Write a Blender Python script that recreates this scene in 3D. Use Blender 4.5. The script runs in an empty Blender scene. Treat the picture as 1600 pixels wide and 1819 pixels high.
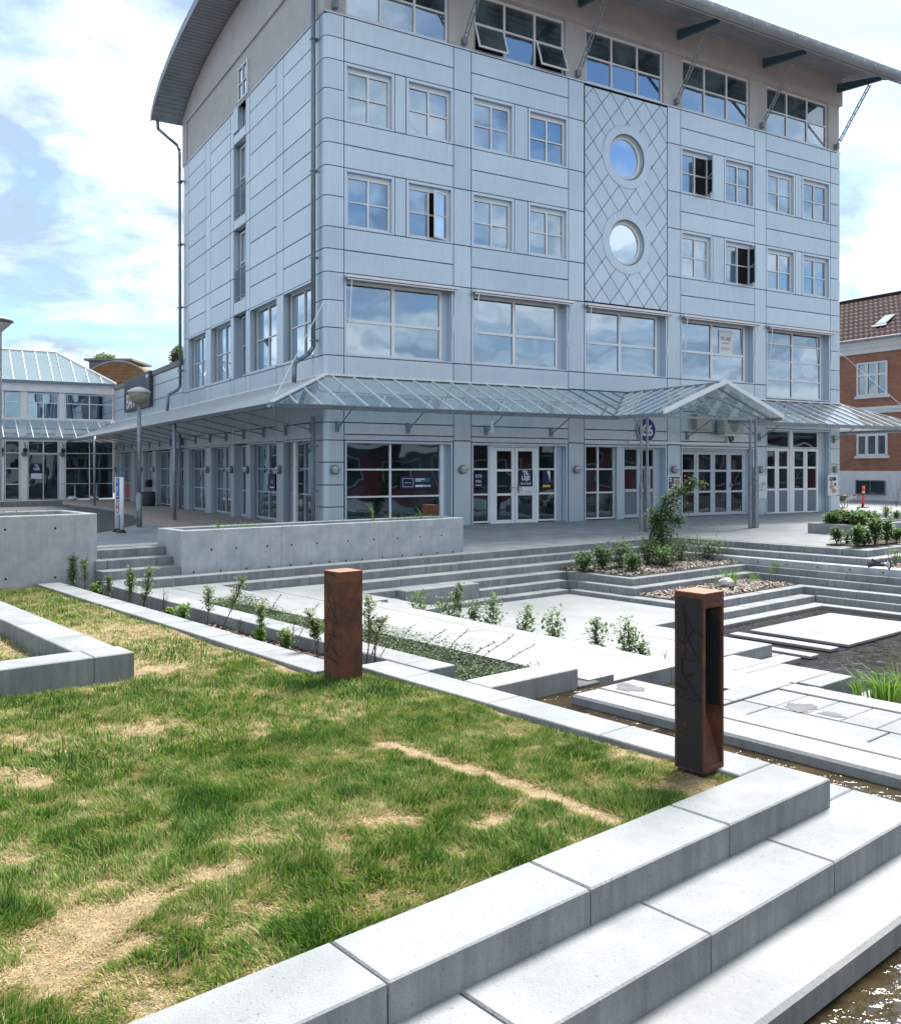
import bpy, math, random
import numpy as np
from mathutils import Vector, Matrix
R = math.radians
random.seed(7)
rng = np.random.default_rng(7)
sc = bpy.context.scene

# ------------------------------------------------------------------ camera, world, sun, exposure
EYE = 1.6
cam_d = bpy.data.cameras.new('camera'); cam = bpy.data.objects.new('camera', cam_d)
sc.collection.objects.link(cam)
cam.location = (0, 0, EYE); cam.rotation_euler = (R(90), 0, 0)
cam_d.sensor_fit = 'HORIZONTAL'; cam_d.sensor_width = 36.0; cam_d.lens = 36.0 * 1610 / 1600
cam_d.shift_y = -76.5 / 1600; cam_d.clip_start = 0.05; cam_d.clip_end = 3000
sc.camera = cam

SUN_AZ, SUN_EL = 33.0, 54.0          # azimuth clockwise from +Y (view direction)
w = bpy.data.worlds.new('World'); sc.world = w; w.use_nodes = True
nt = w.node_tree; nt.nodes.clear()
def N(t, **k):
    n = nt.nodes.new(t)
    for a, b in k.items(): setattr(n, a, b)
    return n
L = nt.links.new
out = N('ShaderNodeOutputWorld'); bg = N('ShaderNodeBackground'); bg.inputs[1].default_value = 0.1
sky = N('ShaderNodeTexSky', sky_type='NISHITA'); sky.sun_disc = False
sky.sun_elevation = R(SUN_EL); sky.sun_rotation = R(SUN_AZ); sky.air_density = 1.0; sky.dust_density = 1.6; sky.ozone_density = 1.2
tc = N('ShaderNodeTexCoord'); sep = N('ShaderNodeSeparateXYZ'); L(tc.outputs['Generated'], sep.inputs[0])
def math_n(op, a, b=None, c=None, clamp=False):
    n = N('ShaderNodeMath', operation=op); n.use_clamp = clamp
    for i, v in enumerate((a, b, c)):
        if v is None: continue
        if isinstance(v, (int, float)): n.inputs[i].default_value = v
        else: L(v, n.inputs[i])
    return n.outputs[0]
zc = math_n('MAXIMUM', sep.outputs[2], 0.0)
den = math_n('ADD', zc, 0.22)
px_ = math_n('DIVIDE', sep.outputs[0], den); py_ = math_n('DIVIDE', sep.outputs[1], den)
cmb = N('ShaderNodeCombineXYZ'); L(px_, cmb.inputs[0]); L(py_, cmb.inputs[1]); cmb.inputs[2].default_value = 3.7
n1 = N('ShaderNodeTexNoise'); n1.inputs['Scale'].default_value = 1.5; n1.inputs['Detail'].default_value = 9; n1.inputs['Roughness'].default_value = 0.57; n1.inputs['Distortion'].default_value = 0.25
L(cmb.outputs[0], n1.inputs['Vector'])
rmp = N('ShaderNodeValToRGB'); L(n1.outputs[0], rmp.inputs[0])
rmp.color_ramp.elements[0].position = 0.38; rmp.color_ramp.elements[0].color = (0, 0, 0, 1)
rmp.color_ramp.elements[1].position = 0.54; rmp.color_ramp.elements[1].color = (1, 1, 1, 1)
n2 = N('ShaderNodeTexNoise'); n2.inputs['Scale'].default_value = 2.9; n2.inputs['Detail'].default_value = 10; n2.inputs['Roughness'].default_value = 0.6; n2.inputs['Distortion'].default_value = 0.4
cm2 = N('ShaderNodeCombineXYZ'); L(px_, cm2.inputs[0]); L(py_, cm2.inputs[1]); cm2.inputs[2].default_value = 9.1
L(cm2.outputs[0], n2.inputs['Vector'])
ccol = N('ShaderNodeValToRGB'); L(n2.outputs[0], ccol.inputs[0])
ccol.color_ramp.elements[0].position = 0.41; ccol.color_ramp.elements[0].color = (1.35, 1.75, 2.2, 1)
ccol.color_ramp.elements[1].position = 0.585; ccol.color_ramp.elements[1].color = (3.3, 3.5, 3.6, 1)
e_ = ccol.color_ramp.elements.new(0.50); e_.color = (2.2, 2.6, 2.95, 1)
tint = N('ShaderNodeMixRGB', blend_type='MULTIPLY'); tint.inputs[0].default_value = 1; tint.inputs[2].default_value = (0.42, 0.51, 0.58, 1)
L(sky.outputs[0], tint.inputs[1])
mixs = N('ShaderNodeMixRGB'); L(rmp.outputs[0], mixs.inputs[0]); L(tint.outputs[0], mixs.inputs[1]); L(ccol.outputs[0], mixs.inputs[2])
L(mixs.outputs[0], bg.inputs[0]); L(bg.outputs[0], out.inputs[0])

sd = bpy.data.lights.new('sun', 'SUN'); so = bpy.data.objects.new('sun', sd); sc.collection.objects.link(so)
sd.energy = 2.5; sd.angle = R(20); sd.color = (1.0, 0.96, 0.9)
sdir = Vector((math.sin(R(SUN_AZ)) * math.cos(R(SUN_EL)), math.cos(R(SUN_AZ)) * math.cos(R(SUN_EL)), math.sin(R(SUN_EL))))
so.rotation_euler = (-sdir).to_track_quat('-Z', 'Y').to_euler()
so.location = (0, 0, 30)
vs = sc.view_settings; sc.display_settings.display_device = 'sRGB'
vs.view_transform = 'Standard'; vs.look = 'None'; vs.gamma = 1.0; vs.use_curve_mapping = False; vs.exposure = 2.02
sc.cycles.max_bounces = 6; sc.cycles.transparent_max_bounces = 16; sc.cycles.caustics_reflective = False; sc.cycles.caustics_refractive = False

# ------------------------------------------------------------------ frames
BU = (math.sin(R(59.3)), math.cos(R(59.3))); BV = (-BU[1], BU[0]); BC = (-3.28, 23.65)
PU = (math.sin(R(49.3)), math.cos(R(49.3))); PV = (-PU[1], PU[0])
def G(a, b, z): return (a * PU[0] + b * PV[0], a * PU[1] + b * PV[1], z)        # plaza frame
def Bf(s, t, z): return (BC[0] + s * BU[0] + t * BV[0], BC[1] + s * BU[1] + t * BV[1], z)   # building frame
def FF(s, o, z): return Bf(s, o, z)            # front face: along, inward, up
def LF(t, o, z): return Bf(o, t, z)            # left face
def inG(X, Y): return (X * PU[0] + Y * PU[1], X * PV[0] + Y * PV[1])
def inB(X, Y): dx, dy = X - BC[0], Y - BC[1]; return (dx * BU[0] + dy * BU[1], dx * BV[0] + dy * BV[1])
def a_line(px, a):            # point of line a=const seen in column px of the survey
    r = (px - 800) / 1610.0
    # a*PU0+b*PV0 = r*(a*PU1+b*PV1)
    return (r * a * PU[1] - a * PU[0]) / (PV[0] - r * PV[1])
def b_line(px, b):
    r = (px - 800) / 1610.0
    return (r * b * PV[1] - b * PV[0]) / (PU[0] - r * PU[1])
def gr(px, py, z):
    Y = (EYE - z) * 1610.0 / (py - 833); X = (px - 800) / 1610.0 * Y
    return inG(X, Y)

# ------------------------------------------------------------------ mesh helpers
class M:
    def __init__(s): s.v = []; s.f = []
    def add(s, v, f):
        n = len(s.v); s.v += [tuple(p) for p in v]; s.f += [tuple(i + n for i in q) for q in f]; return s
    def quad(s, a, b, c, d): return s.add([a, b, c, d], [(0, 1, 2, 3)])
    def box(s, fn, x0, x1, y0, y1, z0, z1, c=0.0):
        if c <= 0:
            v = [fn(x, y, z) for z in (z0, z1) for (x, y) in ((x0, y0), (x1, y0), (x1, y1), (x0, y1))]
            return s.add(v, [(0, 3, 2, 1), (4, 5, 6, 7), (0, 1, 5, 4), (1, 2, 6, 5), (2, 3, 7, 6), (3, 0, 4, 7)])
        v = []
        for (z, i) in ((z0, 0), (z1 - c, 0), (z1, c)):
            v += [fn(x, y, z) for (x, y) in ((x0 + i, y0 + i), (x1 - i, y0 + i), (x1 - i, y1 - i), (x0 + i, y1 - i))]
        f = [(0, 3, 2, 1), (8, 9, 10, 11)]
        for k in (0, 4): f += [(k + i, k + (i + 1) % 4, k + 4 + (i + 1) % 4, k + 4 + i) for i in range(4)]
        return s.add(v, f)
    def prism(s, fn, pts, z0, z1):
        n = len(pts)
        v = [fn(x, y, z0) for x, y in pts] + [fn(x, y, z1) for x, y in pts]
        return s.add(v, [tuple(range(n))[::-1], tuple(range(n, 2 * n))] + [(i, (i + 1) % n, n + (i + 1) % n, n + i) for i in range(n)])
    def tube(s, p0, p1, r, n=8, r1=None):
        p0 = Vector(p0); p1 = Vector(p1); d = (p1 - p0)
        if d.length < 1e-6: return s
        r1 = r if r1 is None else r1
        q = d.to_track_quat('Z', 'Y'); X = q @ Vector((1, 0, 0)); Y = q @ Vector((0, 1, 0))
        v = []
        for p, rr in ((p0, r), (p1, r1)):
            v += [p + X * rr * math.cos(2 * math.pi * i / n) + Y * rr * math.sin(2 * math.pi * i / n) for i in range(n)]
        return s.add(v, [(i, (i + 1) % n, n + (i + 1) % n, n + i) for i in range(n)] + [tuple(range(n))[::-1], tuple(range(n, 2 * n))])
    def path(s, pts, r, n=8):
        for a, b in zip(pts[:-1], pts[1:]): s.tube(a, b, r, n)
        for p in pts[1:-1]: s.ball(p, r, 6, 4)
        return s
    def ball(s, c, r, n=12, m=8, sz=1.0):
        prof = [(r * math.sin(math.pi * k / m), -r * sz * math.cos(math.pi * k / m)) for k in range(m + 1)]
        return s.lathe(c, prof, n)
    def lathe(s, c, prof, n=16, X=(1, 0, 0), Y=(0, 1, 0), Z=(0, 0, 1)):
        c = Vector(c); X = Vector(X); Y = Vector(Y); Z = Vector(Z); v = []; f = []
        for (r, z) in prof:
            v += [c + X * r * math.cos(2 * math.pi * i / n) + Y * r * math.sin(2 * math.pi * i / n) + Z * z for i in range(n)]
        for k in range(len(prof) - 1):
            f += [(k * n + i, k * n + (i + 1) % n, (k + 1) * n + (i + 1) % n, (k + 1) * n + i) for i in range(n)]
        return s.add(v, f)

ORG = {}
def root(name, loc, label, cat, group=None):
    o = bpy.data.objects.new(name, None); o.empty_display_size = 0.2; sc.collection.objects.link(o)
    o.location = loc; ORG[o.name] = Vector(loc); o['label'] = label; o['category'] = cat
    if group: o['group'] = group
    return o
def mesh_of(name, mb, mat, org, smooth=False, cols=None):
    me = bpy.data.meshes.new(name)
    me.from_pydata([(p[0] - org[0], p[1] - org[1], p[2] - org[2]) for p in mb.v], [], mb.f)
    me.update()
    if mat: me.materials.append(mat)
    if smooth: me.polygons.foreach_set('use_smooth', [True] * len(me.polygons))
    return me
def part(name, mb, mat, parent, smooth=False, label=None, stuff=False):
    org = ORG[parent.name]
    o = bpy.data.objects.new(name, mesh_of(name, mb, mat, org, smooth)); sc.collection.objects.link(o)
    o.parent = parent; ORG[o.name] = org
    if label: o['label'] = label
    if stuff: o['kind'] = 'stuff'
    return o
def single(name, mb, mat, kind=None, label=None, cat=None, group=None, smooth=False):
    xs = np.array([tuple(p) for p in mb.v]); org = Vector(((xs[:, 0].min() + xs[:, 0].max()) / 2, (xs[:, 1].min() + xs[:, 1].max()) / 2, xs[:, 2].min()))
    o = bpy.data.objects.new(name, mesh_of(name, mb, mat, org, smooth)); sc.collection.objects.link(o)
    o.location = org; ORG[o.name] = org
    if kind: o['kind'] = kind
    if label: o['label'] = label
    if cat: o['category'] = cat
    if group: o['group'] = group
    return o
def fast_mesh(name, verts, faces, mat, nverts=4, attr=None):
    """numpy mesh with all faces of nverts corners"""
    me = bpy.data.meshes.new(name); nf = len(faces)
    me.vertices.add(len(verts)); me.vertices.foreach_set('co', np.asarray(verts, dtype=np.float32).ravel())
    me.loops.add(nf * nverts); me.loops.foreach_set('vertex_index', np.asarray(faces, dtype=np.int32).ravel())
    me.polygons.add(nf); me.polygons.foreach_set('loop_start', np.arange(0, nf * nverts, nverts, dtype=np.int32))
    me.polygons.foreach_set('loop_total', np.full(nf, nverts, dtype=np.int32))
    if attr is not None:
        a = me.attributes.new('tone', 'FLOAT', 'POINT'); a.data.foreach_set('value', np.asarray(attr, dtype=np.float32))
    me.update(calc_edges=True)
    if mat: me.materials.append(mat)
    return me

# ------------------------------------------------------------------ materials
def mat(name, col, rough=0.7, col2=None, nscale=3.0, spec=0.4, bump=0.0, bscale=60.0, metal=0.0, fine=0.0, streak=0.0, detail=6, darkspot=0.0, pores=0.0):
    m = bpy.data.materials.new(name); m.use_nodes = True; t = m.node_tree; b = t.nodes['Principled BSDF']
    b.inputs['Roughness'].default_value = rough; b.inputs['Specular IOR Level'].default_value = spec; b.inputs['Metallic'].default_value = metal
    b.inputs['Base Color'].default_value = (*col, 1)
    ge = t.nodes.new('ShaderNodeNewGeometry'); src = ge.outputs['Position']
    last = None
    if col2:
        n = t.nodes.new('ShaderNodeTexNoise'); n.inputs['Scale'].default_value = nscale; n.inputs['Detail'].default_value = detail; n.inputs['Roughness'].default_value = 0.62
        t.links.new(src, n.inputs['Vector'])
        r = t.nodes.new('ShaderNodeValToRGB'); r.color_ramp.elements[0].position = 0.36; r.color_ramp.elements[1].position = 0.64
        r.color_ramp.elements[0].color = (*col2, 1); r.color_ramp.elements[1].color = (*col, 1)
        t.links.new(n.outputs[0], r.inputs[0]); last = r.outputs[0]
    if fine:
        n = t.nodes.new('ShaderNodeTexNoise'); n.inputs['Scale'].default_value = 140; n.inputs['Detail'].default_value = 3
        t.links.new(src, n.inputs['Vector'])
        r = t.nodes.new('ShaderNodeMapRange'); r.inputs[1].default_value = 0.3; r.inputs[2].default_value = 0.7; r.inputs[3].default_value = 1 - fine; r.inputs[4].default_value = 1 + fine
        t.links.new(n.outputs[0], r.inputs[0])
        mx = t.nodes.new('ShaderNodeMixRGB'); mx.blend_type = 'MULTIPLY'; mx.inputs[0].default_value = 1
        if last: t.links.new(last, mx.inputs[1])
        else: mx.inputs[1].default_value = (*col, 1)
        t.links.new(r.outputs[0], mx.inputs[2]); last = mx.outputs[0]
    if streak:
        mp = t.nodes.new('ShaderNodeMapping'); mp.inputs['Scale'].default_value = (9, 9, 0.7); t.links.new(src, mp.inputs[0])
        n = t.nodes.new('ShaderNodeTexNoise'); n.inputs['Scale'].default_value = 1.6; n.inputs['Detail'].default_value = 7; n.inputs['Roughness'].default_value = 0.7
        t.links.new(mp.outputs[0], n.inputs['Vector'])
        r = t.nodes.new('ShaderNodeMapRange'); r.inputs[1].default_value = 0.32; r.inputs[2].default_value = 0.6; r.inputs[3].default_value = 1 - streak; r.inputs[4].default_value = 1.0
        t.links.new(n.outputs[0], r.inputs[0])
        # only on upright faces: stains that run down
        sp = t.nodes.new('ShaderNodeSeparateXYZ'); t.links.new(ge.outputs['True Normal'], sp.inputs[0])
        ab = t.nodes.new('ShaderNodeMath'); ab.operation = 'ABSOLUTE'; t.links.new(sp.outputs[2], ab.inputs[0])
        iv = t.nodes.new('ShaderNodeMath'); iv.operation = 'SUBTRACT'; iv.inputs[0].default_value = 1; iv.use_clamp = True; t.links.new(ab.outputs[0], iv.inputs[1])
        mx = t.nodes.new('ShaderNodeMixRGB'); mx.blend_type = 'MULTIPLY'; t.links.new(iv.outputs[0], mx.inputs[0])
        if last: t.links.new(last, mx.inputs[1])
        else: mx.inputs[1].default_value = (*col, 1)
        t.links.new(r.outputs[0], mx.inputs[2]); last = mx.outputs[0]
    for (sc_, lo, hi, k_) in (((48, 0.665, 0.70, 0.55), (17, 0.68, 0.76, 0.22), (2.7, 0.60, 0.70, 0.13)) if pores else ()):
        n = t.nodes.new('ShaderNodeTexNoise'); n.inputs['Scale'].default_value = sc_; n.inputs['Detail'].default_value = 2 if sc_ > 10 else 9; n.inputs['Roughness'].default_value = 0.75
        t.links.new(src, n.inputs['Vector'])
        r = t.nodes.new('ShaderNodeMapRange'); r.inputs[1].default_value = lo; r.inputs[2].default_value = hi; r.inputs[3].default_value = 1.0; r.inputs[4].default_value = 1 - k_ * 0.6 * pores
        t.links.new(n.outputs[0], r.inputs[0])
        mx = t.nodes.new('ShaderNodeMixRGB'); mx.blend_type = 'MULTIPLY'; mx.inputs[0].default_value = 1
        if last: t.links.new(last, mx.inputs[1])
        else: mx.inputs[1].default_value = (*col, 1)
        t.links.new(r.outputs[0], mx.inputs[2]); last = mx.outputs[0]
    if darkspot:
        n = t.nodes.new('ShaderNodeTexNoise'); n.inputs['Scale'].default_value = 5.5; n.inputs['Detail'].default_value = 5; n.inputs['Roughness'].default_value = 0.75
        t.links.new(src, n.inputs['Vector'])
        r = t.nodes.new('ShaderNodeMapRange'); r.inputs[1].default_value = 0.62; r.inputs[2].default_value = 0.72; r.inputs[3].default_value = 1.0; r.inputs[4].default_value = 1 - darkspot
        t.links.new(n.outputs[0], r.inputs[0])
        mx = t.nodes.new('ShaderNodeMixRGB'); mx.blend_type = 'MULTIPLY'; mx.inputs[0].default_value = 1
        if last: t.links.new(last, mx.inputs[1])
        else: mx.inputs[1].default_value = (*col, 1)
        t.links.new(r.outputs[0], mx.inputs[2]); last = mx.outputs[0]
    if last: t.links.new(last, b.inputs['Base Color'])
    if bump:
        n = t.nodes.new('ShaderNodeTexNoise'); n.inputs['Scale'].default_value = bscale; n.inputs['Detail'].default_value = 5
        t.links.new(src, n.inputs['Vector'])
        bn = t.nodes.new('ShaderNodeBump'); bn.inputs['Strength'].default_value = bump; bn.inputs['Distance'].default_value = 0.01
        t.links.new(n.outputs[0], bn.inputs['Height']); t.links.new(bn.outputs[0], b.inputs['Normal'])
    return m

def glass_mat(name, dark, refl=0.4, rough=0.02, tint=(0.85, 0.93, 1.0), wob=0.02, top=0.8, bl=0.35):
    m = bpy.data.materials.new(name); m.use_nodes = True; t = m.node_tree; t.nodes.clear()
    o = t.nodes.new('ShaderNodeOutputMaterial'); mx = t.nodes.new('ShaderNodeMixShader'); d = t.nodes.new('ShaderNodeBsdfDiffuse'); g = t.nodes.new('ShaderNodeBsdfGlossy')
    d.inputs[0].default_value = (*dark, 1); g.inputs[0].default_value = (*tint, 1); g.inputs[1].default_value = rough
    lw = t.nodes.new('ShaderNodeLayerWeight'); lw.inputs[0].default_value = bl
    mr = t.nodes.new('ShaderNodeMapRange'); mr.inputs[3].default_value = refl; mr.inputs[4].default_value = top
    t.links.new(lw.outputs['Fresnel'], mr.inputs[0]); t.links.new(mr.outputs[0], mx.inputs[0])
    ge = t.nodes.new('ShaderNodeNewGeometry'); n = t.nodes.new('ShaderNodeTexNoise'); n.inputs['Scale'].default_value = 0.9; n.inputs['Detail'].default_value = 1
    t.links.new(ge.outputs['Position'], n.inputs['Vector'])
    bn = t.nodes.new('ShaderNodeBump'); bn.inputs['Strength'].default_value = 1.0; bn.inputs['Distance'].default_value = wob; t.links.new(n.outputs[0], bn.inputs['Height']); t.links.new(bn.outputs[0], g.inputs['Normal'])
    # dim room shapes behind the glass
    n2 = t.nodes.new('ShaderNodeTexNoise'); n2.inputs['Scale'].default_value = 0.8; n2.inputs['Detail'].default_value = 4; t.links.new(ge.outputs['Position'], n2.inputs['Vector'])
    cr = t.nodes.new('ShaderNodeValToRGB'); cr.color_ramp.elements[0].position = 0.4; cr.color_ramp.elements[1].position = 0.62
    cr.color_ramp.elements[0].color = (*[c * 0.35 for c in dark], 1); cr.color_ramp.elements[1].color = (*[min(1, c * 1.8) for c in dark], 1)
    t.links.new(n2.outputs[0], cr.inputs[0]); t.links.new(cr.outputs[0], d.inputs[0])
    t.links.new(d.outputs[0], mx.inputs[1]); t.links.new(g.outputs[0], mx.inputs[2]); t.links.new(mx.outputs[0], o.inputs[0])
    return m
def clear_mat(name, trans=0.68, dirt=(0.55, 0.66, 0.68), refl=0.14):
    m = bpy.data.materials.new(name); m.use_nodes = True; t = m.node_tree; t.nodes.clear()
    o = t.nodes.new('ShaderNodeOutputMaterial'); tr = t.nodes.new('ShaderNodeBsdfTransparent'); d = t.nodes.new('ShaderNodeBsdfDiffuse'); g = t.nodes.new('ShaderNodeBsdfGlossy'); dl = t.nodes.new('ShaderNodeBsdfTranslucent'); dl.inputs[0].default_value = (*dirt, 1); dm = t.nodes.new('ShaderNodeMixShader')
    t.links.new(d.outputs[0], dm.inputs[1]); t.links.new(dl.outputs[0], dm.inputs[2])
    tr.inputs[0].default_value = (0.86, 0.95, 0.95, 1); d.inputs[0].default_value = (*dirt, 1); g.inputs[1].default_value = 0.03
    m1 = t.nodes.new('ShaderNodeMixShader'); m2 = t.nodes.new('ShaderNodeMixShader')
    ge = t.nodes.new('ShaderNodeNewGeometry'); n = t.nodes.new('ShaderNodeTexNoise'); n.inputs['Scale'].default_value = 1.7; n.inputs['Detail'].default_value = 8; n.inputs['Roughness'].default_value = 0.7
    t.links.new(ge.outputs['Position'], n.inputs['Vector'])
    mr = t.nodes.new('ShaderNodeMapRange'); mr.inputs[1].default_value = 0.35; mr.inputs[2].default_value = 0.7; mr.inputs[3].default_value = 1 - trans - 0.1; mr.inputs[4].default_value = min(1, 1 - trans + 0.2)
    t.links.new(n.outputs[0], mr.inputs[0]); t.links.new(mr.outputs[0], m1.inputs[0])
    t.links.new(tr.outputs[0], m1.inputs[1]); t.links.new(dm.outputs[0], m1.inputs[2])
    lw = t.nodes.new('ShaderNodeLayerWeight'); lw.inputs[0].default_value = 0.4
    mr2 = t.nodes.new('ShaderNodeMapRange'); mr2.inputs[3].default_value = refl; mr2.inputs[4].default_value = 0.55; t.links.new(lw.outputs['Fresnel'], mr2.inputs[0])
    t.links.new(mr2.outputs[0], m2.inputs[0]); t.links.new(m1.outputs[0], m2.inputs[1]); t.links.new(g.outputs[0], m2.inputs[2]); t.links.new(m2.outputs[0], o.inputs[0])
    return m

MT = {}
MT['concrete'] = mat('precast_concrete', (0.295, 0.305, 0.31), 0.85, (0.225, 0.238, 0.247), 2.2, bump=0.35, bscale=90, fine=0.10, streak=0.30, darkspot=0.10, pores=1.0)
MT['concrete2'] = mat('precast_concrete_b', (0.275, 0.285, 0.295), 0.85, (0.205, 0.218, 0.23), 3.4, bump=0.35, bscale=90, fine=0.10, streak=0.30, darkspot=0.14, pores=1.0)
MT['slab'] = mat('cast_slab', (0.305, 0.31, 0.31), 0.8, (0.225, 0.235, 0.24), 1.1, bump=0.25, bscale=40, fine=0.07, streak=0.2, darkspot=0.16, pores=1.0)
MT['inset'] = mat('inset_paving', (0.255, 0.265, 0.27), 0.75, (0.19, 0.20, 0.205), 2.2, bump=0.25, bscale=60, fine=0.07, darkspot=0.25, pores=1.0)
MT['cast'] = mat('cast_wall', (0.47, 0.495, 0.51), 0.85, (0.36, 0.385, 0.405), 3.1, bump=0.5, bscale=26, fine=0.07, streak=0.13, darkspot=0.12, pores=1.0)
MT['plaza'] = mat('plaza_concrete', (0.30, 0.315, 0.325), 0.8, (0.21, 0.222, 0.235), 1.6, bump=0.2, bscale=30, fine=0.08, pores=1.0)
MT['plaza_light'] = mat('plaza_light', (0.30, 0.31, 0.315), 0.85, (0.235, 0.245, 0.25), 0.9, bump=0.2, bscale=30, fine=0.06, pores=1.0)
MT['joint'] = mat('joint_backing', (0.10, 0.10, 0.10), 0.95)  # dark backing between blocks and below the platform
MT['fill'] = mat('substrate', (0.20, 0.20, 0.19), 0.95)
MT['asphalt'] = mat('asphalt', (0.085, 0.085, 0.09), 0.9, (0.055, 0.055, 0.06), 2.0, fine=0.2, bump=0.3)
MT['panel'] = [mat('cladding_%d' % i, c, 0.36, tuple(x * 0.93 for x in c), 0.35, spec=0.6, streak=0.09, fine=0.0, metal=0.45) for i, c in enumerate([(0.585, 0.665, 0.73), (0.56, 0.64, 0.71), (0.61, 0.69, 0.75)])]
MT['void'] = mat('panel_joint', (0.035, 0.04, 0.055), 0.9)
MT['trim'] = mat('trim_metal', (0.57, 0.65, 0.74), 0.38, spec=0.5, metal=0.45)
MT['stucco'] = mat('stucco', (0.58, 0.565, 0.55), 0.9, (0.52, 0.505, 0.49), 1.5, bump=0.3, bscale=120)
MT['white'] = mat('white_frame', (0.86, 0.87, 0.88), 0.4, (0.80, 0.81, 0.83), 3)
MT['greyframe'] = mat('grey_frame', (0.50, 0.54, 0.59), 0.45)
MT['doorpanel'] = mat('door_panel', (0.17, 0.20, 0.235), 0.5)
MT['galv'] = mat('galvanised', (0.32, 0.35, 0.38), 0.45, (0.22, 0.25, 0.28), 9, metal=0.35, bump=0.1)
MT['steel'] = mat('painted_steel', (0.20, 0.25, 0.30), 0.45)
MT['teal'] = mat('teal_beam', (0.07, 0.13, 0.18), 0.5)
MT['pipe'] = mat('pipe_zinc', (0.25, 0.29, 0.34), 0.45, (0.19, 0.23, 0.27), 5, metal=0.2)
MT['roofmetal'] = mat('roof_metal', (0.34, 0.37, 0.40), 0.5, (0.28, 0.31, 0.34), 2, metal=0.2)
MT['soffit'] = mat('soffit_metal', (0.36, 0.38, 0.42), 0.5, (0.30, 0.33, 0.37), 1)
MT['awning'] = mat('awning_red', (0.16, 0.05, 0.06), 0.8)
MT['glass_up'] = glass_mat('window_glass_upper', (0.03, 0.06, 0.09), 0.50, tint=(0.64, 0.75, 0.86), wob=0.006)
MT['glass_blind'] = glass_mat('window_glass_blind', (0.28, 0.33, 0.35), 0.32, tint=(0.65, 0.8, 0.95), wob=0.006)
MT['glass_low'] = glass_mat('window_glass_shop', (0.012, 0.024, 0.030), 0.10, wob=0.01, tint=(0.62, 0.75, 0.84), top=0.5, bl=0.22)
MT['glass_top'] = glass_mat('window_glass_attic', (0.06, 0.085, 0.095), 0.24, tint=(0.7, 0.82, 0.95), wob=0.006)
MT['canopyglass'] = clear_mat('canopy_glass', 0.45, (0.62, 0.78, 0.78), 0.06)
MT['canopyglass_milky'] = clear_mat('canopy_glass_milky', 0.30, (0.24, 0.27, 0.275), 0.04)
MT['atriumglass'] = clear_mat('atrium_glass', 0.55, (0.42, 0.52, 0.58), 0.15)
MT['lamp'] = mat('lamp_grey', (0.22, 0.24, 0.24), 0.4)
MT['opal'] = mat('opal_glass', (0.60, 0.61, 0.59), 0.25)
MT['bowl'] = mat('lamp_bowl', (0.46, 0.42, 0.31), 0.15, (0.30, 0.28, 0.22), 9)
MT['navy'] = mat('navy_print', (0.012, 0.016, 0.07), 0.4)
MT['paper'] = mat('white_print', (0.75, 0.77, 0.78), 0.5)
MT['ink'] = mat('grey_ink', (0.10, 0.14, 0.17), 0.5)
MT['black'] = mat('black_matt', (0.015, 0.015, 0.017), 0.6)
MT['blue'] = mat('sign_blue', (0.02, 0.10, 0.50), 0.4)
MT['red'] = mat('sign_red', (0.45, 0.02, 0.03), 0.4)
MT['yellow'] = mat('sign_yellow', (0.65, 0.55, 0.05), 0.4)
MT['teal_ink'] = mat('teal_ink', (0.02, 0.22, 0.24), 0.4)
MT['food'] = mat('food_print', (0.45, 0.18, 0.09), 0.5, (0.60, 0.42, 0.30), 22)
MT['orange'] = mat('orange_plastic', (0.80, 0.09, 0.03), 0.4)
MT['beige'] = mat('beige_housing', (0.46, 0.44, 0.39), 0.5, (0.38, 0.36, 0.32), 4)
MT['soil'] = mat('soil', (0.10, 0.068, 0.048), 0.95, (0.055, 0.038, 0.028), 14, bump=1.0, bscale=70, fine=0.3)
MT['bark'] = mat('bark', (0.11, 0.085, 0.06), 0.9, (0.07, 0.055, 0.04), 20)
MT['turf'] = mat('turf_soil', (0.33, 0.25, 0.14), 0.95, (0.15, 0.12, 0.06), 9.0, bump=0.8, bscale=60, fine=0.35)
MT['leadgrey'] = mat('lead_grey', (0.16, 0.17, 0.18), 0.6)

def corten(name, dark):
    m = mat(name, (0.20, 0.072, 0.035), 0.85, (0.115, 0.045, 0.028), 5, bump=0.3, bscale=120, fine=0.22)
    t = m.node_tree; b = t.nodes['Principled BSDF']; prev = b.inputs['Base Color'].links[0].from_socket
    ge = t.nodes.new('ShaderNodeNewGeometry'); n = t.nodes.new('ShaderNodeTexNoise'); n.inputs['Scale'].default_value = 4.5; n.inputs['Detail'].default_value = 8; n.inputs['Roughness'].default_value = 0.72
    t.links.new(ge.outputs['Position'], n.inputs['Vector'])
    r = t.nodes.new('ShaderNodeMapRange'); r.inputs[1].default_value = 0.40 if not dark else 0.25; r.inputs[2].default_value = 0.60 if not dark else 0.40
    r.inputs[3].default_value = 0.0; r.inputs[4].default_value = dark if dark else 0.75
    t.links.new(n.outputs[0], r.inputs[0])
    mx = t.nodes.new('ShaderNodeMixRGB'); t.links.new(r.outputs[0], mx.inputs[0]); t.links.new(prev, mx.inputs[1]); mx.inputs[2].default_value = (0.022, 0.021, 0.022, 1) if dark else (0.05, 0.024, 0.018, 1)
    t.links.new(mx.outputs[0], b.inputs['Base Color'])
    return m
MT['corten'] = corten('corten_steel', 0.0); MT['corten_black'] = corten('corten_black_and_shade', 0.965)  # black steel face; also paints the shade inside the bollard

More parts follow.
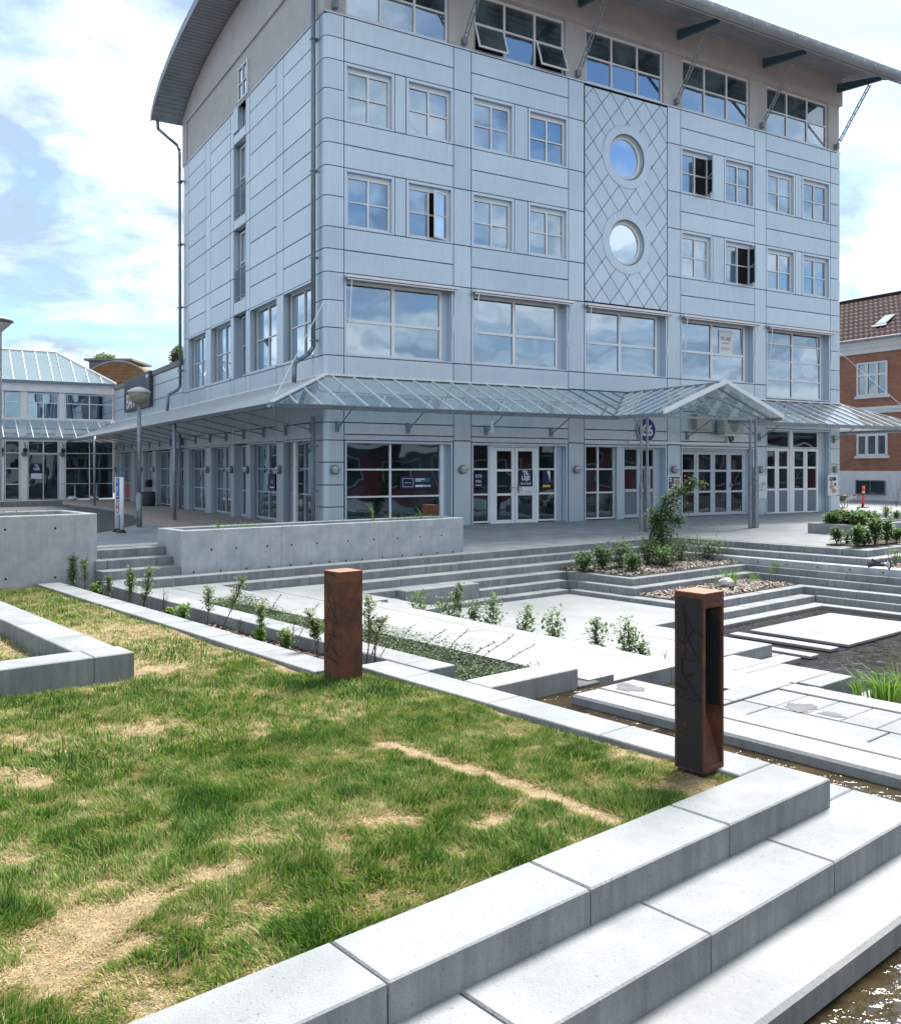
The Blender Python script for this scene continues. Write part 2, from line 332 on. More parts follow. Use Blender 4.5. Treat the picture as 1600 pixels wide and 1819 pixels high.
def leaf_mat(name, c1, c2, trans=0.35):
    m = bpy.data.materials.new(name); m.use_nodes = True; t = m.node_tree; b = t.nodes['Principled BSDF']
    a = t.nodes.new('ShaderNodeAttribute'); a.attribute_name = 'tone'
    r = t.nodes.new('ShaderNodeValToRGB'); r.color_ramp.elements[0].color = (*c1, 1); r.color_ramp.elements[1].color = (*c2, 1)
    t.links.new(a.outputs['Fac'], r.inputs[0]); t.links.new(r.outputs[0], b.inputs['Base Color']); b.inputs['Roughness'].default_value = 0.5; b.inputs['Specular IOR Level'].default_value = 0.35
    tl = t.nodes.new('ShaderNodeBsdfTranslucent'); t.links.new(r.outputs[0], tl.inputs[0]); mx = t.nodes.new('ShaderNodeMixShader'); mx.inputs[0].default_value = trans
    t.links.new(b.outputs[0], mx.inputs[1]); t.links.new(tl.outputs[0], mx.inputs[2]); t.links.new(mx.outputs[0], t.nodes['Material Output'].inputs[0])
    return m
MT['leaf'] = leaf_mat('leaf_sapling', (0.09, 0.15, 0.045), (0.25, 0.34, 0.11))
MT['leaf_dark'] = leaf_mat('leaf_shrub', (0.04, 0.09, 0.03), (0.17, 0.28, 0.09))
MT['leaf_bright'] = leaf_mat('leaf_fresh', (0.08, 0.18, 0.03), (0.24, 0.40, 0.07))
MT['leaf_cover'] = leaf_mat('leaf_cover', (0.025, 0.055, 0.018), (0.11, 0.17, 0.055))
m = bpy.data.materials.new('grass_blades'); m.use_nodes = True; t = m.node_tree; b = t.nodes['Principled BSDF']
a = t.nodes.new('ShaderNodeAttribute'); a.attribute_name = 'tone'; r = t.nodes.new('ShaderNodeValToRGB'); cr = r.color_ramp
cr.elements[0].position = 0.0; cr.elements[0].color = (0.045, 0.115, 0.018, 1); cr.elements[1].position = 1.0; cr.elements[1].color = (0.60, 0.44, 0.27, 1)
e = cr.elements.new(0.30); e.color = (0.15, 0.285, 0.035, 1); e = cr.elements.new(0.55); e.color = (0.28, 0.34, 0.085, 1); e = cr.elements.new(0.75); e.color = (0.40, 0.33, 0.16, 1)
t.links.new(a.outputs['Fac'], r.inputs[0]); t.links.new(r.outputs[0], b.inputs['Base Color']); b.inputs['Roughness'].default_value = 0.6; b.inputs['Specular IOR Level'].default_value = 0.25
tl = t.nodes.new('ShaderNodeBsdfTranslucent'); t.links.new(r.outputs[0], tl.inputs[0]); mx = t.nodes.new('ShaderNodeMixShader'); mx.inputs[0].default_value = 0.3
t.links.new(b.outputs[0], mx.inputs[1]); t.links.new(tl.outputs[0], mx.inputs[2]); t.links.new(mx.outputs[0], t.nodes['Material Output'].inputs[0]); MT['grass'] = m

def brick_mat(name, c1, c2, mortar, axis='L', bw=0.24, bh=0.078):
    m = bpy.data.materials.new(name); m.use_nodes = True; t = m.node_tree; b = t.nodes['Principled BSDF']; b.inputs['Roughness'].default_value = 0.9
    ge = t.nodes.new('ShaderNodeNewGeometry'); vd = BV if axis == 'L' else BU
    d = t.nodes.new('ShaderNodeVectorMath'); d.operation = 'DOT_PRODUCT'; d.inputs[1].default_value = (vd[0], vd[1], 0); t.links.new(ge.outputs['Position'], d.inputs[0])
    sp = t.nodes.new('ShaderNodeSeparateXYZ'); t.links.new(ge.outputs['Position'], sp.inputs[0]); cb = t.nodes.new('ShaderNodeCombineXYZ'); t.links.new(d.outputs['Value'], cb.inputs[0]); t.links.new(sp.outputs[2], cb.inputs[1])
    bk = t.nodes.new('ShaderNodeTexBrick'); t.links.new(cb.outputs[0], bk.inputs[0]); bk.inputs['Color1'].default_value = (*c1, 1); bk.inputs['Color2'].default_value = (*c2, 1); bk.inputs['Mortar'].default_value = (*mortar, 1)
    bk.inputs['Scale'].default_value = 1; bk.inputs['Mortar Size'].default_value = 0.008; bk.inputs['Brick Width'].default_value = bw; bk.inputs['Row Height'].default_value = bh; bk.inputs['Bias'].default_value = -0.2
    n = t.nodes.new('ShaderNodeTexNoise'); n.inputs['Scale'].default_value = 1.3; n.inputs['Detail'].default_value = 8; t.links.new(ge.outputs['Position'], n.inputs['Vector'])
    mr = t.nodes.new('ShaderNodeMapRange'); mr.inputs[3].default_value = 0.7; mr.inputs[4].default_value = 1.25; t.links.new(n.outputs[0], mr.inputs[0])
    mx = t.nodes.new('ShaderNodeMixRGB'); mx.blend_type = 'MULTIPLY'; mx.inputs[0].default_value = 1; t.links.new(bk.outputs[0], mx.inputs[1]); t.links.new(mr.outputs[0], mx.inputs[2]); t.links.new(mx.outputs[0], b.inputs['Base Color'])
    bn = t.nodes.new('ShaderNodeBump'); bn.inputs['Strength'].default_value = 0.4; bn.inputs['Distance'].default_value = 0.01; bn.invert = True; t.links.new(bk.outputs['Fac'], bn.inputs['Height']); t.links.new(bn.outputs[0], b.inputs['Normal'])
    return m
MT['brick'] = brick_mat('red_brick', (0.44, 0.195, 0.125), (0.33, 0.135, 0.085), (0.30, 0.21, 0.17))
MT['orangetile'] = brick_mat('brown_shingle', (0.26, 0.135, 0.06), (0.19, 0.095, 0.045), (0.09, 0.05, 0.03), 'F', 0.35, 0.26)
MT['paver_brown'] = mat('paver_brown', (0.40, 0.34, 0.30), 0.9, (0.28, 0.24, 0.21), 1.8, fine=0.2, bump=0.4, bscale=25)
MT['rooftile'] = mat('roof_tile', (0.055, 0.022, 0.020), 0.9, (0.035, 0.016, 0.016), 2.5, fine=0.12)

def water_mat(name, col, wave, dist, spec=0.5):
    m = bpy.data.materials.new(name); m.use_nodes = True; t = m.node_tree; b = t.nodes['Principled BSDF']
    b.inputs['Roughness'].default_value = 0.03; b.inputs['Specular IOR Level'].default_value = spec; b.inputs['IOR'].default_value = 1.33
    ge = t.nodes.new('ShaderNodeNewGeometry')
    n = t.nodes.new('ShaderNodeTexNoise'); n.inputs['Scale'].default_value = wave; n.inputs['Detail'].default_value = 3; n.inputs['Distortion'].default_value = 0.6; t.links.new(ge.outputs['Position'], n.inputs['Vector'])
    bn = t.nodes.new('ShaderNodeBump'); bn.inputs['Distance'].default_value = dist; bn.inputs['Strength'].default_value = 1; t.links.new(n.outputs[0], bn.inputs['Height']); t.links.new(bn.outputs[0], b.inputs['Normal'])
    n2 = t.nodes.new('ShaderNodeTexNoise'); n2.inputs['Scale'].default_value = 2.5; n2.inputs['Detail'].default_value = 8; n2.inputs['Roughness'].default_value = 0.7; t.links.new(ge.outputs['Position'], n2.inputs['Vector'])
    cr = t.nodes.new('ShaderNodeValToRGB'); cr.color_ramp.elements[0].position = 0.35; cr.color_ramp.elements[1].position = 0.68
    cr.color_ramp.elements[0].color = (*[c * 0.4 for c in col], 1); cr.color_ramp.elements[1].color = (*[c * 1.7 for c in col], 1); t.links.new(n2.outputs[0], cr.inputs[0]); t.links.new(cr.outputs[0], b.inputs['Base Color'])
    return m
MT['pool'] = water_mat('pool_water', (0.026, 0.022, 0.016), 3.6, 0.022, spec=0.9)
MT['stream'] = water_mat('stream_water', (0.045, 0.032, 0.015), 12.0, 0.022)
# ------------------------------------------------------------------ levels (eye height is 1.6 above the plaza at the building)
L0, L1, L2, L3, L4, L5 = -0.10, -0.24, -0.38, -0.52, -0.66, -0.80
ZFL, L6, L7, ZPOOL = -0.88, -0.94, -1.07, -1.12
ZRAFT, ZBAS, ZSTR = -0.20, -0.275, -0.54

def sm(x): x = min(1, max(0, x)); return x * x * (3 - 2 * x)
def zp(a, b):
    X, Y, _ = G(a, b, 0); s, t = inB(X, Y)
    z = -0.10 * min(1, max(0, -t / 3.5)) * sm((s + 4.5) / 2.5)
    return z + (0.32 - z) * sm((18.2 - b) / 3.2) * sm((11.5 - a) / 4.5)
def gat(px, py):
    z = 0
    for _ in range(6): a, b = gr(px, py, z); z = zp(a, b)
    return a, b, z

# far ground with a hole for the site
g = M(); H0_, H1_ = -14, 62
for (x0, x1, y0, y1) in ((-900, 900, H1_, 900), (-900, 900, -900, H0_), (-900, H0_, H0_, H1_), (H1_, 900, H0_, H1_)):
    g.quad(G(x0, y0, -0.02), G(x1, y0, -0.02), G(x1, y1, -0.02), G(x0, y1, -0.02))
single('ground', g, MT['asphalt'], kind='structure')
# excavated bottom below the whole site
g = M(); g.quad(G(-14, -14, -1.7), G(62, -14, -1.7), G(62, 62, -1.7), G(-14, 62, -1.7)); single('pool_bed', g, MT['soil'], kind='structure')

def sheet(name, patches, m, dz=0.0, step=0.8):
    g = M()
    for (a0, a1, b0, b1) in patches:
        na = max(1, int(math.ceil((a1 - a0) / step))); nb = max(1, int(math.ceil((b1 - b0) / step)))
        base = len(g.v)
        for j in range(nb + 1):
            for i in range(na + 1):
                a = a0 + (a1 - a0) * i / na; b = b0 + (b1 - b0) * j / nb; g.v.append(G(a, b, zp(a, b) + dz))
        for j in range(nb):
            for i in range(na):
                k = base + j * (na + 1) + i; g.f.append((k, k + 1, k + na + 2, k + na + 1))
    return single(name, g, m, kind='structure')
sheet('plaza', [(5.0, 12.3, 14.75, 62), (12.3, 19.0, 13.75, 62), (19.0, 62, 8.85, 62)], MT['plaza'])
sheet('road', [(-14, 5.0, 14.3, 62)], MT['asphalt'])
sheet('platform_paving', [(5.02, 8.6, 14.78, 20.4), (-2, 5.02, 15.9, 20.0)], MT['plaza_light'], 0.006, 0.4)
# asphalt bay and brown paving beside the building (flat part of the ground)
def poly_px(name, pts, z, m, kind='structure'):
    g = M(); v = [G(*gr(x, y, z), z) for x, y in pts]; g.add(v, [tuple(range(len(v)))]); return single(name, g, m, kind=kind)
poly_px('asphalt_bay', [(130, 952), (172, 946), (214, 939), (240, 931), (247, 925), (241, 917.5), (205, 909), (160, 902), (112, 897.5), (0, 895), (-160, 897), (-160, 960)], 0.010, MT['asphalt'])
g = M(); g.prism(Bf, [(-0.0, 1.2), (-0.0, 28.6), (-6.5, 28.6), (-6.5, 22.5), (-3.7, 21.5), (-3.9, 16), (-3.6, 6.2), (-3.3, 4.2), (-2.6, 1.2)], -0.05, 0.006); single('brown_paving', g, MT['paver_brown'], kind='structure')
cu = [(0, 894.5), (60, 895.5), (112, 897.5), (160, 902), (205, 909), (241, 917.5), (247, 925)]
g = M()
for p, q in zip(cu[:-1], cu[1:]):
    A = Vector(G(*gr(*p, 0.0), 0.0)); B = Vector(G(*gr(*q, 0.0), 0.0)); n = Vector((-(B - A).y, (B - A).x, 0)).normalized() * 0.07
    g.add([A - n, B - n, B + n, A + n, *(v + Vector((0, 0, 0.05)) for v in (A - n, B - n, B + n, A + n))], [(4, 5, 6, 7), (0, 1, 5, 4), (1, 2, 6, 5), (2, 3, 7, 6), (3, 0, 4, 7)])
single('road_kerb', g, MT['concrete'], kind='structure')
g = M(); A_ = Vector(G(*gr(-160, 905, 0), 0)); B_ = Vector(G(*gr(110, 899, 0), 0)); g.tube(A_, B_, 0.02)
lw_ = M(); n = Vector((-(B_ - A_).y, (B_ - A_).x, 0)).normalized() * 0.16
lw_.add([A_ - n, B_ - n, B_ + n, A_ + n, *(v + Vector((0, 0, 0.26)) for v in (A_ - n, B_ - n, B_ + n, A_ + n))], [(4, 5, 6, 7), (0, 1, 5, 4), (1, 2, 6, 5), (2, 3, 7, 6), (3, 0, 4, 7)])
single('low_wall', lw_, MT['concrete2'], label='low dark concrete kerb wall in front of the glass atrium doors', cat='wall')
# sunlit right part of the plaza, its light painted as a paler sheet
sheet('sunlit_paving', [(19.12, 62, 8.95, 12.9), (19.12, 23.5, 12.9, 13.9)], MT['plaza_light'], 0.005, 0.8)

# ------------------------------------------------------------------ steps, blocks are separate pieces
def sroot(name, loc):
    o = bpy.data.objects.new(name, None); sc.collection.objects.link(o); o.location = loc; ORG[o.name] = Vector(loc); o['kind'] = 'structure'; return o
steps = sroot('terrace_steps', G(15, 11, L5))
GAP = 0.004
def row(par, axis, fix, s0, s1, z, depth=0.36, h=0.17, blk=0.85, m='concrete', first=None, name='step_block', c=0.008, joints=None):
    if joints is None:
        joints = [s0]; x = (first if first is not None else s0 + blk)
        while x < s1 - 0.12: joints.append(x); x += blk
        joints.append(s1)
    for p, q in zip(joints[:-1], joints[1:]):
        g = M(); dz = random.uniform(-0.002, 0.002)
        if axis == 'a': g.box(G, p + GAP, q - GAP, fix, fix + depth, z - h, z + dz, c)
        else: g.box(G, fix, fix + depth, p + GAP, q - GAP, z - h, z + dz, c)
        part(name, g, MT[m] if m != 'concrete' else random.choice([MT['concrete'], MT['concrete'], MT['concrete2']]), par)
    g = M()
    if axis == 'a': g.box(G, s0 + 0.01, s1 - 0.01, fix + 0.015, fix + depth - 0.01, z - h + 0.004, z - 0.016)
    else: g.box(G, fix + 0.015, fix + depth - 0.01, s0 + 0.01, s1 - 0.01, z - h + 0.004, z - 0.016)
    part('step_core', g, MT['joint'], par)
# plaza edge, then down
row(steps, 'a', 13.55, 4.95, 18.88, L0, first=5.14)
row(steps, 'b', 18.88, 8.65, 13.91, L0, first=9.18)
row(steps, 'a', 8.65, 19.24, 27.0, L0)
row(steps, 'a', 13.27, 6.56, 18.52, L1, first=7.4)
row(steps, 'b', 18.52, 8.35, 13.27, L1, first=8.7, depth=0.40)
row(steps, 'a', 8.35, 18.92, 27.0, L1)
row(steps, 'a', 12.95, 8.25, 18.2, L2, blk=1.9, first=9.97, m='slab', depth=0.34)
row(steps, 'b', 18.2, 1.5, 12.95, L2, blk=4.0, m='cast', depth=0.34)
row(steps, 'a', 12.65, 8.95, 14.25, L3, joints=[8.95, 9.62, 10.72, 11.5, 12.38, 13.18, 14.05])
row(steps, 'b', 14.05, 10.95, 12.65, L3, depth=0.2)
row(steps, 'a', 10.95, 14.26, 18.05, L3, depth=0.2, first=15.0)
row(steps, 'b', 18.05, 1.5, 11.15, L3, first=2.06, blk=0.83, depth=0.2)
row(steps, 'a', 12.40, 11.38, 13.8, L4, first=12.1)
row(steps, 'a', 12.44, 8.95, 9.65, L4, depth=0.25)
row(steps, 'b', 13.8, 10.7, 12.42, L4, depth=0.26, first=11.3)
row(steps, 'a', 10.7, 14.07, 17.88, L4, depth=0.26)
row(steps, 'b', 17.88, 1.5, 10.96, L4, first=2.2, depth=0.2)
row(steps, 'a', 12.12, 9.66, 13.54, L5, first=10.3, depth=0.4)
row(steps, 'b', 13.54, 9.32, 12.12, L5, depth=0.3)
row(steps, 'a', 9.32, 13.85, 17.55, L5, depth=0.24, first=14.3)
row(steps, 'b', 17.55, 1.5, 9.56, L5, first=2.3, depth=0.4)
row(steps, 'a', 9.0, 13.3, 17.38, L6, depth=0.36, h=0.15)
row(steps, 'b', 17.38, 1.5, 9.0, L6, depth=0.2, h=0.15)
row(steps, 'a', 8.70, 12.05, 17.05, L7, depth=0.32, h=0.12, blk=2.5, m='slab')
row(steps, 'b', 17.05, 1.5, 9.02, L7, depth=0.36, h=0.12, blk=2.5, m='slab')
# formwork tie holes in the cast riser
g = M()
for k in range(16):
    b = 1.9 + k * 0.68
    P = Vector(G(18.197, b, L2 - 0.075)); g.lathe(P, [(0.0, 0.0), (0.018, 0.0)], 8, X=(PV[0], PV[1], 0), Y=(0, 0, 1), Z=(PU[0], PU[1], 0))
part('tie_hole', g, MT['black'], steps)
# small stair beside the long planter
stair = sroot('stair', G(5.6, 14.2, L0))
row(stair, 'a', 13.86, 4.96, 6.21, 0.04, m='concrete2', first=5.35)
row(stair, 'a', 14.16, 4.96, 6.21, 0.18, m='concrete2', first=5.15, blk=0.78)
row(stair, 'a', 14.46, 4.96, 6.21, 0.32, m='concrete2', first=5.72)
# seat block standing on the steps
g = M().box(G, 9.64, 10.42, 12.39, 12.62, L5, L3 + 0.004, 0.012); 
seat = root('seat_block', G(10.4, 12.5, L5), 'long pale concrete seat block standing on the lowest steps left of the sunken square', 'bench')
part('block', g, MT['slab'], seat)
part('block', M().box(G, 10.43, 11.36, 12.39, 12.62, L5, L3 + 0.004, 0.012), MT['slab'], seat)

# ------------------------------------------------------------------ floors
pave = sroot('pavement', G(7, 10, L2))
def slab(par, pts, z, h=0.12, m='slab', name='paving_slab', c=0.006):
    if len(pts) == 4 and not isinstance(pts[0], tuple): 
        a0, a1, b0, b1 = pts; g = M().box(G, a0 + 0.003, a1 - 0.003, b0 + 0.003, b1 - 0.003, z - h, z, c)
    else: g = M().prism(G, pts, z - h, z)
    return part(name, g, MT[m], par)
for r_ in ((5.17, 5.9, 11.62, 12.6), (5.91, 6.60, 11.62, 12.6), (5.17, 5.9, 12.6, 13.56), (5.91, 6.60, 12.6, 13.56)): slab(pave, r_, L1, 0.3)
slab(pave, [(6.03, 8.97), (6.635, 8.97), (6.62, 10.3), (5.97, 10.3)], L1, 0.3); slab(pave, [(5.97, 10.31), (6.62, 10.31), (6.60, 11.61), (5.88, 11.61)], L1, 0.3)
slab(pave, [(6.06, 5.2), (6.40, 5.2), (6.40, 7.1), (6.05, 7.1)], L1, 0.3); slab(pave, [(6.05, 7.11), (6.40, 7.11), (6.40, 8.96), (6.03, 8.96)], L1, 0.3)
for r_ in ((6.61, 7.42, 11.07, 12.1), (7.43, 8.27, 11.07, 12.1), (6.61, 7.42, 12.11, 13.27), (7.43, 8.27, 12.11, 13.27)): slab(pave, r_, L2, 0.3)
slab(pave, (4.83, 5.46, 5.46, 5.93), L1, 0.3)
# path: one big cast slab with a border
slab(pave, [(6.41, 5.42), (7.56, 5.42), (7.62, 8.2), (6.41, 8.2)], L2, 0.35, name='path_slab'); slab(pave, [(6.41, 8.21), (7.62, 8.21), (7.66, 9.7), (6.65, 9.7), (6.645, 8.965), (6.41, 8.965)], L2, 0.35, name='path_slab'); slab(pave, [(6.65, 9.71), (7.66, 9.71), (7.71, 11.06), (6.64, 11.06)], L2, 0.35, name='path_slab')
slab(pave, [(7.57, 5.42), (7.82, 5.42), (7.93, 8.4), (7.63, 8.4)], L2, 0.35, name='path_edge'); slab(pave, [(7.63, 8.41), (7.93, 8.41), (8.04, 11.06), (7.72, 11.06)], L2, 0.35, name='path_edge')
slab(pave, (8.29, 8.95, 10.6, 12.66), L3, 0.3); slab(pave, (8.96, 9.33, 10.6, 12.43), L4, 0.3); slab(pave, (9.34, 9.66, 10.6, 12.43), L5, 0.2)
slab(pave, (4.83, 5.46, 5.46, 5.93), L1, 0.3)
# sunken square and lower floors
slab(pave, (7.95, 13.56, 8.79, 12.15), ZFL, 0.3, name='sunken_floor', m='plaza_light'); slab(pave, (7.95, 11.0, 6.75, 8.78), ZFL, 0.3, m='plaza_light'); slab(pave, (11.01, 11.81, 6.75, 8.78), ZFL, 0.3, m='slab')
slab(pave, (7.95, 9.9, 5.42, 6.74), ZFL, 0.3)
for r_ in ((9.91, 10.79, 5.38, 6.02), (9.91, 10.79, 6.03, 6.2), (9.91, 10.79, 6.21, 6.74), (9.97, 10.76, 5.1, 5.37)): slab(pave, r_, ZFL - 0.01, 0.3)
slab(pave, (9.6, 9.89, 5.72, 6.02), ZFL - 0.01, 0.3)
slab(pave, (9.95, 10.9, 4.72, 4.95), ZFL - 0.16, 0.1, m='inset')
for r_ in ((10.80, 11.30, 6.44, 6.74), (11.31, 12.04, 6.44, 6.74), (11.82, 12.04, 6.75, 8.69)): slab(pave, r_, -1.05, 0.15)
slab(pave, (12.30, 12.55, 6.44, 8.2), -1.07, 0.04); slab(pave, (13.0, 13.27, 6.5, 8.2), -1.07, 0.04); slab(pave, (13.55, 16.3, 6.49, 8.16), -1.07, 0.04, name='pool_island')
slab(pave, (14.6, 15.6, 3.6, 3.9), -1.07, 0.04)

# ------------------------------------------------------------------ floating platform on the right
plat = sroot('concrete_platform', G(6.8, 2, ZRAFT))
def pslab(r, *k, **kw): return slab(plat, tuple(v * .857 for v in r), *k, **kw)
pslab((6.36, 6.745, -6, 5.67), ZRAFT, 0.088, c=0.018, name='edge_beam')
pslab((6.76, 7.28, 4.835, 5.67), ZRAFT, 0.088); pslab((6.755, 6.975, -6, 4.82), ZRAFT, 0.088)
pslab((7.29, 8.34, 4.55, 4.82), ZRAFT, 0.088); pslab((8.045, 8.34, -6, 4.54), ZRAFT, 0.088); pslab((6.985, 7.28, 4.55, 4.82), ZRAFT, 0.088)
bb = [4.54, 4.23, 3.93, 3.63, 3.33, 3.03, 2.73, 2.43, 2.1, 1.6, 1.1, 0.5, 0, -1, -2, -3]
for p, q in zip(bb[:-1], bb[1:]): pslab((7.42, 8.035, q, p), ZRAFT - 0.010, 0.07, m='inset')
for p, q in ((4.54, 4.26), (4.25, 3.22), (3.21, 2.2), (2.19, 1.1), (1.09, 0), (0, -1.2), (-1.21, -3)): pslab((6.985, 7.41, q, p), ZRAFT - 0.012, 0.07, m='inset')
part('platform_base', M().prism(G, [(x * .857, y * .857) for x, y in [(6.5, -6), (6.5, 5.5), (7.2, 5.5), (7.2, 4.7), (8.2, 4.7), (8.2, -6)]], -1.3, ZRAFT - 0.086), MT['joint'], plat)
# puddles on the platform: thin water films
def puddle(px, py, ra, rb, z, seed):
    r0 = random.Random(seed); a, b = gr(px, py, z); n = 60; g = M(); ph = [r0.uniform(0, 6) for _ in range(3)]
    v = []
    for i in range(n):
        th = 2 * math.pi * i / n; k = 1 + 0.18 * math.sin(2 * th + ph[0]) + 0.15 * math.sin(3 * th + ph[1]) + 0.12 * math.sin(5 * th + ph[2]) + 0.07 * math.sin(11 * th + ph[0]) + 0.05 * math.sin(19 * th + ph[1])
        v.append(G(a + ra * k * math.cos(th), b + rb * k * math.sin(th), z + 0.003))
    g.add(v, [tuple(range(n))]); o = single('puddle', g, MT['wet'], kind='structure')
MT['wet'] = mat('wet_concrete', (0.24, 0.24, 0.235), 0.15, (0.17, 0.17, 0.165), 6, spec=0.5)
puddle(1118, 1222, 0.09, 0.15, ZRAFT, 1); puddle(1422, 1257, 0.11, 0.12, ZRAFT - 0.01, 3); puddle(1478, 1270, 0.05, 0.10, ZRAFT - 0.01, 4); puddle(1440, 1222, 0.06, 0.16, ZFL - 0.01, 9)

# ------------------------------------------------------------------ water
g = M(); g.quad(G(7.84, -8, ZPOOL), G(18, -8, ZPOOL), G(18, 8.9, ZPOOL), G(7.84, 8.9, ZPOOL)); single('pool_water', g, MT['pool'], kind='structure')
g = M(); g.quad(G(-10, -8, ZSTR), G(5.22, -8, ZSTR), G(5.22, 1.95, ZSTR), G(-10, 1.95, ZSTR)); g.quad(G(5.9, -8, ZSTR), G(7.8, -8, ZSTR), G(7.8, 5.45, ZSTR), G(5.9, 5.45, ZSTR)); single('lower_water', g, MT['stream'], kind='structure')
g = M(); g.add([G(4.6, 2.45, ZBAS), G(5.23, 2.45, ZBAS), G(5.23, -8, ZBAS), G(5.7, -8, ZBAS), G(5.7, 4.6, ZBAS), G(6.13, 4.6, ZBAS), G(6.13, 5.17, ZBAS), G(4.6, 5.17, ZBAS)], [(0, 1, 2, 3, 4, 5, 6, 7)]); single('stream_water', g, MT['stream'], kind='structure')
g = M(); g.box(G, 7.74, 7.84, -8, 5.4, -1.5, ZSTR + 0.02); single('weir', g, MT['cast'], kind='structure')
g = M(); g.box(G, 5.20, 5.25, -8, 1.95, -1.5, ZBAS + 0.012); single('weir', g, MT['cast'], kind='structure')

# ------------------------------------------------------------------ foreground blocks
kerb = sroot('kerb', G(3, 3, L0 - 0.15))
row(kerb, 'a', 2.41, -3.3, 4.82, L0, depth=0.345, h=0.16, joints=[-3.3, -2.28, -1.26, -0.24, 0.78, 1.80, 2.82, 3.83, 4.82], name='kerb_block', c=0.007)
row(kerb, 'b', 4.49, 2.76, 6.47, L0, depth=0.33, h=0.2, joints=[2.76, 3.77, 4.81, 5.85, 6.47], name='kerb_block', c=0.007)
row(kerb, 'b', 4.09, 6.51, 14.2, L0, depth=0.33, h=0.2, joints=[6.51, 7.52, 8.54, 9.55, 10.57, 11.58, 12.6, 13.6, 14.2], name='kerb_block', c=0.007)
row(kerb, 'b', 4.85, 5.935, 13.55, L0, depth=0.31, h=0.3, joints=[5.935, 6.26, 7.28, 8.3, 9.32, 10.35, 11.37, 12.4, 13.55], name='kerb_block', c=0.007)
low = sroot('water_steps', G(3, 2.2, -0.4))
row(low, 'a', 2.06, -3, 5.19, -0.253, depth=0.40, h=0.17, joints=[-3, -1.96, -0.94, 0.08, 1.10, 2.12, 3.14, 4.16, 5.19], c=0.008)
row(low, 'a', 2.465, 4.83, 5.19, -0.253, depth=0.29, h=0.17, joints=[4.83, 5.19], c=0.008)
g = M().box(G, -3, 5.3, 1.755, 2.10, -0.53, -0.41, 0.018); part('long_step', g, MT['slab'], low)
part('step_core', M().box(G, -3, 5.2, 1.82, 2.4, -1.2, -0.5), MT['joint'], low)
part('step_core', M().box(G, 4.84, 5.17, 2.1, 6.4, -1.2, -0.42), MT['joint'], low)
# bridge slab and dark block at the head of the stream
br = sroot('bridge_slab', G(5.3, 5.3, L0 - 0.3))
part('slab', M().box(G, 4.83, 5.86, 5.15, 5.455, L0 - 0.30, L0, 0.008), MT['slab'], br)
MT['wetdark'] = mat('wet_block', (0.13, 0.13, 0.125), 0.35, (0.06, 0.062, 0.065), 6)
part('block', M().box(G, 5.865, 6.14, 5.14, 5.40, -0.6, -0.25, 0.008), MT['wetdark'], br)

# concrete planter walls
def zpl(px, py, b): a = b_line(px, b); X, Y, _ = G(a, b, 0); return a, EYE - (py - 833) * Y / 1610
def planter(name, a0, a1, b0, b1, z0, z1, label, holes=(), joints=(), th=0.13, soil=0.05, m='cast'):
    r0 = root(name, G((a0 + a1) / 2, (b0 + b1) / 2, z0), label, 'planter')
    part('front_wall', M().box(G, a0, a1, b0, b0 + th, z0, z1, 0.01), MT[m], r0); part('back_wall', M().box(G, a0, a1, b1 - th, b1, z0, z1, 0.01), MT[m], r0)
    part('side_wall', M().box(G, a0, a0 + th, b0 + th + 0.002, b1 - th - 0.002, z0, z1, 0.01), MT[m], r0); part('side_wall', M().box(G, a1 - th, a1, b0 + th + 0.002, b1 - th - 0.002, z0, z1, 0.01), MT[m], r0)
    part('soil', M().box(G, a0 + th - 0.01, a1 - th + 0.01, b0 + th - 0.01, b1 - th + 0.01, z0, z1 - soil), MT['soil'], r0)
    for (px, py) in holes:
        a, z = zpl(px, py, b0)
        if a0 < a < a1 and z0 < z < z1:
            g = M().lathe(G(a, b0 - 0.001, z), [(0.0, 0.0), (0.012, 0.0), (0.018, -0.001)], 10, X=(PU[0], PU[1], 0), Y=(0, 0, 1), Z=(PV[0], PV[1], 0)); part('tie_hole', g, MT['black'], r0)
    for a in joints: part('joint', M().box(G, a - 0.003, a + 0.003, b0 - 0.002, b0 + 0.01, z0, z1 - 0.01), MT['leadgrey'], r0)
    return r0
planter('long_planter', 6.22, 12.27, 13.87, 14.8, L0 - 0.1, 0.605, 'long low cast concrete planter wall with tie holes above the terrace steps',
        [(663.6, 958.4), (705.6, 956), (746, 953.7), (784, 951), (643, 993.6), (679, 990), (714, 987), (747, 985), (776, 982.5), (804, 980), (343.8, 1016.5), (392, 1013), (438, 1010), (478, 1007), (516, 1003.5), (552, 1001), (585, 998), (614, 996), (375.6, 976.6), (419.7, 973.8), (475, 970), (518, 968), (563, 965), (618, 961)], [8.05, 10.15])
planter('tall_planter', -7, 5.0, 14.2, 15.8, -0.35, 0.912, 'tall grey cast concrete planter wall at the left edge behind the lawn', [(9, 941), (98, 938.5), (10, 1029), (98, 1026)])
# right hand low planters on the plaza
planter('low_planter', 22.8, 25.7, 10.6, 12.02, -0.12, 0.17, 'low concrete planter with dark shrubs on the plaza near the marker post', m='concrete')
planter('back_planter', 25.9, 33, 9.6, 11.6, -0.12, 0.20, 'farther low concrete planter with sparse shrubs at the right edge', m='concrete')

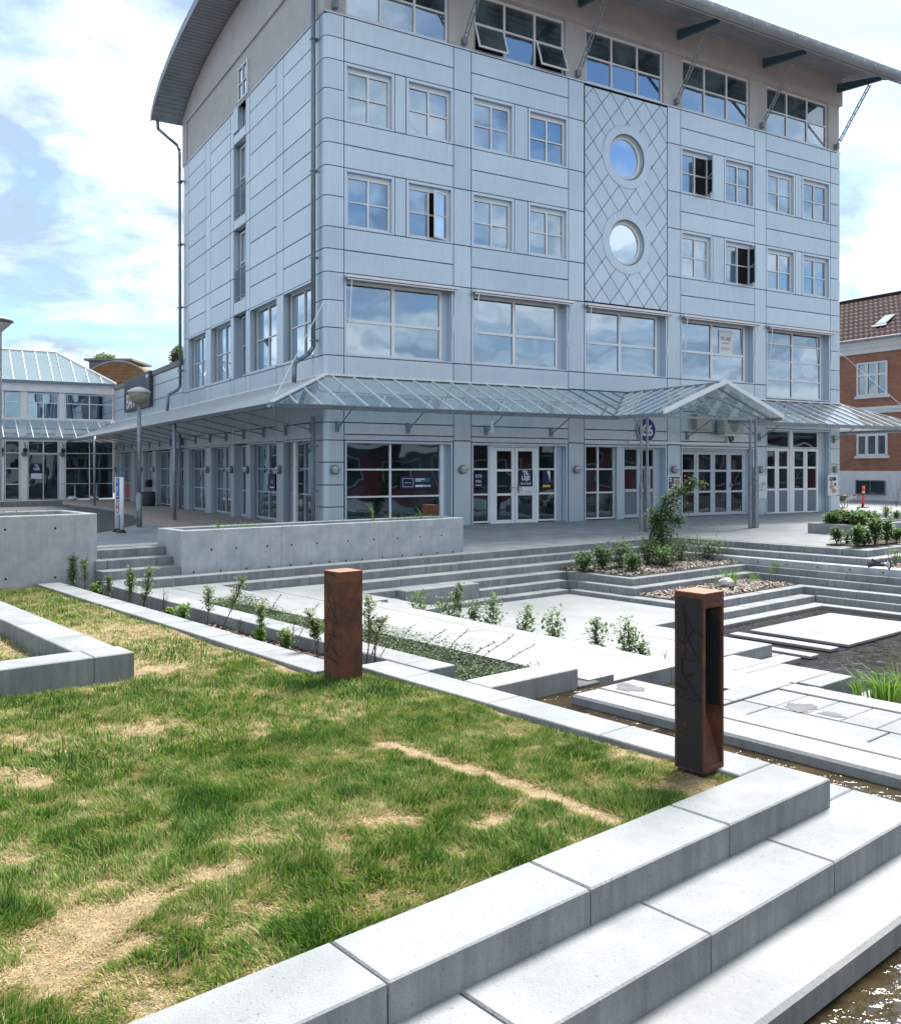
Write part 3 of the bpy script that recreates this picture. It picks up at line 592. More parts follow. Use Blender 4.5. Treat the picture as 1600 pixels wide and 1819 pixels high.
# ------------------------------------------------------------------ beds
def bed(name, pts, z, m, h=0.25):
    g = M(); g.prism(G, pts, z - h, z); return single(name, g, m, kind='structure')
g = M(); g.add([G(4.41, 6.4, -0.19), G(4.86, 6.0, -0.19), G(4.86, 10, -0.27), G(4.41, 10, -0.27), G(4.86, 14.2, -0.31), G(4.41, 14.2, -0.31)], [(0, 1, 2, 3), (3, 2, 4, 5)]); single('soil_bed', g, MT['soil'], kind='structure')
bed('soil_bed', [(5.15, 5.93), (6.08, 5.45), (6.08, 10.5), (5.95, 11.64), (5.15, 11.64)], -0.44, MT['soil'])
bed('soil_bed', [(7.93, 5.6), (8.7, 5.6), (8.7, 10.3), (7.93, 10.3)], ZFL + 0.03, MT['soil'])
bed('soil_bed', [(19.45, 8.99), (27, 8.99), (27, 9.2), (22.7, 9.8), (19.5, 9.85)], L0 + 0.03, MT['soil'])
MT['gravelbase'] = mat('chip_base', (0.20, 0.17, 0.14), 0.95, (0.11, 0.095, 0.08), 25, bump=1, bscale=60)
bed('chip_bed', [(14.24, 11.14), (18.22, 11.14), (18.22, 12.96), (14.24, 12.96)], L3 + 0.02, MT['gravelbase'])
bed('chip_bed', [(13.85, 9.55), (17.6, 9.55), (17.6, 10.72), (13.85, 10.72)], L5 + 0.02, MT['gravelbase'])
bed('chip_bed', [(18.53, 2.0), (23, 2.0), (23, 8.36), (18.53, 8.36)], L2 - 0.02, MT['gravelbase'])
m = bpy.data.materials.new('wood_chips'); m.use_nodes = True; t = m.node_tree; b = t.nodes['Principled BSDF']; a = t.nodes.new('ShaderNodeAttribute'); a.attribute_name = 'tone'; r = t.nodes.new('ShaderNodeValToRGB')
r.color_ramp.elements[0].color = (0.13, 0.09, 0.07, 1); r.color_ramp.elements[1].color = (0.52, 0.46, 0.40, 1); t.links.new(a.outputs['Fac'], r.inputs[0]); t.links.new(r.outputs[0], b.inputs['Base Color']); b.inputs['Roughness'].default_value = 0.9; MT['chips'] = m
def scatter_chips(name, rects, n, size, m, zl):
    V = []; T = []
    ar = np.array([(r[1] - r[0]) * (r[3] - r[2]) for r in rects]); pr = ar / ar.sum()
    for k, (r_, z) in enumerate(zip(rects, zl)):
        c = int(n * pr[k]); a = rng.uniform(r_[0], r_[1], c); b = rng.uniform(r_[2], r_[3], c); th = rng.uniform(0, 6.28, c); s = size * rng.uniform(0.5, 1.3, c); tilt = rng.uniform(-0.6, 0.6, (c, 2)); z0 = z + rng.uniform(0, 0.03, c)
        q = []
        for (u, v) in ((-1, -0.4), (1, -0.45), (0.9, 0.4), (-0.8, 0.5)):
            x = (u * np.cos(th) - v * np.sin(th)) * s; y = (u * np.sin(th) + v * np.cos(th)) * s
            A = a + x; B = b + y; Z = z0 + tilt[:, 0] * x + tilt[:, 1] * y
            q.append(np.stack([A * PU[0] + B * PV[0], A * PU[1] + B * PV[1], Z], 1))
        V.append(np.stack(q, 1)); T.append(np.repeat(rng.uniform(0, 1, c), 4))
    V = np.concatenate(V).reshape(-1, 3); F = np.arange(len(V)).reshape(-1, 4)
    o = bpy.data.objects.new(name, fast_mesh(name, V, F, m, 4, np.concatenate(T))); sc.collection.objects.link(o); o['kind'] = 'stuff'
    return o
o = scatter_chips('wood_chips', [(14.27, 18.17, 11.17, 12.93), (13.88, 17.5, 9.58, 10.68), (18.55, 22.5, 3, 8.3)], 26000, 0.035, MT['chips'], [L3 + 0.02, L5 + 0.02, L2 - 0.02]); o['label'] = 'pale wood chips covering the planted terrace beds'
m2 = MT['chips'].copy(); MT['mulch'] = m2; rr = [n for n in m2.node_tree.nodes if n.type == 'VALTORGB'][0]; rr.color_ramp.elements[0].color = (0.045, 0.03, 0.02, 1); rr.color_ramp.elements[1].color = (0.30, 0.20, 0.14, 1)
o = scatter_chips('mulch', [(4.42, 4.85, 6.3, 10), (4.42, 4.85, 10, 14.2), (5.18, 6.02, 5.95, 11.5), (8.05, 8.7, 5.7, 10.3)], 9000, 0.028, MT['mulch'], [-0.24, -0.295, -0.44, ZFL + 0.03]); o['label'] = 'brown mulch on the soil of the narrow planting beds'

# ------------------------------------------------------------------ lawn
ZL = -0.135
def zlawn(a, b): return ZL + 0.018 * math.sin(1.3 * a + 0.7) * math.cos(0.9 * b) + 0.010 * math.sin(3.1 * b + a)
LK = root('lawn_kerb', G(2.5, 8, ZL), 'white L-shaped concrete kerb lying on the lawn at the left edge', 'kerb')
for p, q in ((-3, -1.45), (-1.45, -0.44), (-0.44, 0.57), (0.57, 1.58), (1.58, 2.59), (2.59, 2.92)):
    part('kerb_block', M().box(G, p + 0.003, q - 0.003, 7.42, 7.76 if q < 2.9 else 7.76, ZL - 0.1, 0.08, 0.008), MT['concrete'], LK)
for p, q in ((7.765, 8.45), (8.45, 9.46), (9.46, 10.47), (10.47, 11.48), (11.48, 12.5), (12.5, 13.4)):
    part('kerb_block', M().box(G, 2.53, 2.885, p + 0.003, q - 0.003, ZL - 0.1, 0.08, 0.008), MT['concrete'], LK)
g = M(); na, nb = 60, 90
for j in range(nb + 1):
    for i in range(na + 1):
        a = -4.5 + 9.0 * i / na; b = 2.72 + 11.5 * j / nb; z = zlawn(a, b) + (0.06 if (a < 2.55 and b > 7.7) else 0); g.v.append(G(a, b, z))
for j in range(nb):
    for i in range(na):
        k = j * (na + 1) + i; a = -4.5 + 9.0 * (i + .5) / na; b = 2.72 + 11.5 * (j + .5) / nb
        if b > 6.45 and a > 4.15: continue
        g.f.append((k, k + 1, k + na + 2, k + na + 1))
lawn = single('lawn_ground', g, MT['turf'], kind='structure', smooth=True)

def vnoise(x, y, seed):
    r0 = np.random.default_rng(seed); T = r0.uniform(0, 1, (64, 64)); xi = np.floor(x).astype(int); yi = np.floor(y).astype(int); fx = x - xi; fy = y - yi
    fx = fx * fx * (3 - 2 * fx); fy = fy * fy * (3 - 2 * fy)
    g = lambda i, j: T[(xi + i) % 64, (yi + j) % 64]
    return (g(0, 0) * (1 - fx) + g(1, 0) * fx) * (1 - fy) + (g(0, 1) * (1 - fx) + g(1, 1) * fx) * fy
def fbm(x, y, seed, o=4):
    s = 0; w_ = 0.5; tot = 0
    for k in range(o): s = s + w_ * vnoise(x * 2 ** k + 13.7 * k, y * 2 ** k + 5.1 * k, seed + k); tot += w_; w_ *= 0.55
    return s / tot
# dry patches read off the photograph: (px, py, radius along a, radius along b, strength)
DRY = [(180, 1640, 0.26, 0.26, 0.95), (110, 1720, 0.2, 0.2, 0.8), (380, 1560, 0.3, 0.10, 0.6), (680, 1465, 0.22, 0.16, 0.9), (880, 1465, 0.12, 0.08, 0.8), (1230, 1395, 0.22, 0.16, 1.0), (1130, 1340, 0.2, 0.15, 0.5),
       (260, 1300, 0.3, 0.35, 0.5), (60, 1390, 0.15, 0.3, 0.55), (30, 1315, 0.1, 0.2, 0.8), (170, 1205, 0.3, 0.2, 1.0), (60, 1225, 0.3, 0.15, 1.0), (270, 1190, 0.25, 0.2, 0.9), (560, 1390, 0.12, 0.1, 0.6), (600, 1270, 0.3, 0.2, 0.35), (230, 1120, 0.25, 0.6, 0.55), (420, 1155, 0.12, 0.5, 0.9), (510, 1185, 0.12, 0.3, 0.9), (30, 1040, 0.4, 0.5, 0.8), (330, 1125, 0.1, 0.4, 0.8), (900, 1270, 0.06, 0.3, 0.3), (1000, 1325, 0.06, 0.2, 0.4),
       (470, 1490, 0.2, 0.15, 0.4), (700, 1590, 0.2, 0.1, 0.35), (60, 1130, 0.6, 0.5, 0.9), (100, 1150, 0.5, 0.4, 0.9), (300, 1440, 0.12, 0.1, 0.5), (60, 1520, 0.1, 0.2, 0.3), (450, 1620, 0.2, 0.15, 0.45), (330, 1760, 0.3, 0.15, 0.5), (160, 1430, 0.1, 0.2, 0.5)]
LUSH = [(620, 1220, 0.2, 0.35, 1.0), (500, 1215, 0.15, 0.25, 0.8), (700, 1240, 0.1, 0.2, 0.8), (380, 1290, 0.25, 0.2, 0.4), (370, 1430, 0.2, 0.15, 0.9), (400, 1480, 0.2, 0.12, 0.6), (1030, 1340, 0.15, 0.1, 0.7), (890, 1330, 0.25, 0.1, 0.8), (740, 1300, 0.25, 0.12, 0.7), (560, 1320, 0.3, 0.14, 0.5), (430, 1185, 0.1, 0.15, 0.8), (20, 1620, 0.12, 0.15, 0.9), (40, 1360, 0.1, 0.15, 0.7), (510, 1660, 0.15, 0.12, 0.7), (250, 1640, 0.1, 0.06, 0.8), (540, 1500, 0.2, 0.12, 0.3), (120, 1360, 0.2, 0.15, 0.4), (980, 1440, 0.15, 0.1, 0.5), (790, 1480, 0.12, 0.08, 0.6), (330, 1340, .2, .12, .6), (60, 1455, .15, .1, .6)]
def dryness(a, b):
    d = 0.365 + 0.80 * (fbm(a * 3.4, b * 3.4, 3) - 0.5) + 1.0 * (fbm(a * 11, b * 11, 61, 3) - 0.5)
    for (x, y, ra, rb, k) in DRY:
        a0, b0 = gr(x, y, ZL); d = d + k * 0.72 * np.exp(-(((a - a0) / ra) ** 2 + ((b - b0) / rb) ** 2) * (0.35 + 1.6 * fbm(a * 7, b * 7, 21, 3)))
    A0 = gr(688, 1324, ZL); B0 = gr(1075, 1460, ZL); ex, ey = B0[0] - A0[0], B0[1] - A0[1]; l2 = ex * ex + ey * ey
    u = np.clip(((a - A0[0]) * ex + (b - A0[1]) * ey) / l2, 0, 1); ds = np.hypot(a - A0[0] - u * ex, b - A0[1] - u * ey)
    d = d + 1.25 * np.exp(-(ds / (.045 + .035 * fbm(a * 6, b * 6, 77, 2))) ** 2)
    for (x, y, ra, rb, k) in LUSH:
        a0, b0 = gr(x, y, ZL); d = d - k * 0.50 * np.exp(-(((a - a0) / ra) ** 2 + ((b - b0) / rb) ** 2) * (0.5 + fbm(a * 8, b * 8, 31, 2)))
    return d
def grass(n, lim, wmul, hmul, seed, outside=False):
    r0 = np.random.default_rng(seed); a = r0.uniform(lim[0], lim[1], n); b = r0.uniform(lim[2], lim[3], n)
    X = a * PU[0] + b * PV[0]; Y = a * PU[1] + b * PV[1]
    ok = (np.abs(X) < Y * 0.53 + 0.15) & (Y > 1.9)
    if outside: ok = ~ok & (Y > 0.3)
    ok &= ~((b > 7.38) & (b < 7.79) & (a < 2.95)); ok &= ~((a > 2.5) & (a < 2.9) & (b > 7.4)); ok &= ~((b > 6.48) & (a > 4.07)); ok &= (a < 4.475); ok &= ~((a > 4.28) & (a < 4.50) & (b > 2.86) & (b < 3.12) & False)
    a = a[ok]; b = b[ok]; c = len(a)
    d = dryness(a, b); keep = r0.uniform(0, 1, c) > np.clip((d - 0.5) * 0.8, 0, 0.55); a = a[keep]; b = b[keep]; d = d[keep]; c = len(a)
    hgt = hmul * np.clip(0.064 - 0.054 * d, 0.019, 0.066) * r0.uniform(0.5, 1.35, c)
    tall = r0.uniform(0, 1, c) < 0.004; hgt[tall] *= 1.9
    near_e = (a > 4.40) | (b < 2.80); hgt[near_e] *= 0.7
    wd = wmul * r0.uniform(0.0016, 0.0032, c); th = r0.uniform(0, 6.283, c)
    fl = fbm(a * 2.3, b * 2.3, 40, 2) * 12.0; ph = fl + r0.normal(0, 0.9, c); lean = np.clip(r0.normal(0.55, 0.35, c) + 1.1 * np.clip(d - 0.35, 0, 1), 0.0, 2.2)
    z0 = ZL + 0.018 * np.sin(1.3 * a + 0.7) * np.cos(0.9 * b) + 0.010 * np.sin(3.1 * b + a) - 0.004 + 0.06 * ((a < 2.55) & (b > 7.7))
    lx = np.cos(ph) * hgt * lean; ly = np.sin(ph) * hgt * lean; ux = np.cos(th) * wd; uy = np.sin(th) * wd
    def P(aa, bb, zz): return np.stack([aa * PU[0] + bb * PV[0], aa * PU[1] + bb * PV[1], zz], 1)
    zt = hgt * np.clip(1 - 0.40 * lean, 0.14, 1)
    p = [P(a - ux, b - uy, z0), P(a + ux, b + uy, z0), P(a + ux * .7 + lx * .4, b + uy * .7 + ly * .4, z0 + zt * .62), P(a - ux * .7 + lx * .4, b - uy * .7 + ly * .4, z0 + zt * .62), P(a + lx, b + ly, z0 + zt)]
    V = np.stack(p, 1).reshape(-1, 3); i = np.arange(c) * 5
    F = np.concatenate([np.stack([i, i + 1, i + 2], 1), np.stack([i, i + 2, i + 3], 1), np.stack([i + 3, i + 2, i + 4], 1)])
    tone = np.clip(d + r0.normal(0, 0.22, c) + (r0.uniform(0, 1, c) < 0.13) * 0.5, 0, 1)
    return V, F, np.repeat(tone, 5)
parts_ = [grass(330000, (0.2, 4.5, 2.76, 5.2), 1.0, 1.0, 1), grass(190000, (-1.5, 4.5, 2.76, 7.5), 1.3, 1.0, 2), grass(240000, (-4.4, 4.5, 5.0, 14.2), 1.9, 1.0, 3), grass(170000, (-4.4, 4.4, 2.76, 14.2), 3.0, 1.0, 4, True)]
off = 0; Vs = []; Fs = []; Ts = []
for V, F, T in parts_: Vs.append(V); Fs.append(F + off); Ts.append(T); off += len(V)
o = bpy.data.objects.new('grass', fast_mesh('grass', np.concatenate(Vs), np.concatenate(Fs), MT['grass'], 3, np.concatenate(Ts))); sc.collection.objects.link(o); o['kind'] = 'stuff'; o['label'] = 'patchy lawn of green and straw coloured grass'; o['category'] = 'grass'

# ------------------------------------------------------------------ corten posts
def rpost(name, a0, a1, b0, b1, zb, zt, label, hollow=False, black=False):
    r0 = root(name, G((a0 + a1) / 2, (b0 + b1) / 2, zb), label, 'bollard', 'rusty steel bollards'); t_ = 0.014; mm = MT['corten']
    if hollow:
        part('plinth', M().box(G, a0 + .015, a1 - .015, b0 + .015, b1 - .015, zb - .06, zb + .02), MT['black'], r0)
        zb2 = zb + .02
        part('side_plate', M().box(G, a0, a0 + t_, b0, b1, zb2, zt - .006), MT['corten'], r0)
        ins = M().box(G, a0 - .0015, a0, b0 + .012, b1 - .012, zb2 + .01, zt - .035); part('dark_panel', ins, MT['corten_black'], r0, label='blackened steel face panel')
        part('side_plate', M().box(G, a1 - t_, a1, b0, b1, zb2, zt - .006), mm, r0); part('back_plate', M().box(G, a0 + t_, a1 - t_, b1 - t_, b1, zb2, zt - .006), MT['corten_black'], r0)  # back plate coloured black for the shade in the hollow
        for aa in (a0 + t_ + .0005, a1 - t_ - .0015): part('inner_shade', M().box(G, aa, aa + .001, b0 + t_ + .002, b1 - t_ - .001, zb2 + .35, zt - .03), MT['corten_black'], r0)  # thin black sheets paint the shade on the upper inner sides
        part('head_plate', M().box(G, a0 + t_, a1 - t_, b0, b0 + t_, zt - .085, zt - .006), mm, r0)
        part('foot_plate', M().box(G, a0 + t_, a1 - t_, b0, b0 + t_, zb2, zb2 + .04), mm, r0)
        g = M(); v = [G(a0 + t_, b0 + t_, zb2 + .04), G(a1 - t_, b0 + t_, zb2 + .04), G(a1 - t_, b1 - t_, zb2 + .5), G(a0 + t_, b1 - t_, zb2 + .5)]; g.add(v, [(0, 1, 2, 3)]); part('sloped_reflector', g, mm, r0)
        part('lamp_housing', M().box(G, a0 + t_ + .01, a1 - t_ - .01, b0 + t_ + .01, b1 - t_ - .01, zt - .08, zt - .03), MT['black'], r0)
    else:
        part('shell', M().box(G, a0, a1, b0, b1, zb - .05, zt - .004, 0.0), mm, r0)
        if black: part('dark_panel', M().box(G, a0 + .012, a1 - .012, b0 - .0015, b0, zb, zt - .03), MT['corten'], r0)
    part('top_plate', M().box(G, a0 - .002, a1 + .002, b0 - .002, b1 + .002, zt - .006, zt), MT['corten_top'], r0)
    return r0
MT['corten_top'] = mat('corten_top', (0.36, 0.17, 0.11), 0.7, (0.25, 0.10, 0.06), 7, fine=0.15)
P1 = rpost('steel_bollard', 4.36, 4.555, 2.905, 3.10, -0.125, 0.905, 'near rusty steel bollard with blackened front and open lit side by the kerb corner', hollow=True)
P2 = rpost('steel_bollard', 4.115, 4.345, 6.17, 6.395, -0.15, 0.76, 'closed rusty brown steel bollard with thin black scribble at the kerb end on the lawn')
P3r = rpost('steel_bollard', 12.3, 12.55, 15.0, 15.25, -0.1, 0.83, 'small rusty steel bollard top behind the right end of the long planter')
# scribbles: thin black bars lying on the plates
def scribble(r0, afix, b0, b1, z0, z1, strokes, wd, m):
    g = M()
    for st in strokes:
        pts = [G(afix, b1 + (b0 - b1) * u, z1 + (z0 - z1) * v) for u, v in st]
        for p, q in zip(pts[:-1], pts[1:]): g.tube(p, q, wd, 5)
    part('scribble', g, m, r0)
MT['scrib'] = mat('scribble_black', (0.012, 0.010, 0.012), 0.5)
scribble(P2, 4.1135, 6.17, 6.395, -0.08, 0.76, [[(.1, .10), (.28, .13), (.30, .32), (.34, .30), (.8, .31), (.26, .11)], [(.15, .33), (.42, .42), (.25, .47)], [(.45, .32), (.15, .46)], [(.4, .33), (.9, .50), (.1, .47), (.25, .62), (.7, .635), (.6, .58)], [(.75, .50), (.6, .54)], [(.05, .66), (.95, .82)], [(.4, .65), (.2, .80)], [(.4, .65), (.95, .82)], [(.1, .02), (.5, .03), (.9, .06)], [(.1, .83), (.55, .86), (.95, .90)]], 0.0028, MT['scrib'])
scribble(P1, 4.3575, 2.905, 3.10, -0.10, 0.905, [[(.28, .08), (.36, .22), (.34, .30)], [(.3, .10), (.6, .20), (.96, .24)], [(.45, .26), (.6, .22), (.9, .22)], [(.38, .14), (.4, .25), (.35, .37)], [(.4, .25), (.85, .38), (.25, .375), (.28, .47)], [(.1, .27), (.35, .30)], [(.3, .47), (.9, .60), (.05, .59)], [(.0, .53), (.4, .55)], [(.35, .48), (.6, .46)]], 0.0055, MT['scrib'])
# ------------------------------------------------------------------ main building
bld = root('office_building', Bf(0, 0, 0), 'large five storey blue grey metal clad commercial building with curved overhanging roof', 'building')
D = 0.30                      # panel build-up
core = M(); core.prism(Bf, [(D, D), (20.98 - D, D), (20.98 - D, 14.35), (D, 14.35)], -0.4, 15.6); part('core_wall', core, MT['void'], bld)
core2 = M(); core2.prism(Bf, [(D, 14.36), (16, 14.36), (16, 28.6), (D, 28.6)], -0.4, 5.75); part('core_wall', core2, MT['void'], bld)
g_ = 0.012
def panel(fn, x0, x1, z0, z1, o=0.0, d=D - 0.01, par=bld, gap=g_):
    if x1 - x0 < 0.05 or z1 - z0 < 0.05: return
    oo = random.uniform(0, 0.003)
    g = M(); ff = lambda x, y, z: fn(x, y, z)
    y0 = o + oo
    # thin chamfer on the face edge
    c = 0.006; X0, X1, Z0, Z1 = x0 + gap, x1 - gap, z0 + gap, z1 - gap
    v = [ff(X0, y0 + c, Z0), ff(X1, y0 + c, Z0), ff(X1, y0 + c, Z1), ff(X0, y0 + c, Z1), ff(X0 + c, y0, Z0 + c), ff(X1 - c, y0, Z0 + c), ff(X1 - c, y0, Z1 - c), ff(X0 + c, y0, Z1 - c), ff(X0, o + d, Z0), ff(X1, o + d, Z0), ff(X1, o + d, Z1), ff(X0, o + d, Z1)]
    g.add(v, [(4, 5, 6, 7)] + [(i, (i + 1) % 4, 4 + (i + 1) % 4, 4 + i) for i in range(4)] + [(8 + i, 8 + (i + 1) % 4, (i + 1) % 4, i) for i in range(4)])
    return part('cladding_panel', g, random.choice(MT['panel']), par)

def window(fn, x0, x1, z0, z1, o, cols, rows, fw=0.05, mw=0.04, par=bld, frame='white', glass='glass_up', dep=0.07, solid=(), glassmap=None, name='window', skip=(), openl=None):
    """cols / rows: fractions 0..1 of inner divisions"""
    g = M(); X = [x0] + [x0 + (x1 - x0) * c for c in cols] + [x1]; Z = [z0] + [z0 + (z1 - z0) * c for c in rows] + [z1]
    g.box(fn, x0, x1, o, o + dep, z0, z0 + fw); g.box(fn, x0, x1, o, o + dep, z1 - fw, z1)
    g.box(fn, x0, x0 + fw, o + .001, o + dep - .001, z0 + fw, z1 - fw); g.box(fn, x1 - fw, x1, o + .001, o + dep - .001, z0 + fw, z1 - fw)
    for x in X[1:-1]: g.box(fn, x - mw / 2 - 0.008, x + mw / 2 + 0.008, o + .002, o + dep - .002, z0 + fw, z1 - fw)
    for z in Z[1:-1]: g.box(fn, x0 + fw, x1 - fw, o + .004, o + dep - .004, z - mw / 2, z + mw / 2)
    w_ = part(name, g, MT[frame], par)
    for i in range(len(X) - 1):
        for j in range(len(Z) - 1):
            if (i, j) in skip: continue
            a0 = X[i] + (fw if i == 0 else mw / 2 + .008) - .002; a1 = X[i + 1] - (fw if i == len(X) - 2 else mw / 2 + .008) + .002
            b0 = Z[j] + (fw if j == 0 else mw / 2) - .002; b1 = Z[j + 1] - (fw if j == len(Z) - 2 else mw / 2) + .002
            t1, t2 = random.uniform(-.004, .004), random.uniform(-.004, .004); q = M()
            gm = MT[glass]
            if (i, j) in solid: gm = MT['doorpanel']; t1 = t2 = 0
            elif glassmap and (i, j) in glassmap: gm = MT[glassmap[(i, j)]]
            oo = o + dep * .6
            q.quad(fn(a0, oo + t1, b0), fn(a1, oo - t1, b0), fn(a1, oo - t1 + t2, b1), fn(a0, oo + t1 + t2, b1)); part('pane' if (i, j) not in solid else 'door_infill', q, gm, w_)
    return w_
def surround(fn, x0, x1, z0, z1, tw, par=bld, o=0.004):
    """flush metal trim ring that lines an opening x0..x1, z0..z1 inwards by tw"""
    g = M(); d = 0.28
    g.box(fn, x0 + .01, x1 - .01, o, d, z1 - tw, z1 - .01); g.box(fn, x0 + .01, x1 - .01, o, d, z0 + .01, z0 + tw * .6)
    g.box(fn, x0 + .01, x0 + tw, o + .001, d, z0 + tw * .6, z1 - tw); g.box(fn, x1 - tw, x1 - .01, o + .001, d, z0 + tw * .6, z1 - tw)
    return part('window_surround', g, MT['trim'], par)
def casement(fn, xh, x1, z0, z1, o, ang, par, glass='glass_up'):
    """leaf hinged at xh swinging outward"""
    W = abs(x1 - xh); s = 1 if x1 > xh else -1
    def f2(u, y, z):
        return fn(xh + s * u * math.cos(ang) + s * y * math.sin(ang) * 0, o - u * math.sin(ang) - y * 0 + y, z)
    g = M(); fw = .05
    g.box(f2, 0, W, 0, .04, z0, z0 + fw); g.box(f2, 0, W, 0, .04, z1 - fw, z1); g.box(f2, 0, fw, .001, .039, z0 + fw, z1 - fw); g.box(f2, W - fw, W, .001, .039, z0 + fw, z1 - fw); g.box(f2, fw, W - fw, .002, .038, (z0 + z1) / 2 - .015, (z0 + z1) / 2 + .015)
    l = part('casement', g, MT['white'], par)
    q = M().quad(f2(fw, .02, z0 + fw), f2(W - fw, .02, z0 + fw), f2(W - fw, .02, z1 - fw), f2(fw, .02, z1 - fw)); part('pane', q, MT[glass], par)

ZR = [13.56, 12.96, 12.37, 10.79, 10.18, 9.57, 7.97, 7.39, 6.78]
PI_ = [(3.92, 4.51), (8.02, 8.63), (12.12, 12.72), (16.29, 16.88)]
BAYS = [(0.55, 3.92), (4.51, 8.02), (8.63, 12.12), (12.72, 16.29), (16.88, 20.43)]
# corner columns (left corner is rounded on the real building: narrow chamfer panel)
CZ = [13.56, 12.96, 12.37, 11.59, 10.79, 10.18, 9.57, 8.78, 7.97, 7.39, 6.78, 6.04, 5.32, 4.59, 4.05, 3.52, 2.83, 2.36, 1.78, 1.18, 0.6, -0.25]
def corner_ring(z1, z0):
    g = M(); z0 += g_; z1 -= g_; r = 0.14; P = [(0.55 - g_, 0.0), (r, 0.0)] + [(r - r * math.sin(R(q)), r - r * math.cos(R(q))) for q in (15, 30, 45, 60, 75)] + [(0.0, r), (0.0, 0.80 - g_)]
    I = [(0.27, 0.80 - g_), (0.27, 0.27), (0.55 - g_, 0.27)]
    g.prism(Bf, P + I, z0, z1); part('cladding_panel', g, random.choice(MT['panel']), bld)
for a, b in zip(CZ[:-1], CZ[1:]): corner_ring(a, b)
for a, b in zip(CZ[:-1], CZ[1:]): panel(FF, 20.43, 20.98, b, a)
for (x0, x1) in PI_:
    zz = [13.56, 12.37, 10.79, 9.57, 7.97, 6.78, 4.59, 4.05, 2.40, -0.25]
    for a, b in zip(zz[:-1], zz[1:]): panel(FF, x0, x1, b, a)
tilt = random.Random(3)
for bi, (x0, x1) in enumerate(BAYS):
    if bi != 2:
        for a, b in ((13.56, 12.96), (12.96, 12.37), (10.79, 10.18), (10.18, 9.57), (7.97, 7.39), (7.39, 6.78)): panel(FF, x0, x1, b, a)
        wd = (x1 - x0); wa0, wa1 = x0, x0 + 1.50; wb0, wb1 = x1 - 1.52, x1
        if bi == 4: wa1 = x0 + 1.56; wb0 = x1 - 1.62
        for (z0, z1) in ((10.79, 12.37), (7.97, 9.57)):
            panel(FF, wa1, wb0, z0, z1)
            for wi, (p, q) in enumerate(((wa0, wa1), (wb0, wb1))):
                surround(FF, p, q, z0, z1, 0.085)
                bl = {}
                if tilt.random() < 0.35: bl = {(0, 1): 'glass_blind'}
                if tilt.random() < 0.25: bl[(1, 1)] = 'glass_blind'; bl[(1, 0)] = 'glass_blind'
                opn = (bi, wi, z0) in ((0, 1, 7.97), (3, 0, 10.79), (3, 1, 7.97))
                w_ = window(FF, p + 0.086, q - 0.086, z0 + 0.052, z1 - 0.15, 0.11, [0.5], [0.5], 0.075, 0.035, glassmap=bl, skip=((1, 0), (1, 1)) if opn else ())
                bx = M().box(FF, p + .086, q - .086, .10, .27, z1 - .149, z1 - .087); part('head_trim', bx, MT['trim'], bld)  # trim metal strip closing the window head
                if opn:
                    ang = R(22) if bi == 0 else R(62)
                    casement(FF, q - 0.15, (p + q) / 2 + .02, z0 + 0.09, z1 - 0.19, 0.10, ang, w_)
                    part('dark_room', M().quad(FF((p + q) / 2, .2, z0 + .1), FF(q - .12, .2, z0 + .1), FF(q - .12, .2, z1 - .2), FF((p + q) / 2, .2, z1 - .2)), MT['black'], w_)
    # first floor band
    zb, zt = (4.59, 6.78)
    lowz = 4.12 if bi == 4 else zb
    surround(FF, x0, x1, lowz, zt, 0.07)
    glz = [0.5]
    if bi == 4:
        window(FF, x0 + .071, x1 - .28, lowz + .045, zt - .16, 0.20, [0.49], [0.27, 0.55, 0.80], 0.06, 0.04)
        part('reveal', M().box(FF, x1 - .279, x1 - .072, .23, .27, lowz + .05, zt - .1), MT['trim'], bld)
    else:
        window(FF, x0 + .071, x1 - .28, zb + .045, zt - .16, 0.20, [0.49], [0.47], 0.075, 0.08)
        part('reveal', M().box(FF, x1 - .279, x1 - .072, .23, .27, zb + .05, zt - .1), MT['trim'], bld)
        panel(FF, x0, x1, 4.05, 4.59)
    part('head_trim', M().box(FF, x0 + .075, x1 - .075, .19, .27, zt - .159, zt - .072), MT['trim'], bld)  # trim metal filler above the first floor window
    # bands under the canopy
    if bi != 4:
        for a, b in ((4.05, 3.52), (3.52, 2.83), (2.83, 2.52), (2.52, 2.36)): panel(FF, x0, x1, b, a)
    else: panel(FF, x0, x1, 3.05, 4.11)
# diamond bay
x0, x1 = BAYS[2]
zt, zb = 13.52, 6.80
C1, C2 = (10.36, 11.56), (10.36, 8.83)
base = M()
def bq(a, b, c, d): base.quad(FF(a, .016, c), FF(b, .016, c), FF(b, .016, d), FF(a, .016, d))
hw_ = 1.05
bq(x0 + .01, C1[0] - hw_, zb, zt); bq(C1[0] + hw_, x1 - .01, zb, zt); bq(C1[0] - hw_, C1[0] + hw_, C1[1] + hw_, zt); bq(C1[0] - hw_, C1[0] + hw_, C2[1] + hw_, C1[1] - hw_); bq(C1[0] - hw_, C1[0] + hw_, zb, C2[1] - hw_)
for (cx, cz) in (C1, C2):
    n = 40
    for k in range(n):
        t0_, t1_ = 2 * math.pi * k / n, 2 * math.pi * (k + 1) / n
        def sq(t): m_ = max(abs(math.cos(t)), abs(math.sin(t))); return FF(cx + hw_ * math.cos(t) / m_, .016, cz + hw_ * math.sin(t) / m_)
        base.quad(FF(cx + .705 * math.cos(t0_), .016, cz + .705 * math.sin(t0_)), FF(cx + .705 * math.cos(t1_), .016, cz + .705 * math.sin(t1_)), sq(t1_), sq(t0_))
part('diamond_backing', base, MT['void'], bld)
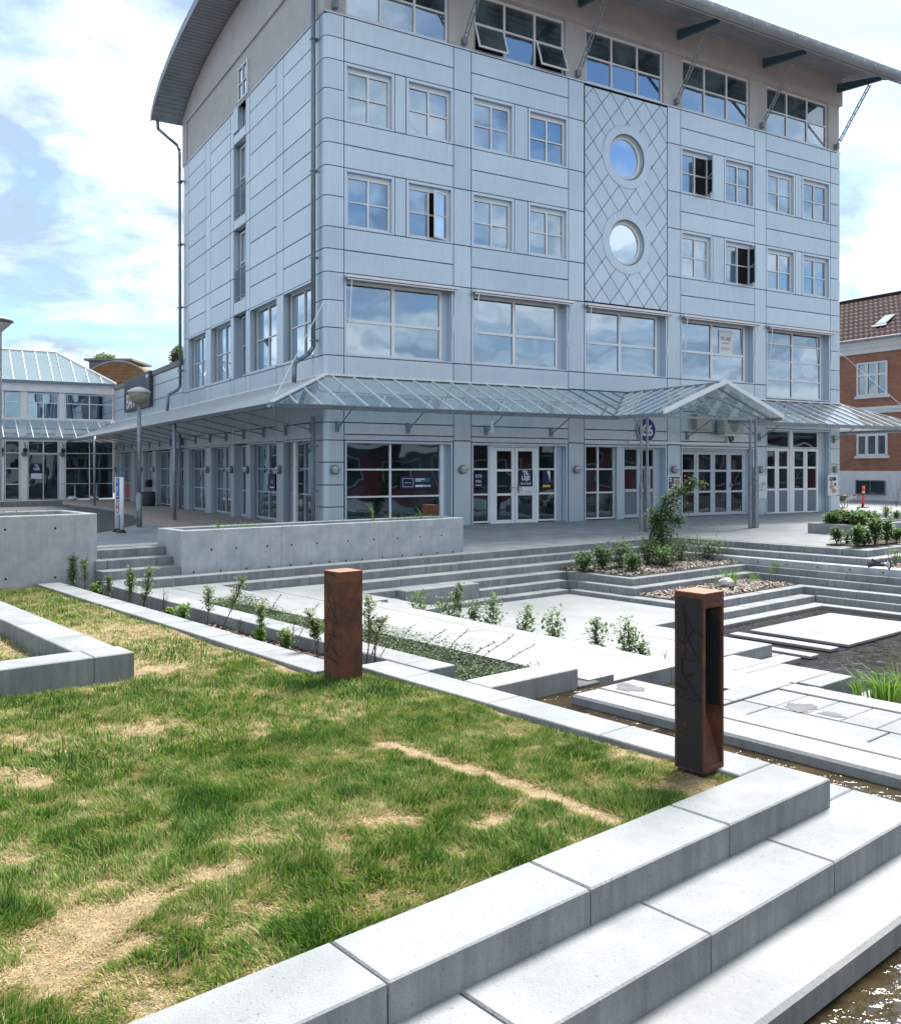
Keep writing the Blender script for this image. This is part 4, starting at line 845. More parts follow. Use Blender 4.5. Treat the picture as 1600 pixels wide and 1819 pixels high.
def clip_poly(P, f):
    out_ = []
    for i in range(len(P)):
        A, B = P[i], P[(i + 1) % len(P)]; fa, fb = f(A), f(B)
        if fa >= 0: out_.append(A)
        if (fa >= 0) != (fb >= 0):
            k = fa / (fa - fb); out_.append((A[0] + (B[0] - A[0]) * k, A[1] + (B[1] - A[1]) * k))
    return out_
dw, dh = 0.70, 0.83; gp = 0.014
for i in range(-2, 12):
    for j in range(-2, 20):
        cx = x0 + 0.0 + i * dw + (dw / 2 if j % 2 else 0); cz = zb + 0.05 + j * dh / 2
        P = [(cx - dw / 2 + gp, cz), (cx, cz - dh / 2 + gp * 1.2), (cx + dw / 2 - gp, cz), (cx, cz + dh / 2 - gp * 1.2)]
        P = clip_poly(P, lambda p: p[0] - x0 - .03); P = clip_poly(P, lambda p: x1 - .03 - p[0]); P = clip_poly(P, lambda p: p[1] - zb - .02) if P else P; P = clip_poly(P, lambda p: zt - .03 - p[1]) if P else P
        if len(P) < 3: continue
        skip_ = False
        for CC in (C1, C2):
            dd = math.hypot(cx - CC[0], cz - CC[1])
            if dd < .5: skip_ = True
            elif dd < 1.3:
                ux_, uz_ = (cx - CC[0]) / dd, (cz - CC[1]) / dd
                P = clip_poly(P, lambda p: (p[0] - CC[0]) * ux_ + (p[1] - CC[1]) * uz_ - .78)
        if skip_ or len(P) < 3: continue
        g = M(); n = len(P); g.add([FF(p[0], 0.0, p[1]) for p in P] + [FF(p[0], 0.02, p[1]) for p in P], [tuple(range(n))] + [(k, (k + 1) % n, n + (k + 1) % n, n + k) for k in range(n)])
        part('diamond_panel', g, random.choice(MT['panel']), bld)
for (cx, cz) in (C1, C2):
    Xv = (BU[0], BU[1], 0); Zv = (BV[0], BV[1], 0)
    w_ = M().lathe(FF(cx, 0, cz), [(0.70, 0.25), (0.70, 0.10), (0.735, -0.02), (1.0, -0.02), (1.02, 0.01)], 40, X=Xv, Y=(0, 0, 1), Z=Zv); pr = part('round_window', w_, MT['panel'][0], bld, smooth=False)
    part('frame_ring', M().lathe(FF(cx, 0, cz), [(0.70, 0.13), (0.64, 0.11), (0.60, 0.13), (0.60, 0.2)], 40, X=Xv, Y=(0, 0, 1), Z=Zv), MT['white'], pr, smooth=True)
    part('pane', M().lathe(FF(cx, 0, cz), [(0.0, 0.165), (0.605, 0.165)], 40, X=Xv, Y=(0, 0, 1), Z=Zv), MT['glass_up'], pr)
# coping at the metal / stucco line
part('coping', M().box(FF, -0.02, 21.0, -0.02, 0.02, 13.565, 13.60), MT['trim'], bld); part('coping', M().box(LF, -0.0, 14.4, -0.02, 0.02, 13.565, 13.60), MT['trim'], bld)
# attic storey
AW = [(0.60, 3.78), (4.62, 7.92), (8.72, 11.98), (12.83, 16.08), (16.96, 20.35)]
xs = [0.02] + [v for p in AW for v in p] + [20.96]
for i in range(0, len(xs), 2): part('stucco_pier', M().box(FF, xs[i], xs[i + 1], 0.03, 0.3, 13.6, 15.33), MT['stucco'], bld)
part('stucco_band', M().box(FF, 0.0, 21.0, -0.10, 0.3, 15.331, 16.75), MT['stucco'], bld)
for i, (p, q) in enumerate(AW):
    gm = {(c, 1): 'glass_top' for c in range(3)}
    if i == 0: gm[(1, 0)] = 'glass_blind'
    sk = ((0, 0), (2, 0)) if i == 1 else ()
    w_ = window(FF, p + .01, q - .01, 13.64, 15.32, 0.10, [1 / 3, 2 / 3], [0.5], 0.07, 0.05, glassmap=gm, skip=sk)
    if i == 1:
        for c in (0, 2):
            a0 = p + .05 + c * (q - p) / 3; a1 = a0 + (q - p) / 3 - .08
            def ft(x, y, z): return FF(x, 0.08 - (14.47 - z) * 0.34 + y, z)
            g = M(); g.box(ft, a0, a1, 0, .04, 13.68, 13.74); g.box(ft, a0, a1, 0, .04, 14.41, 14.47); g.box(ft, a0, a0 + .05, .001, .039, 13.74, 14.41); g.box(ft, a1 - .05, a1, .001, .039, 13.74, 14.41); part('tilted_sash', g, MT['white'], w_)
            part('pane', M().quad(ft(a0 + .05, .02, 13.74), ft(a1 - .05, .02, 13.74), ft(a1 - .05, .02, 14.41), ft(a0 + .05, .02, 14.41)), MT['glass_top'], w_)
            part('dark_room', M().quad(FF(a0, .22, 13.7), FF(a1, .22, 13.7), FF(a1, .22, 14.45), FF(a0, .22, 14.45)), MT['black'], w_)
# gable stucco on the left face
ARC = [(-2.02, 15.70), (-1.7, 15.92), (-1.0, 16.17), (0.6, 16.52), (2.4, 16.78), (4.3, 16.93), (6.2, 16.98), (8.0, 16.92), (9.8, 16.76), (11.5, 16.50), (13.0, 16.14), (14.0, 15.72), (14.62, 15.28)]
def arc_z(t):
    for (p, q) in zip(ARC[:-1], ARC[1:]):
        if p[0] <= t <= q[0]: return p[1] + (q[1] - p[1]) * (t - p[0]) / (q[0] - p[0])
    return ARC[-1][1]
ts = [0.3 + 14.05 * i / 16 for i in range(17)]
g = M()
for p, q in zip(ts[:-1], ts[1:]): g.add([LF(p, 0.03, 13.6), LF(q, 0.03, 13.6), LF(q, 0.03, arc_z(q) - .05), LF(p, 0.03, arc_z(p) - .05)], [(0, 1, 2, 3)])
part('gable_wall', g, MT['stucco'], bld)
ub = M()
def fr_(t, z): return LF(t, -0.035, z)
for p, q in zip(ts[:-1], ts[1:]): ub.add([LF(p, -.035, 15.17), LF(q, -.035, 15.17), LF(q, -.035, arc_z(q) - .05), LF(p, -.035, arc_z(p) - .05), LF(p, .03, 15.17), LF(q, .03, 15.17)], [(0, 1, 2, 3), (0, 1, 5, 4)])
part('gable_band', ub, MT['stucco'], bld); part('gable_pier', M().box(LF, 13.78, 14.35, -.034, .03, 13.6, 15.4), MT['stucco'], bld)
part('gable_pier', M().box(LF, 0.0, 0.35, -.034, .03, 13.6, 15.3), MT['stucco'], bld)
w_ = window(LF, 6.25, 7.2, 13.64, 14.75, -0.05, [0.5], [0.5], 0.06, 0.035); 
# roof shell: curved, ribbed sheets
def roof_pts(off): return [(t, z + off) for t, z in ARC]
SL, SR = -1.18, 21.75
def shell(z0, z1, s0, s1, t0=None, t1=None):
    g = M(); n = len(ARC); v = []
    for s in (s0, s1):
        for off in (z0, z1): v += [Bf(s, t, z + off) for t, z in ARC]
    f = []
    for i in range(n - 1):
        f += [(i, i + 1, 2 * n + i + 1, 2 * n + i), (n + i, n + i + 1, 3 * n + i + 1, 3 * n + i)]
    for k in (0, 2 * n): f += [(k + i, k + i + 1, k + n + i + 1, k + n + i) for i in range(n - 1)]
    f += [(0, n, 3 * n, 2 * n), (n - 1, 2 * n - 1, 4 * n - 1, 3 * n - 1)]
    return g.add(v, f)
rf = part('roof', shell(0.04, 0.24, SL + .01, SR - .01), MT['roofmetal'], bld)
g = M(); tt = -1.95
while tt < 14.4:
    z0_, z1_, z2_ = arc_z(tt), arc_z(tt + .05), arc_z(tt + .12)
    g.add([Bf(SL, tt, z0_ + .036), Bf(SR, tt, z0_ + .036), Bf(SL, tt + .03, z1_ + .0), Bf(SR, tt + .03, z1_ + .0), Bf(SL, tt + .10, z2_), Bf(SR, tt + .10, z2_), Bf(SL, tt + .13, z2_ + .036), Bf(SR, tt + .13, z2_ + .036)], [(0, 1, 3, 2), (2, 3, 5, 4), (4, 5, 7, 6)]); tt += .2
part('soffit_ribs', g, MT['soffit'], rf, stuff=True)
part('verge_trim', shell(-0.02, 0.27, SL - .03, SL + .005), MT['roofmetal'], rf); part('verge_trim', shell(-0.02, 0.27, SR - .005, SR + .03), MT['roofmetal'], rf)
g = M(); s = SL
prof = [(-2.05, 15.66), (-2.16, 15.72), (-2.22, 15.84), (-2.20, 15.97), (-2.1, 16.07), (-1.9, 16.12)]
while s < SR:                                         # curved metal eave sheets
    e = min(s + 0.62, SR); v = [Bf(s + .004, t, z) for t, z in prof] + [Bf(e - .004, t, z) for t, z in prof]; n = len(prof)
    part('eave_sheet', M().add(v, [(i, i + 1, n + i + 1, n + i) for i in range(n - 1)]), MT['roofmetal'], rf, smooth=True); s = e
part('gutter_rail', M().tube(Bf(SL, -1.98, 15.66), Bf(SR, -1.98, 15.66), 0.035, 8), MT['roofmetal'], rf)
# roof struts and teal beams
for s in (0.27, 4.25, 8.35, 12.49, 16.62, 20.72):
    bm = M(); bm.prism(lambda x, y, z: Bf(s - .05 + z * .1, x, y), [(-0.1, 16.1), (-1.85, 15.75), (-1.85, 15.60), (-0.1, 15.78)], 0, 1); part('roof_beam', bm, MT['teal'], bld)
    A = Vector(Bf(s, -0.06, 13.78)); B = Vector(Bf(s, -1.42, 15.60)); dv = Vector((BU[0], BU[1], 0)) * 0.055
    g = M(); g.tube(A - dv * .3, A + (B - A) * .08 - dv, .014, 6); g.tube(A + dv * .3, A + (B - A) * .08 + dv, .014, 6)
    g.tube(A + (B - A) * .08 - dv, B - dv, .024, 6); g.tube(A + (B - A) * .08 + dv, B + dv, .024, 6)
    for k in range(9):
        Q = A + (B - A) * (.1 + .88 * k / 8); g.tube(Q - dv, Q + dv, .018, 5)
    st = part('roof_strut', g, MT['galv'], bld); part('strut_foot', M().box(FF, s - .07, s + .07, -.12, .04, 13.68, 13.86), MT['steel'], st)

# left face
COLS = [(0.81, 3.06), (3.08, 3.66), (3.68, 6.08), (6.10, 6.52), (7.80, 8.14), (8.16, 10.50), (10.52, 11.20), (11.22, 13.58), (13.60, 14.33)]
ZL_ = [13.56, 12.96, 12.37, 11.59, 10.79, 10.18, 9.57, 8.78, 7.97, 7.39, 6.70]
for ci, (p, q) in enumerate(COLS):
    narrow = ci in (1, 3, 4, 6, 8)
    zz = [13.56, 12.37, 10.79, 9.57, 7.97, 6.70] if narrow else ZL_
    for a, b in zip(zz[:-1], zz[1:]): panel(LF, p, q, b, a)
    if narrow:
        panel(LF, p, q, 4.6, 6.70); panel(LF, p, q, 4.05, 4.6); panel(LF, p, q, 2.4, 4.05); panel(LF, p, q, -.25, 2.4)
    else:
        panel(LF, p, q, 4.05, 4.6)
        for a, b in ((4.05, 3.45), (3.45, 2.85), (2.85, 2.42)): panel(LF, p, q, b, a)
        e0, e1 = p + .06, q - .10
        for (z0, z1, rows, gl) in ((4.62, 6.68, [.5], 'glass_up'), (-.0, 2.40, [.36, .67], 'glass_low')):
            part('reveal', M().box(LF, e0, e1, .26, .295, z0, z1), MT['trim'], bld)
            w_ = window(LF, e0 + .0, e1 - .0, z0 + .06, z1 - .03, .19, [.5] if True else [], rows, .05, .035, glass=gl, frame='greyframe' if gl == 'glass_low' else 'white')
            part('head_trim', M().box(LF, p, q, .003, .28, z1 - .029, z1 + .018), MT['trim'], bld)  # trim metal strip over the opening
            if z0 > 1: part('window_sill', M().box(LF, p, q, -.02, .28, z0 - .018, z0 + .058), MT['trim'], bld)
panel(LF, 6.54, 7.78, 4.05, 4.6)
for a, b in ((12.75, 12.42), (9.9, 9.57), (7.15, 6.72), (4.05, 3.45), (3.45, 2.85), (2.85, 2.42)): panel(LF, 6.54, 7.78, b, a)
for (z0, z1) in ((9.92, 12.40), (7.17, 9.55)):
    part('reveal', M().box(LF, 6.54, 7.78, .27, .295, z0, z1), MT['trim'], bld)
    w_ = window(LF, 6.62, 7.70, z0 + .08, z1 - .06, .19, [.5], [.55], .06, .04)
    g = M(); g.box(LF, 6.6, 7.72, .03, .06, z0 + 1.02, z0 + 1.06); g.box(LF, 6.6, 7.72, .03, .06, z0 + .12, z0 + .15)
    for k in range(11): g.tube(LF(6.62 + k * .108, .045, z0 + .13), LF(6.62 + k * .108, .045, z0 + 1.04), .009, 5)
    part('railing', g, MT['steel'], w_)
part('reveal', M().box(LF, 6.54, 7.78, .20, .305, 12.76, 13.57), MT['trim'], bld); part('balcony_box', M().box(LF, 7.3, 7.78, -.012, .18, 12.8, 13.62), MT['panel'][1], bld)
for (z0, z1, gl) in ((4.62, 6.68, 'glass_up'), (0, 2.4, 'glass_low')):
    part('reveal', M().box(LF, 6.54, 7.78, .27, .295, z0, z1), MT['trim'], bld)
    window(LF, 6.62, 7.5, z0 + .06, z1 - .03, .19, [], [.36, .67] if z0 < 1 else [.5], .05, .035, glass=gl, frame='greyframe')
# white framed shop window at the corner of the left face
part('white_post', M().box(LF, 2.20, 2.42, .05, .12, -.05, 2.36), MT['white'], bld)
# low wing
LW = [(14.36, 15.52, 'w'), (15.54, 16.55, 'p'), (16.57, 19.10, 'w'), (19.12, 19.72, 'p'), (19.74, 21.60, 'd'), (21.62, 22.12, 'p'), (22.14, 23.70, 'r'), (23.72, 24.50, 'p'), (24.52, 27.0, 'r'), (27.02, 28.58, 'p')]
for (p, q, k) in LW:
    panel(LF, p, q, 2.42, 4.0)
    if k == 'p': panel(LF, p, q, -.25, 2.42)
    elif k == 'w':
        window(LF, p + .05, q - .05, .05, 2.38, .19, [.5], [.36, .67], .05, .035, glass='glass_low', frame='greyframe')
    elif k == 'd':
        window(LF, p + .1, q - .1, .02, 2.36, .19, [.5], [], .07, .05, glass='glass_low', frame='greyframe', solid=((0, 0), (1, 0)), name='door')
    else:
        w_ = window(LF, p + .05, q - .05, .05, 2.38, .19, [.5], [.32, .67], .05, .035, glass='glass_low', frame='greyframe', glassmap={(0, 0): 'redfilm', (1, 0): 'redfilm'}) if 'redfilm' in MT else None
x = 14.36
while x < 28.5:
    for a, b in ((5.76, 5.30), (5.30, 4.66), (4.66, 4.02)): panel(LF, x, min(x + 2.84, 28.58), b, a)
    x += 2.84
part('parapet_cap', M().box(LF, 14.36, 28.6, -.05, .45, 5.77, 5.98), MT['concrete2'], bld)
MT['redfilm'] = mat('red_film', (0.42, 0.03, 0.05), 0.3)
for (p, q) in ((22.2, 23.6), (24.6, 26.9)):
    w_ = window(LF, p, q, .05, 2.38, .19, [.5], [.36, .67], .05, .035, glass='glass_low', frame='greyframe', glassmap={(0, 0): 'redfilm', (1, 0): 'redfilm'})

# ground floor front
def gf_opening(x0, x1, z1=2.36):
    surround(FF, x0, x1, -.05, z1, 0.06)
# bay 1 shop window
gf_opening(.57, 3.90); window(FF, .64, 3.62, .03, 2.33, .16, [.455], [.355, .675], .045, .045, glass='glass_low', frame='white')
part('white_post', M().box(FF, 3.55, 3.66, .12, .20, .02, 2.34), MT['white'], bld); part('reveal', M().box(FF, 3.665, 3.84, .22, .27, .0, 2.3), MT['trim'], bld)
# bay 2 entrance
gf_opening(4.52, 8.0)
window(FF, 4.59, 5.24, .03, 2.33, .16, [], [.36, .68], .05, .05, glass='glass_low', frame='white', name='side_light')
window(FF, 6.96, 7.66, .03, 2.33, .16, [], [.36, .68], .05, .05, glass='glass_low', frame='white', name='side_light')
part('door_frame', M().box(FF, 5.24, 5.36, .12, .24, -.02, 2.34), MT['white'], bld); part('door_frame', M().box(FF, 6.86, 6.96, .12, .24, -.02, 2.34), MT['white'], bld); part('door_frame', M().box(FF, 5.361, 6.859, .12, .24, 2.24, 2.34), MT['white'], bld)
def leaf(x0, x1, z0, z1, o, rows, solid=(), fr='white', hnd=None, gl='glass_low'):
    d_ = window(FF, x0, x1, z0, z1, o, [], rows, .10, .07, glass=gl, frame=fr, solid=solid, name='door', dep=.055)
    if hnd is not None:
        part('handle', M().box(FF, hnd - .02, hnd + .02, o - .05, o, .98, 1.12).box(FF, hnd - .012, hnd + .10, o - .06, o - .045, 1.04, 1.062), MT['galv'], d_)
    return d_
leaf(5.37, 6.10, .0, 2.23, .13, [.38, .70], hnd=5.95); leaf(6.115, 6.85, .0, 2.23, .12, [.38, .70], hnd=6.2)
part('reveal', M().box(FF, 7.67, 7.93, .22, .27, .0, 2.3), MT['trim'], bld)
# bay 3
gf_opening(8.64, 12.1)
window(FF, 8.71, 9.98, .03, 2.33, .16, [.47], [.36, .68], .045, .045, glass='glass_low', frame='white')
part('pier_inner', M().box(FF, 9.99, 10.28, .05, .27, -.05, 2.3), MT['panel'][1], bld)
window(FF, 10.29, 11.72, .03, 2.33, .14, [.48], [.38, .70], .10, .10, glass='glass_red', frame='greyframe', solid=((0, 0), (1, 0)), name='door') if 'glass_red' in MT else None
MT['glass_red'] = MT['glass_low']
window(FF, 10.29, 11.72, .03, 2.33, .14, [.48], [.38, .70], .10, .10, glass='glass_low', frame='greyframe', solid=((0, 0), (1, 0)), name='door')
part('reveal', M().box(FF, 11.73, 12.03, .22, .27, .0, 2.3), MT['trim'], bld)
# bay 4: folding doors
gf_opening(12.74, 16.27)
part('folding_door_head', M().box(FF, 12.80, 16.0, .12, .2, 2.20, 2.30), MT['greyframe'], bld)
for k in range(4): leaf(12.80 + k * .78, 12.80 + (k + 1) * .78 - .01, .02, 2.19, .13, [.37, .70], fr='greyframe', hnd=(15.2 if k == 3 else None))
part('reveal', M().box(FF, 15.93, 16.2, .22, .27, .0, 2.3), MT['trim'], bld)
# bay 5: taller doors with fanlights
surround(FF, 16.88, 20.43, -.1, 3.05, 0.06)
window(FF, 16.95, 18.30, 2.36, 2.99, .15, [], [], .05, .05, glass='glass_low', frame='greyframe', name='fanlight'); window(FF, 18.46, 19.90, 2.36, 2.99, .15, [], [], .05, .05, glass='glass_low', frame='greyframe', name='fanlight')
part('door_mullion', M().box(FF, 18.30, 18.455, .12, .24, -.1, 2.99), MT['white'], bld)
for (p, q) in ((16.95, 17.62), (17.63, 18.29), (18.47, 19.18), (19.19, 19.90)): leaf(p, q, -.06, 2.35, .14, [.38, .71], solid=((0, 0),), fr='white')
part('reveal', M().box(FF, 19.91, 20.36, .2, .27, -.1, 2.98), MT['panel'][0], bld)
part('plinth', M().box(FF, .3, 20.7, .12, .28, -.3, -.06), MT['plaza'], bld)

# awnings over the first floor windows
for bi, (x0, x1) in enumerate(BAYS):
    a0, a1 = x0 + .02, x1 + .10
    aw = part('awning', M().box(FF, a0, a1, -.16, -.01, 6.66, 6.73), MT['white'], bld)
    part('awning_fabric', M().box(FF, a0 + .03, a1 - .03, -.17, -.06, 6.625, 6.655), MT['awning'], aw)
    part('awning_rail', M().tube(FF(a0, -.17, 6.61), FF(a1, -.17, 6.61), .018, 6), MT['white'], aw)
    for xx in (a0 + .14, a1 - .12): part('awning_arm', M().tube(FF(xx, -.15, 6.62), FF(xx - .02, -.02, 5.35), .016, 6), MT['white'], aw)
# bulkhead lamps on front and left face
def bulk(par, fn, x, z=1.58, o=-0.0):
    ax = {'F': ((BU[0], BU[1], 0), (BV[0], BV[1], 0)), 'L': ((BV[0], BV[1], 0), (BU[0], BU[1], 0))}['F' if fn is FF else 'L']
    l = root('wall_lamp', fn(x, o, z - .13), 'x', 'lamp', 'round grey bulkhead wall lamps'); X_, Zi = ax; Zo = tuple(-c for c in Zi)
    part('lamp_body', M().lathe(fn(x, o, z), [(0.0, 0), (0.125, 0), (0.13, .05), (0.115, .075), (0.09, .08)], 20, X=X_, Y=(0, 0, 1), Z=Zo), MT['lamp'], l, smooth=True)
    part('lens', M().lathe(fn(x, o, z), [(0.1, .07), (0.095, .11), (0.07, .145), (0.03, .16), (0.0, .163)], 20, X=X_, Y=(0, 0, 1), Z=Zo), MT['opal'], l, smooth=True)
    g = M(); g.box(fn, x - .115, x + .115, o - .175, o - .16, z - .012, z + .012) ; 
    for k in range(9):
        a1_ = math.pi * (k / 8.0); 
    g.lathe(fn(x, o, z), [(0.118, .06), (0.122, .085), (0.108, .095)], 20, X=X_, Y=(0, 0, 1), Z=Zo); part('guard', g, MT['lamp'], l)
    return l
fl = [(0.27, 'round wall lamp on the corner column left of the big shop window'), (4.21, 'round wall lamp on the pier left of the white entrance doors'), (8.32, 'round wall lamp on the pier right of the entrance with the yellow poster'),
      (12.40, 'round wall lamp above the dark food poster left of the folding doors'), (16.58, 'round wall lamp above the white letting sign'), (20.70, 'round wall lamp above the white food poster at the right corner')]
for x, lb in fl: l = bulk(None, FF, x); l['label'] = lb
ll = [(3.36, 'round wall lamp on the left face nearest the corner, first pier'), (6.31, 'round wall lamp on the left face, second from the corner'), (7.97, 'round wall lamp on the left face, third from the corner'), (10.86, 'round wall lamp on the left face, fourth from the corner'),
      (19.45, 'round wall lamp on the low wing above the black mailbox'), (21.87, 'round wall lamp on the low wing beside the red window films'), (28.1, 'round wall lamp on the low wing next to the glass atrium')]
for t, lb in ll: l = bulk(None, LF, t); l['label'] = lb

# downpipes
dp = root('downpipe', LF(.5, -.1, 0), 'dark zinc downpipe running down the near corner of the metal building', 'pipe')
part('pipe', M().path([LF(.52, -.11, 16.6), LF(.52, -.11, 4.85), LF(.66, -.18, 4.66), LF(.78, -.42, 4.5), LF(.80, -.52, 4.42), LF(.80, -.54, 3.9)], .062, 10), MT['pipe'], dp, smooth=True)
part('pipe', M().path([LF(.50, -.12, 3.0), LF(.50, -.12, -.05)], .06, 10), MT['pipe'], dp, smooth=True)
for z in (15.4, 13.0, 9.5, 7.2, 5.0, 2.2, 1.0): part('clip', M().box(LF, .44, .60, -.18, .0, z, z + .035), MT['pipe'], dp)
dp = root('downpipe', LF(14.4, -.1, 0), 'dark downpipe at the far left edge of the building hanging from the roof eave', 'pipe')
part('pipe', M().path([LF(14.55, -.95, 15.3), LF(14.55, -.93, 15.0), LF(14.45, -.2, 14.45), LF(14.38, -.13, 14.2), LF(14.35, -.12, 4.9), LF(14.4, -.25, 4.7), LF(14.45, -.55, 4.55), LF(14.45, -.6, 3.9)], .06, 10), MT['pipe'], dp, smooth=True)
part('pipe', M().path([LF(14.3, -.14, 3.0), LF(14.3, -.14, .0)], .06, 10), MT['pipe'], dp, smooth=True)
for z in (13.0, 10.5, 8.0, 5.5, 2.2, 1.0): part('clip', M().box(LF, 14.22, 14.6, -.18, .0, z, z + .035), MT['pipe'], dp)

# ------------------------------------------------------------------ glass canopy
can = root('glass_canopy', Bf(0, -1, 3), 'continuous sloping glass canopy wrapped round the ground floor with a small gable over the entrance', 'canopy')
ZW, ZE, OV = 4.05, 3.12, 2.2
def gpanel(pts, m='canopyglass', nm='glass_pane'):
    g = M(); g.add(pts, [tuple(range(len(pts)))]); part(nm, g, MT[m], can)
def cz(o): return ZW + (ZE - ZW) * o / OV
# front stretch, bars square to the wall every 0.6 m
def bar(p, q, r=.018): return M().tube(p, q, r, 6)
bars = []
SV = 7.95                                              # valley where the gable starts
xs = [-2.2 + .6 * k for k in range(0, 17)]; xs = [x for x in xs if x < SV] + [SV]
for x in xs[:-1]:
    o0 = -x if x < 0 else 0.0
    if x > -2.15: bars.append((Bf(x, -o0, cz(o0)), Bf(x, -OV, ZE)))
for p, q in zip(xs[:-1], xs[1:]):
    op, oq = max(0, -p), max(0, -q); gpanel([Bf(p, -op, cz(op) - .012), Bf(q, -oq, cz(oq) - .012), Bf(q, -OV, ZE - .012), Bf(p, -OV, ZE - .012)] if op < OV - .01 else [Bf(q, -oq, cz(oq) - .012), Bf(q, -OV, ZE - .012), Bf(p, -OV, ZE - .012)])
# right of gable to beyond the corner of the building
SG = 12.55; SE_ = 23.2
xs = [SG + .6 * k for k in range(0, 20)]; xs = [x for x in xs if x < SE_ - .1] + [SE_]
for x in xs:
    o0 = max(0, x - 21.0); bars.append((Bf(x, -o0, cz(o0)), Bf(x, -OV, ZE)))
for p, q in zip(xs[:-1], xs[1:]):
    op, oq = max(0, p - 21.0), max(0, q - 21.0); gpanel([Bf(p, -op, cz(op) - .012), Bf(q, -min(oq, OV - .001), cz(oq) - .012), Bf(q, -OV, ZE - .012), Bf(p, -OV, ZE - .012)], 'canopyglass' if q < 17 else 'canopyglass_milky')
# right end slope (faces away)
for k in range(9):
    t0, t1 = k * .6, (k + 1) * .6; gpanel([Bf(21.0, t0, ZW - .012), Bf(21.0, t1, ZW - .012), Bf(23.2, t1, ZE - .012), Bf(23.2, t0, ZE - .012)], 'canopyglass_milky'); bars.append((Bf(21.0, t0, ZW), Bf(23.2, t0, ZE)))
gpanel([Bf(21.0, 0, ZW - .012), Bf(23.2, 0, ZE - .012), Bf(23.2, -2.2, ZE - .012)], 'canopyglass_milky')
# left stretch
t = -2.2
while t < 28.4:
    e = min(t + .6, 28.6); op, oq = max(0, -t), max(0, -e)
    P = [Bf(-op, t, cz(op) - .012), Bf(-oq, e, cz(oq) - .012), Bf(-OV, e, ZE - .012), Bf(-OV, t, ZE - .012)]
    if op >= OV - .01: P = P[1:]
    gpanel(P, 'canopyglass_milky')
    if t > -2.1: bars.append((Bf(-op, t, cz(op)), Bf(-OV, t, ZE)))
    if t > -2.1: bars.append((Bf(-max(0, -(t + .3)), t + .3, cz(max(0, -(t + .3)))), Bf(-OV, t + .3, ZE)))
    t = e
for p, q in bars:
    dd_ = Vector(q) - Vector(p); sd_ = Vector((-dd_.y, dd_.x, 0)).normalized() * .014; up = Vector((0, 0, .022)); v = []
    for c in (Vector(p), Vector(q)): v += [c - sd_ - up * .6, c + sd_ - up * .6, c + sd_ + up, c - sd_ + up]
    part('glazing_bar', M().add(v, [(0, 1, 2, 3), (4, 7, 6, 5), (0, 4, 5, 1), (1, 5, 6, 2), (2, 6, 7, 3), (3, 7, 4, 0)]), MT['white'], can)
def beam(p, q, w_=.05, h=.09, m='galv', nm='beam'):
    p = Vector(p); q = Vector(q); d = (q - p).normalized(); sd_ = Vector((-d.y, d.x, 0)).normalized() * w_ / 2; up = Vector((0, 0, h / 2)); v = []
    for c in (p, q): v += [c - sd_ - up, c + sd_ - up, c + sd_ + up, c - sd_ + up]
    return part(nm, M().add(v, [(0, 1, 2, 3), (4, 7, 6, 5), (0, 4, 5, 1), (1, 5, 6, 2), (2, 6, 7, 3), (3, 7, 4, 0)]), MT[m], can)
beam(Bf(0, 0, ZW + .01), Bf(-2.22, -2.22, ZE + .02), .13, .03, 'white', 'hip_cap')
beam(Bf(21, 0, ZW + .01), Bf(23.22, -2.22, ZE + .02), .10, .03, 'white', 'hip_cap')
for (p, q) in (((-.03, -.03), (SV, -.03)), ((SG, -.03), (21.0, -.03)), ((-.03, -.03), (-.03, 28.5))): beam(Bf(p[0], p[1], ZW + .02), Bf(q[0], q[1], ZW + .02), .06, .05, 'white', 'wall_flashing')
# eave: timber/steel edge, gutter
for (p, q) in (((-2.22, -2.21), (SV, -2.21)), ((SG, -2.21), (23.2, -2.21)), ((-2.21, -2.22), (-2.21, 28.5)), ((23.21, -2.2), (23.21, 6.0))):
    beam(Bf(p[0], p[1], ZE - .045), Bf(q[0], q[1], ZE - .045), .05, .08, 'steel', 'eave_beam')
    dx = Vector(Bf(q[0], q[1], 0)) - Vector(Bf(p[0], p[1], 0)); n = Vector((dx.y, -dx.x, 0)).normalized() * .085
    if (Vector(Bf(p[0], p[1], 0)) + n - Vector(Bf(8, 8, 0))).length < (Vector(Bf(p[0], p[1], 0)) - n - Vector(Bf(8, 8, 0))).length: n = -n
    A = Vector(Bf(p[0], p[1], ZE - .075)) + n; B = Vector(Bf(q[0], q[1], ZE - .075)) + n
    up = Vector((0, 0, 1)); prof = [(-.06, .03), (-.05, -.02), (-.02, -.05), (.02, -.05), (.05, -.02), (.06, .03), (.075, .03)]
    nn = n.normalized(); v = [A + nn * x_ + up * z_ for x_, z_ in prof] + [B + nn * x_ + up * z_ for x_, z_ in prof]; k = len(prof)
    part('gutter', M().add(v, [(i, i + 1, k + i + 1, k + i) for i in range(k - 1)]), MT['galv'], can, smooth=True)
    Ln = (B - A).length; cnt = int(Ln / .6)
    g = M()
    for i in range(cnt): g.tube(A + (B - A) * ((i + .3) / cnt) + up * -.052, A + (B - A) * ((i + .3) / cnt) + up * -.04 + nn * .07, .012, 5)
    part('gutter_brackets', g, MT['galv'], can, stuff=True)
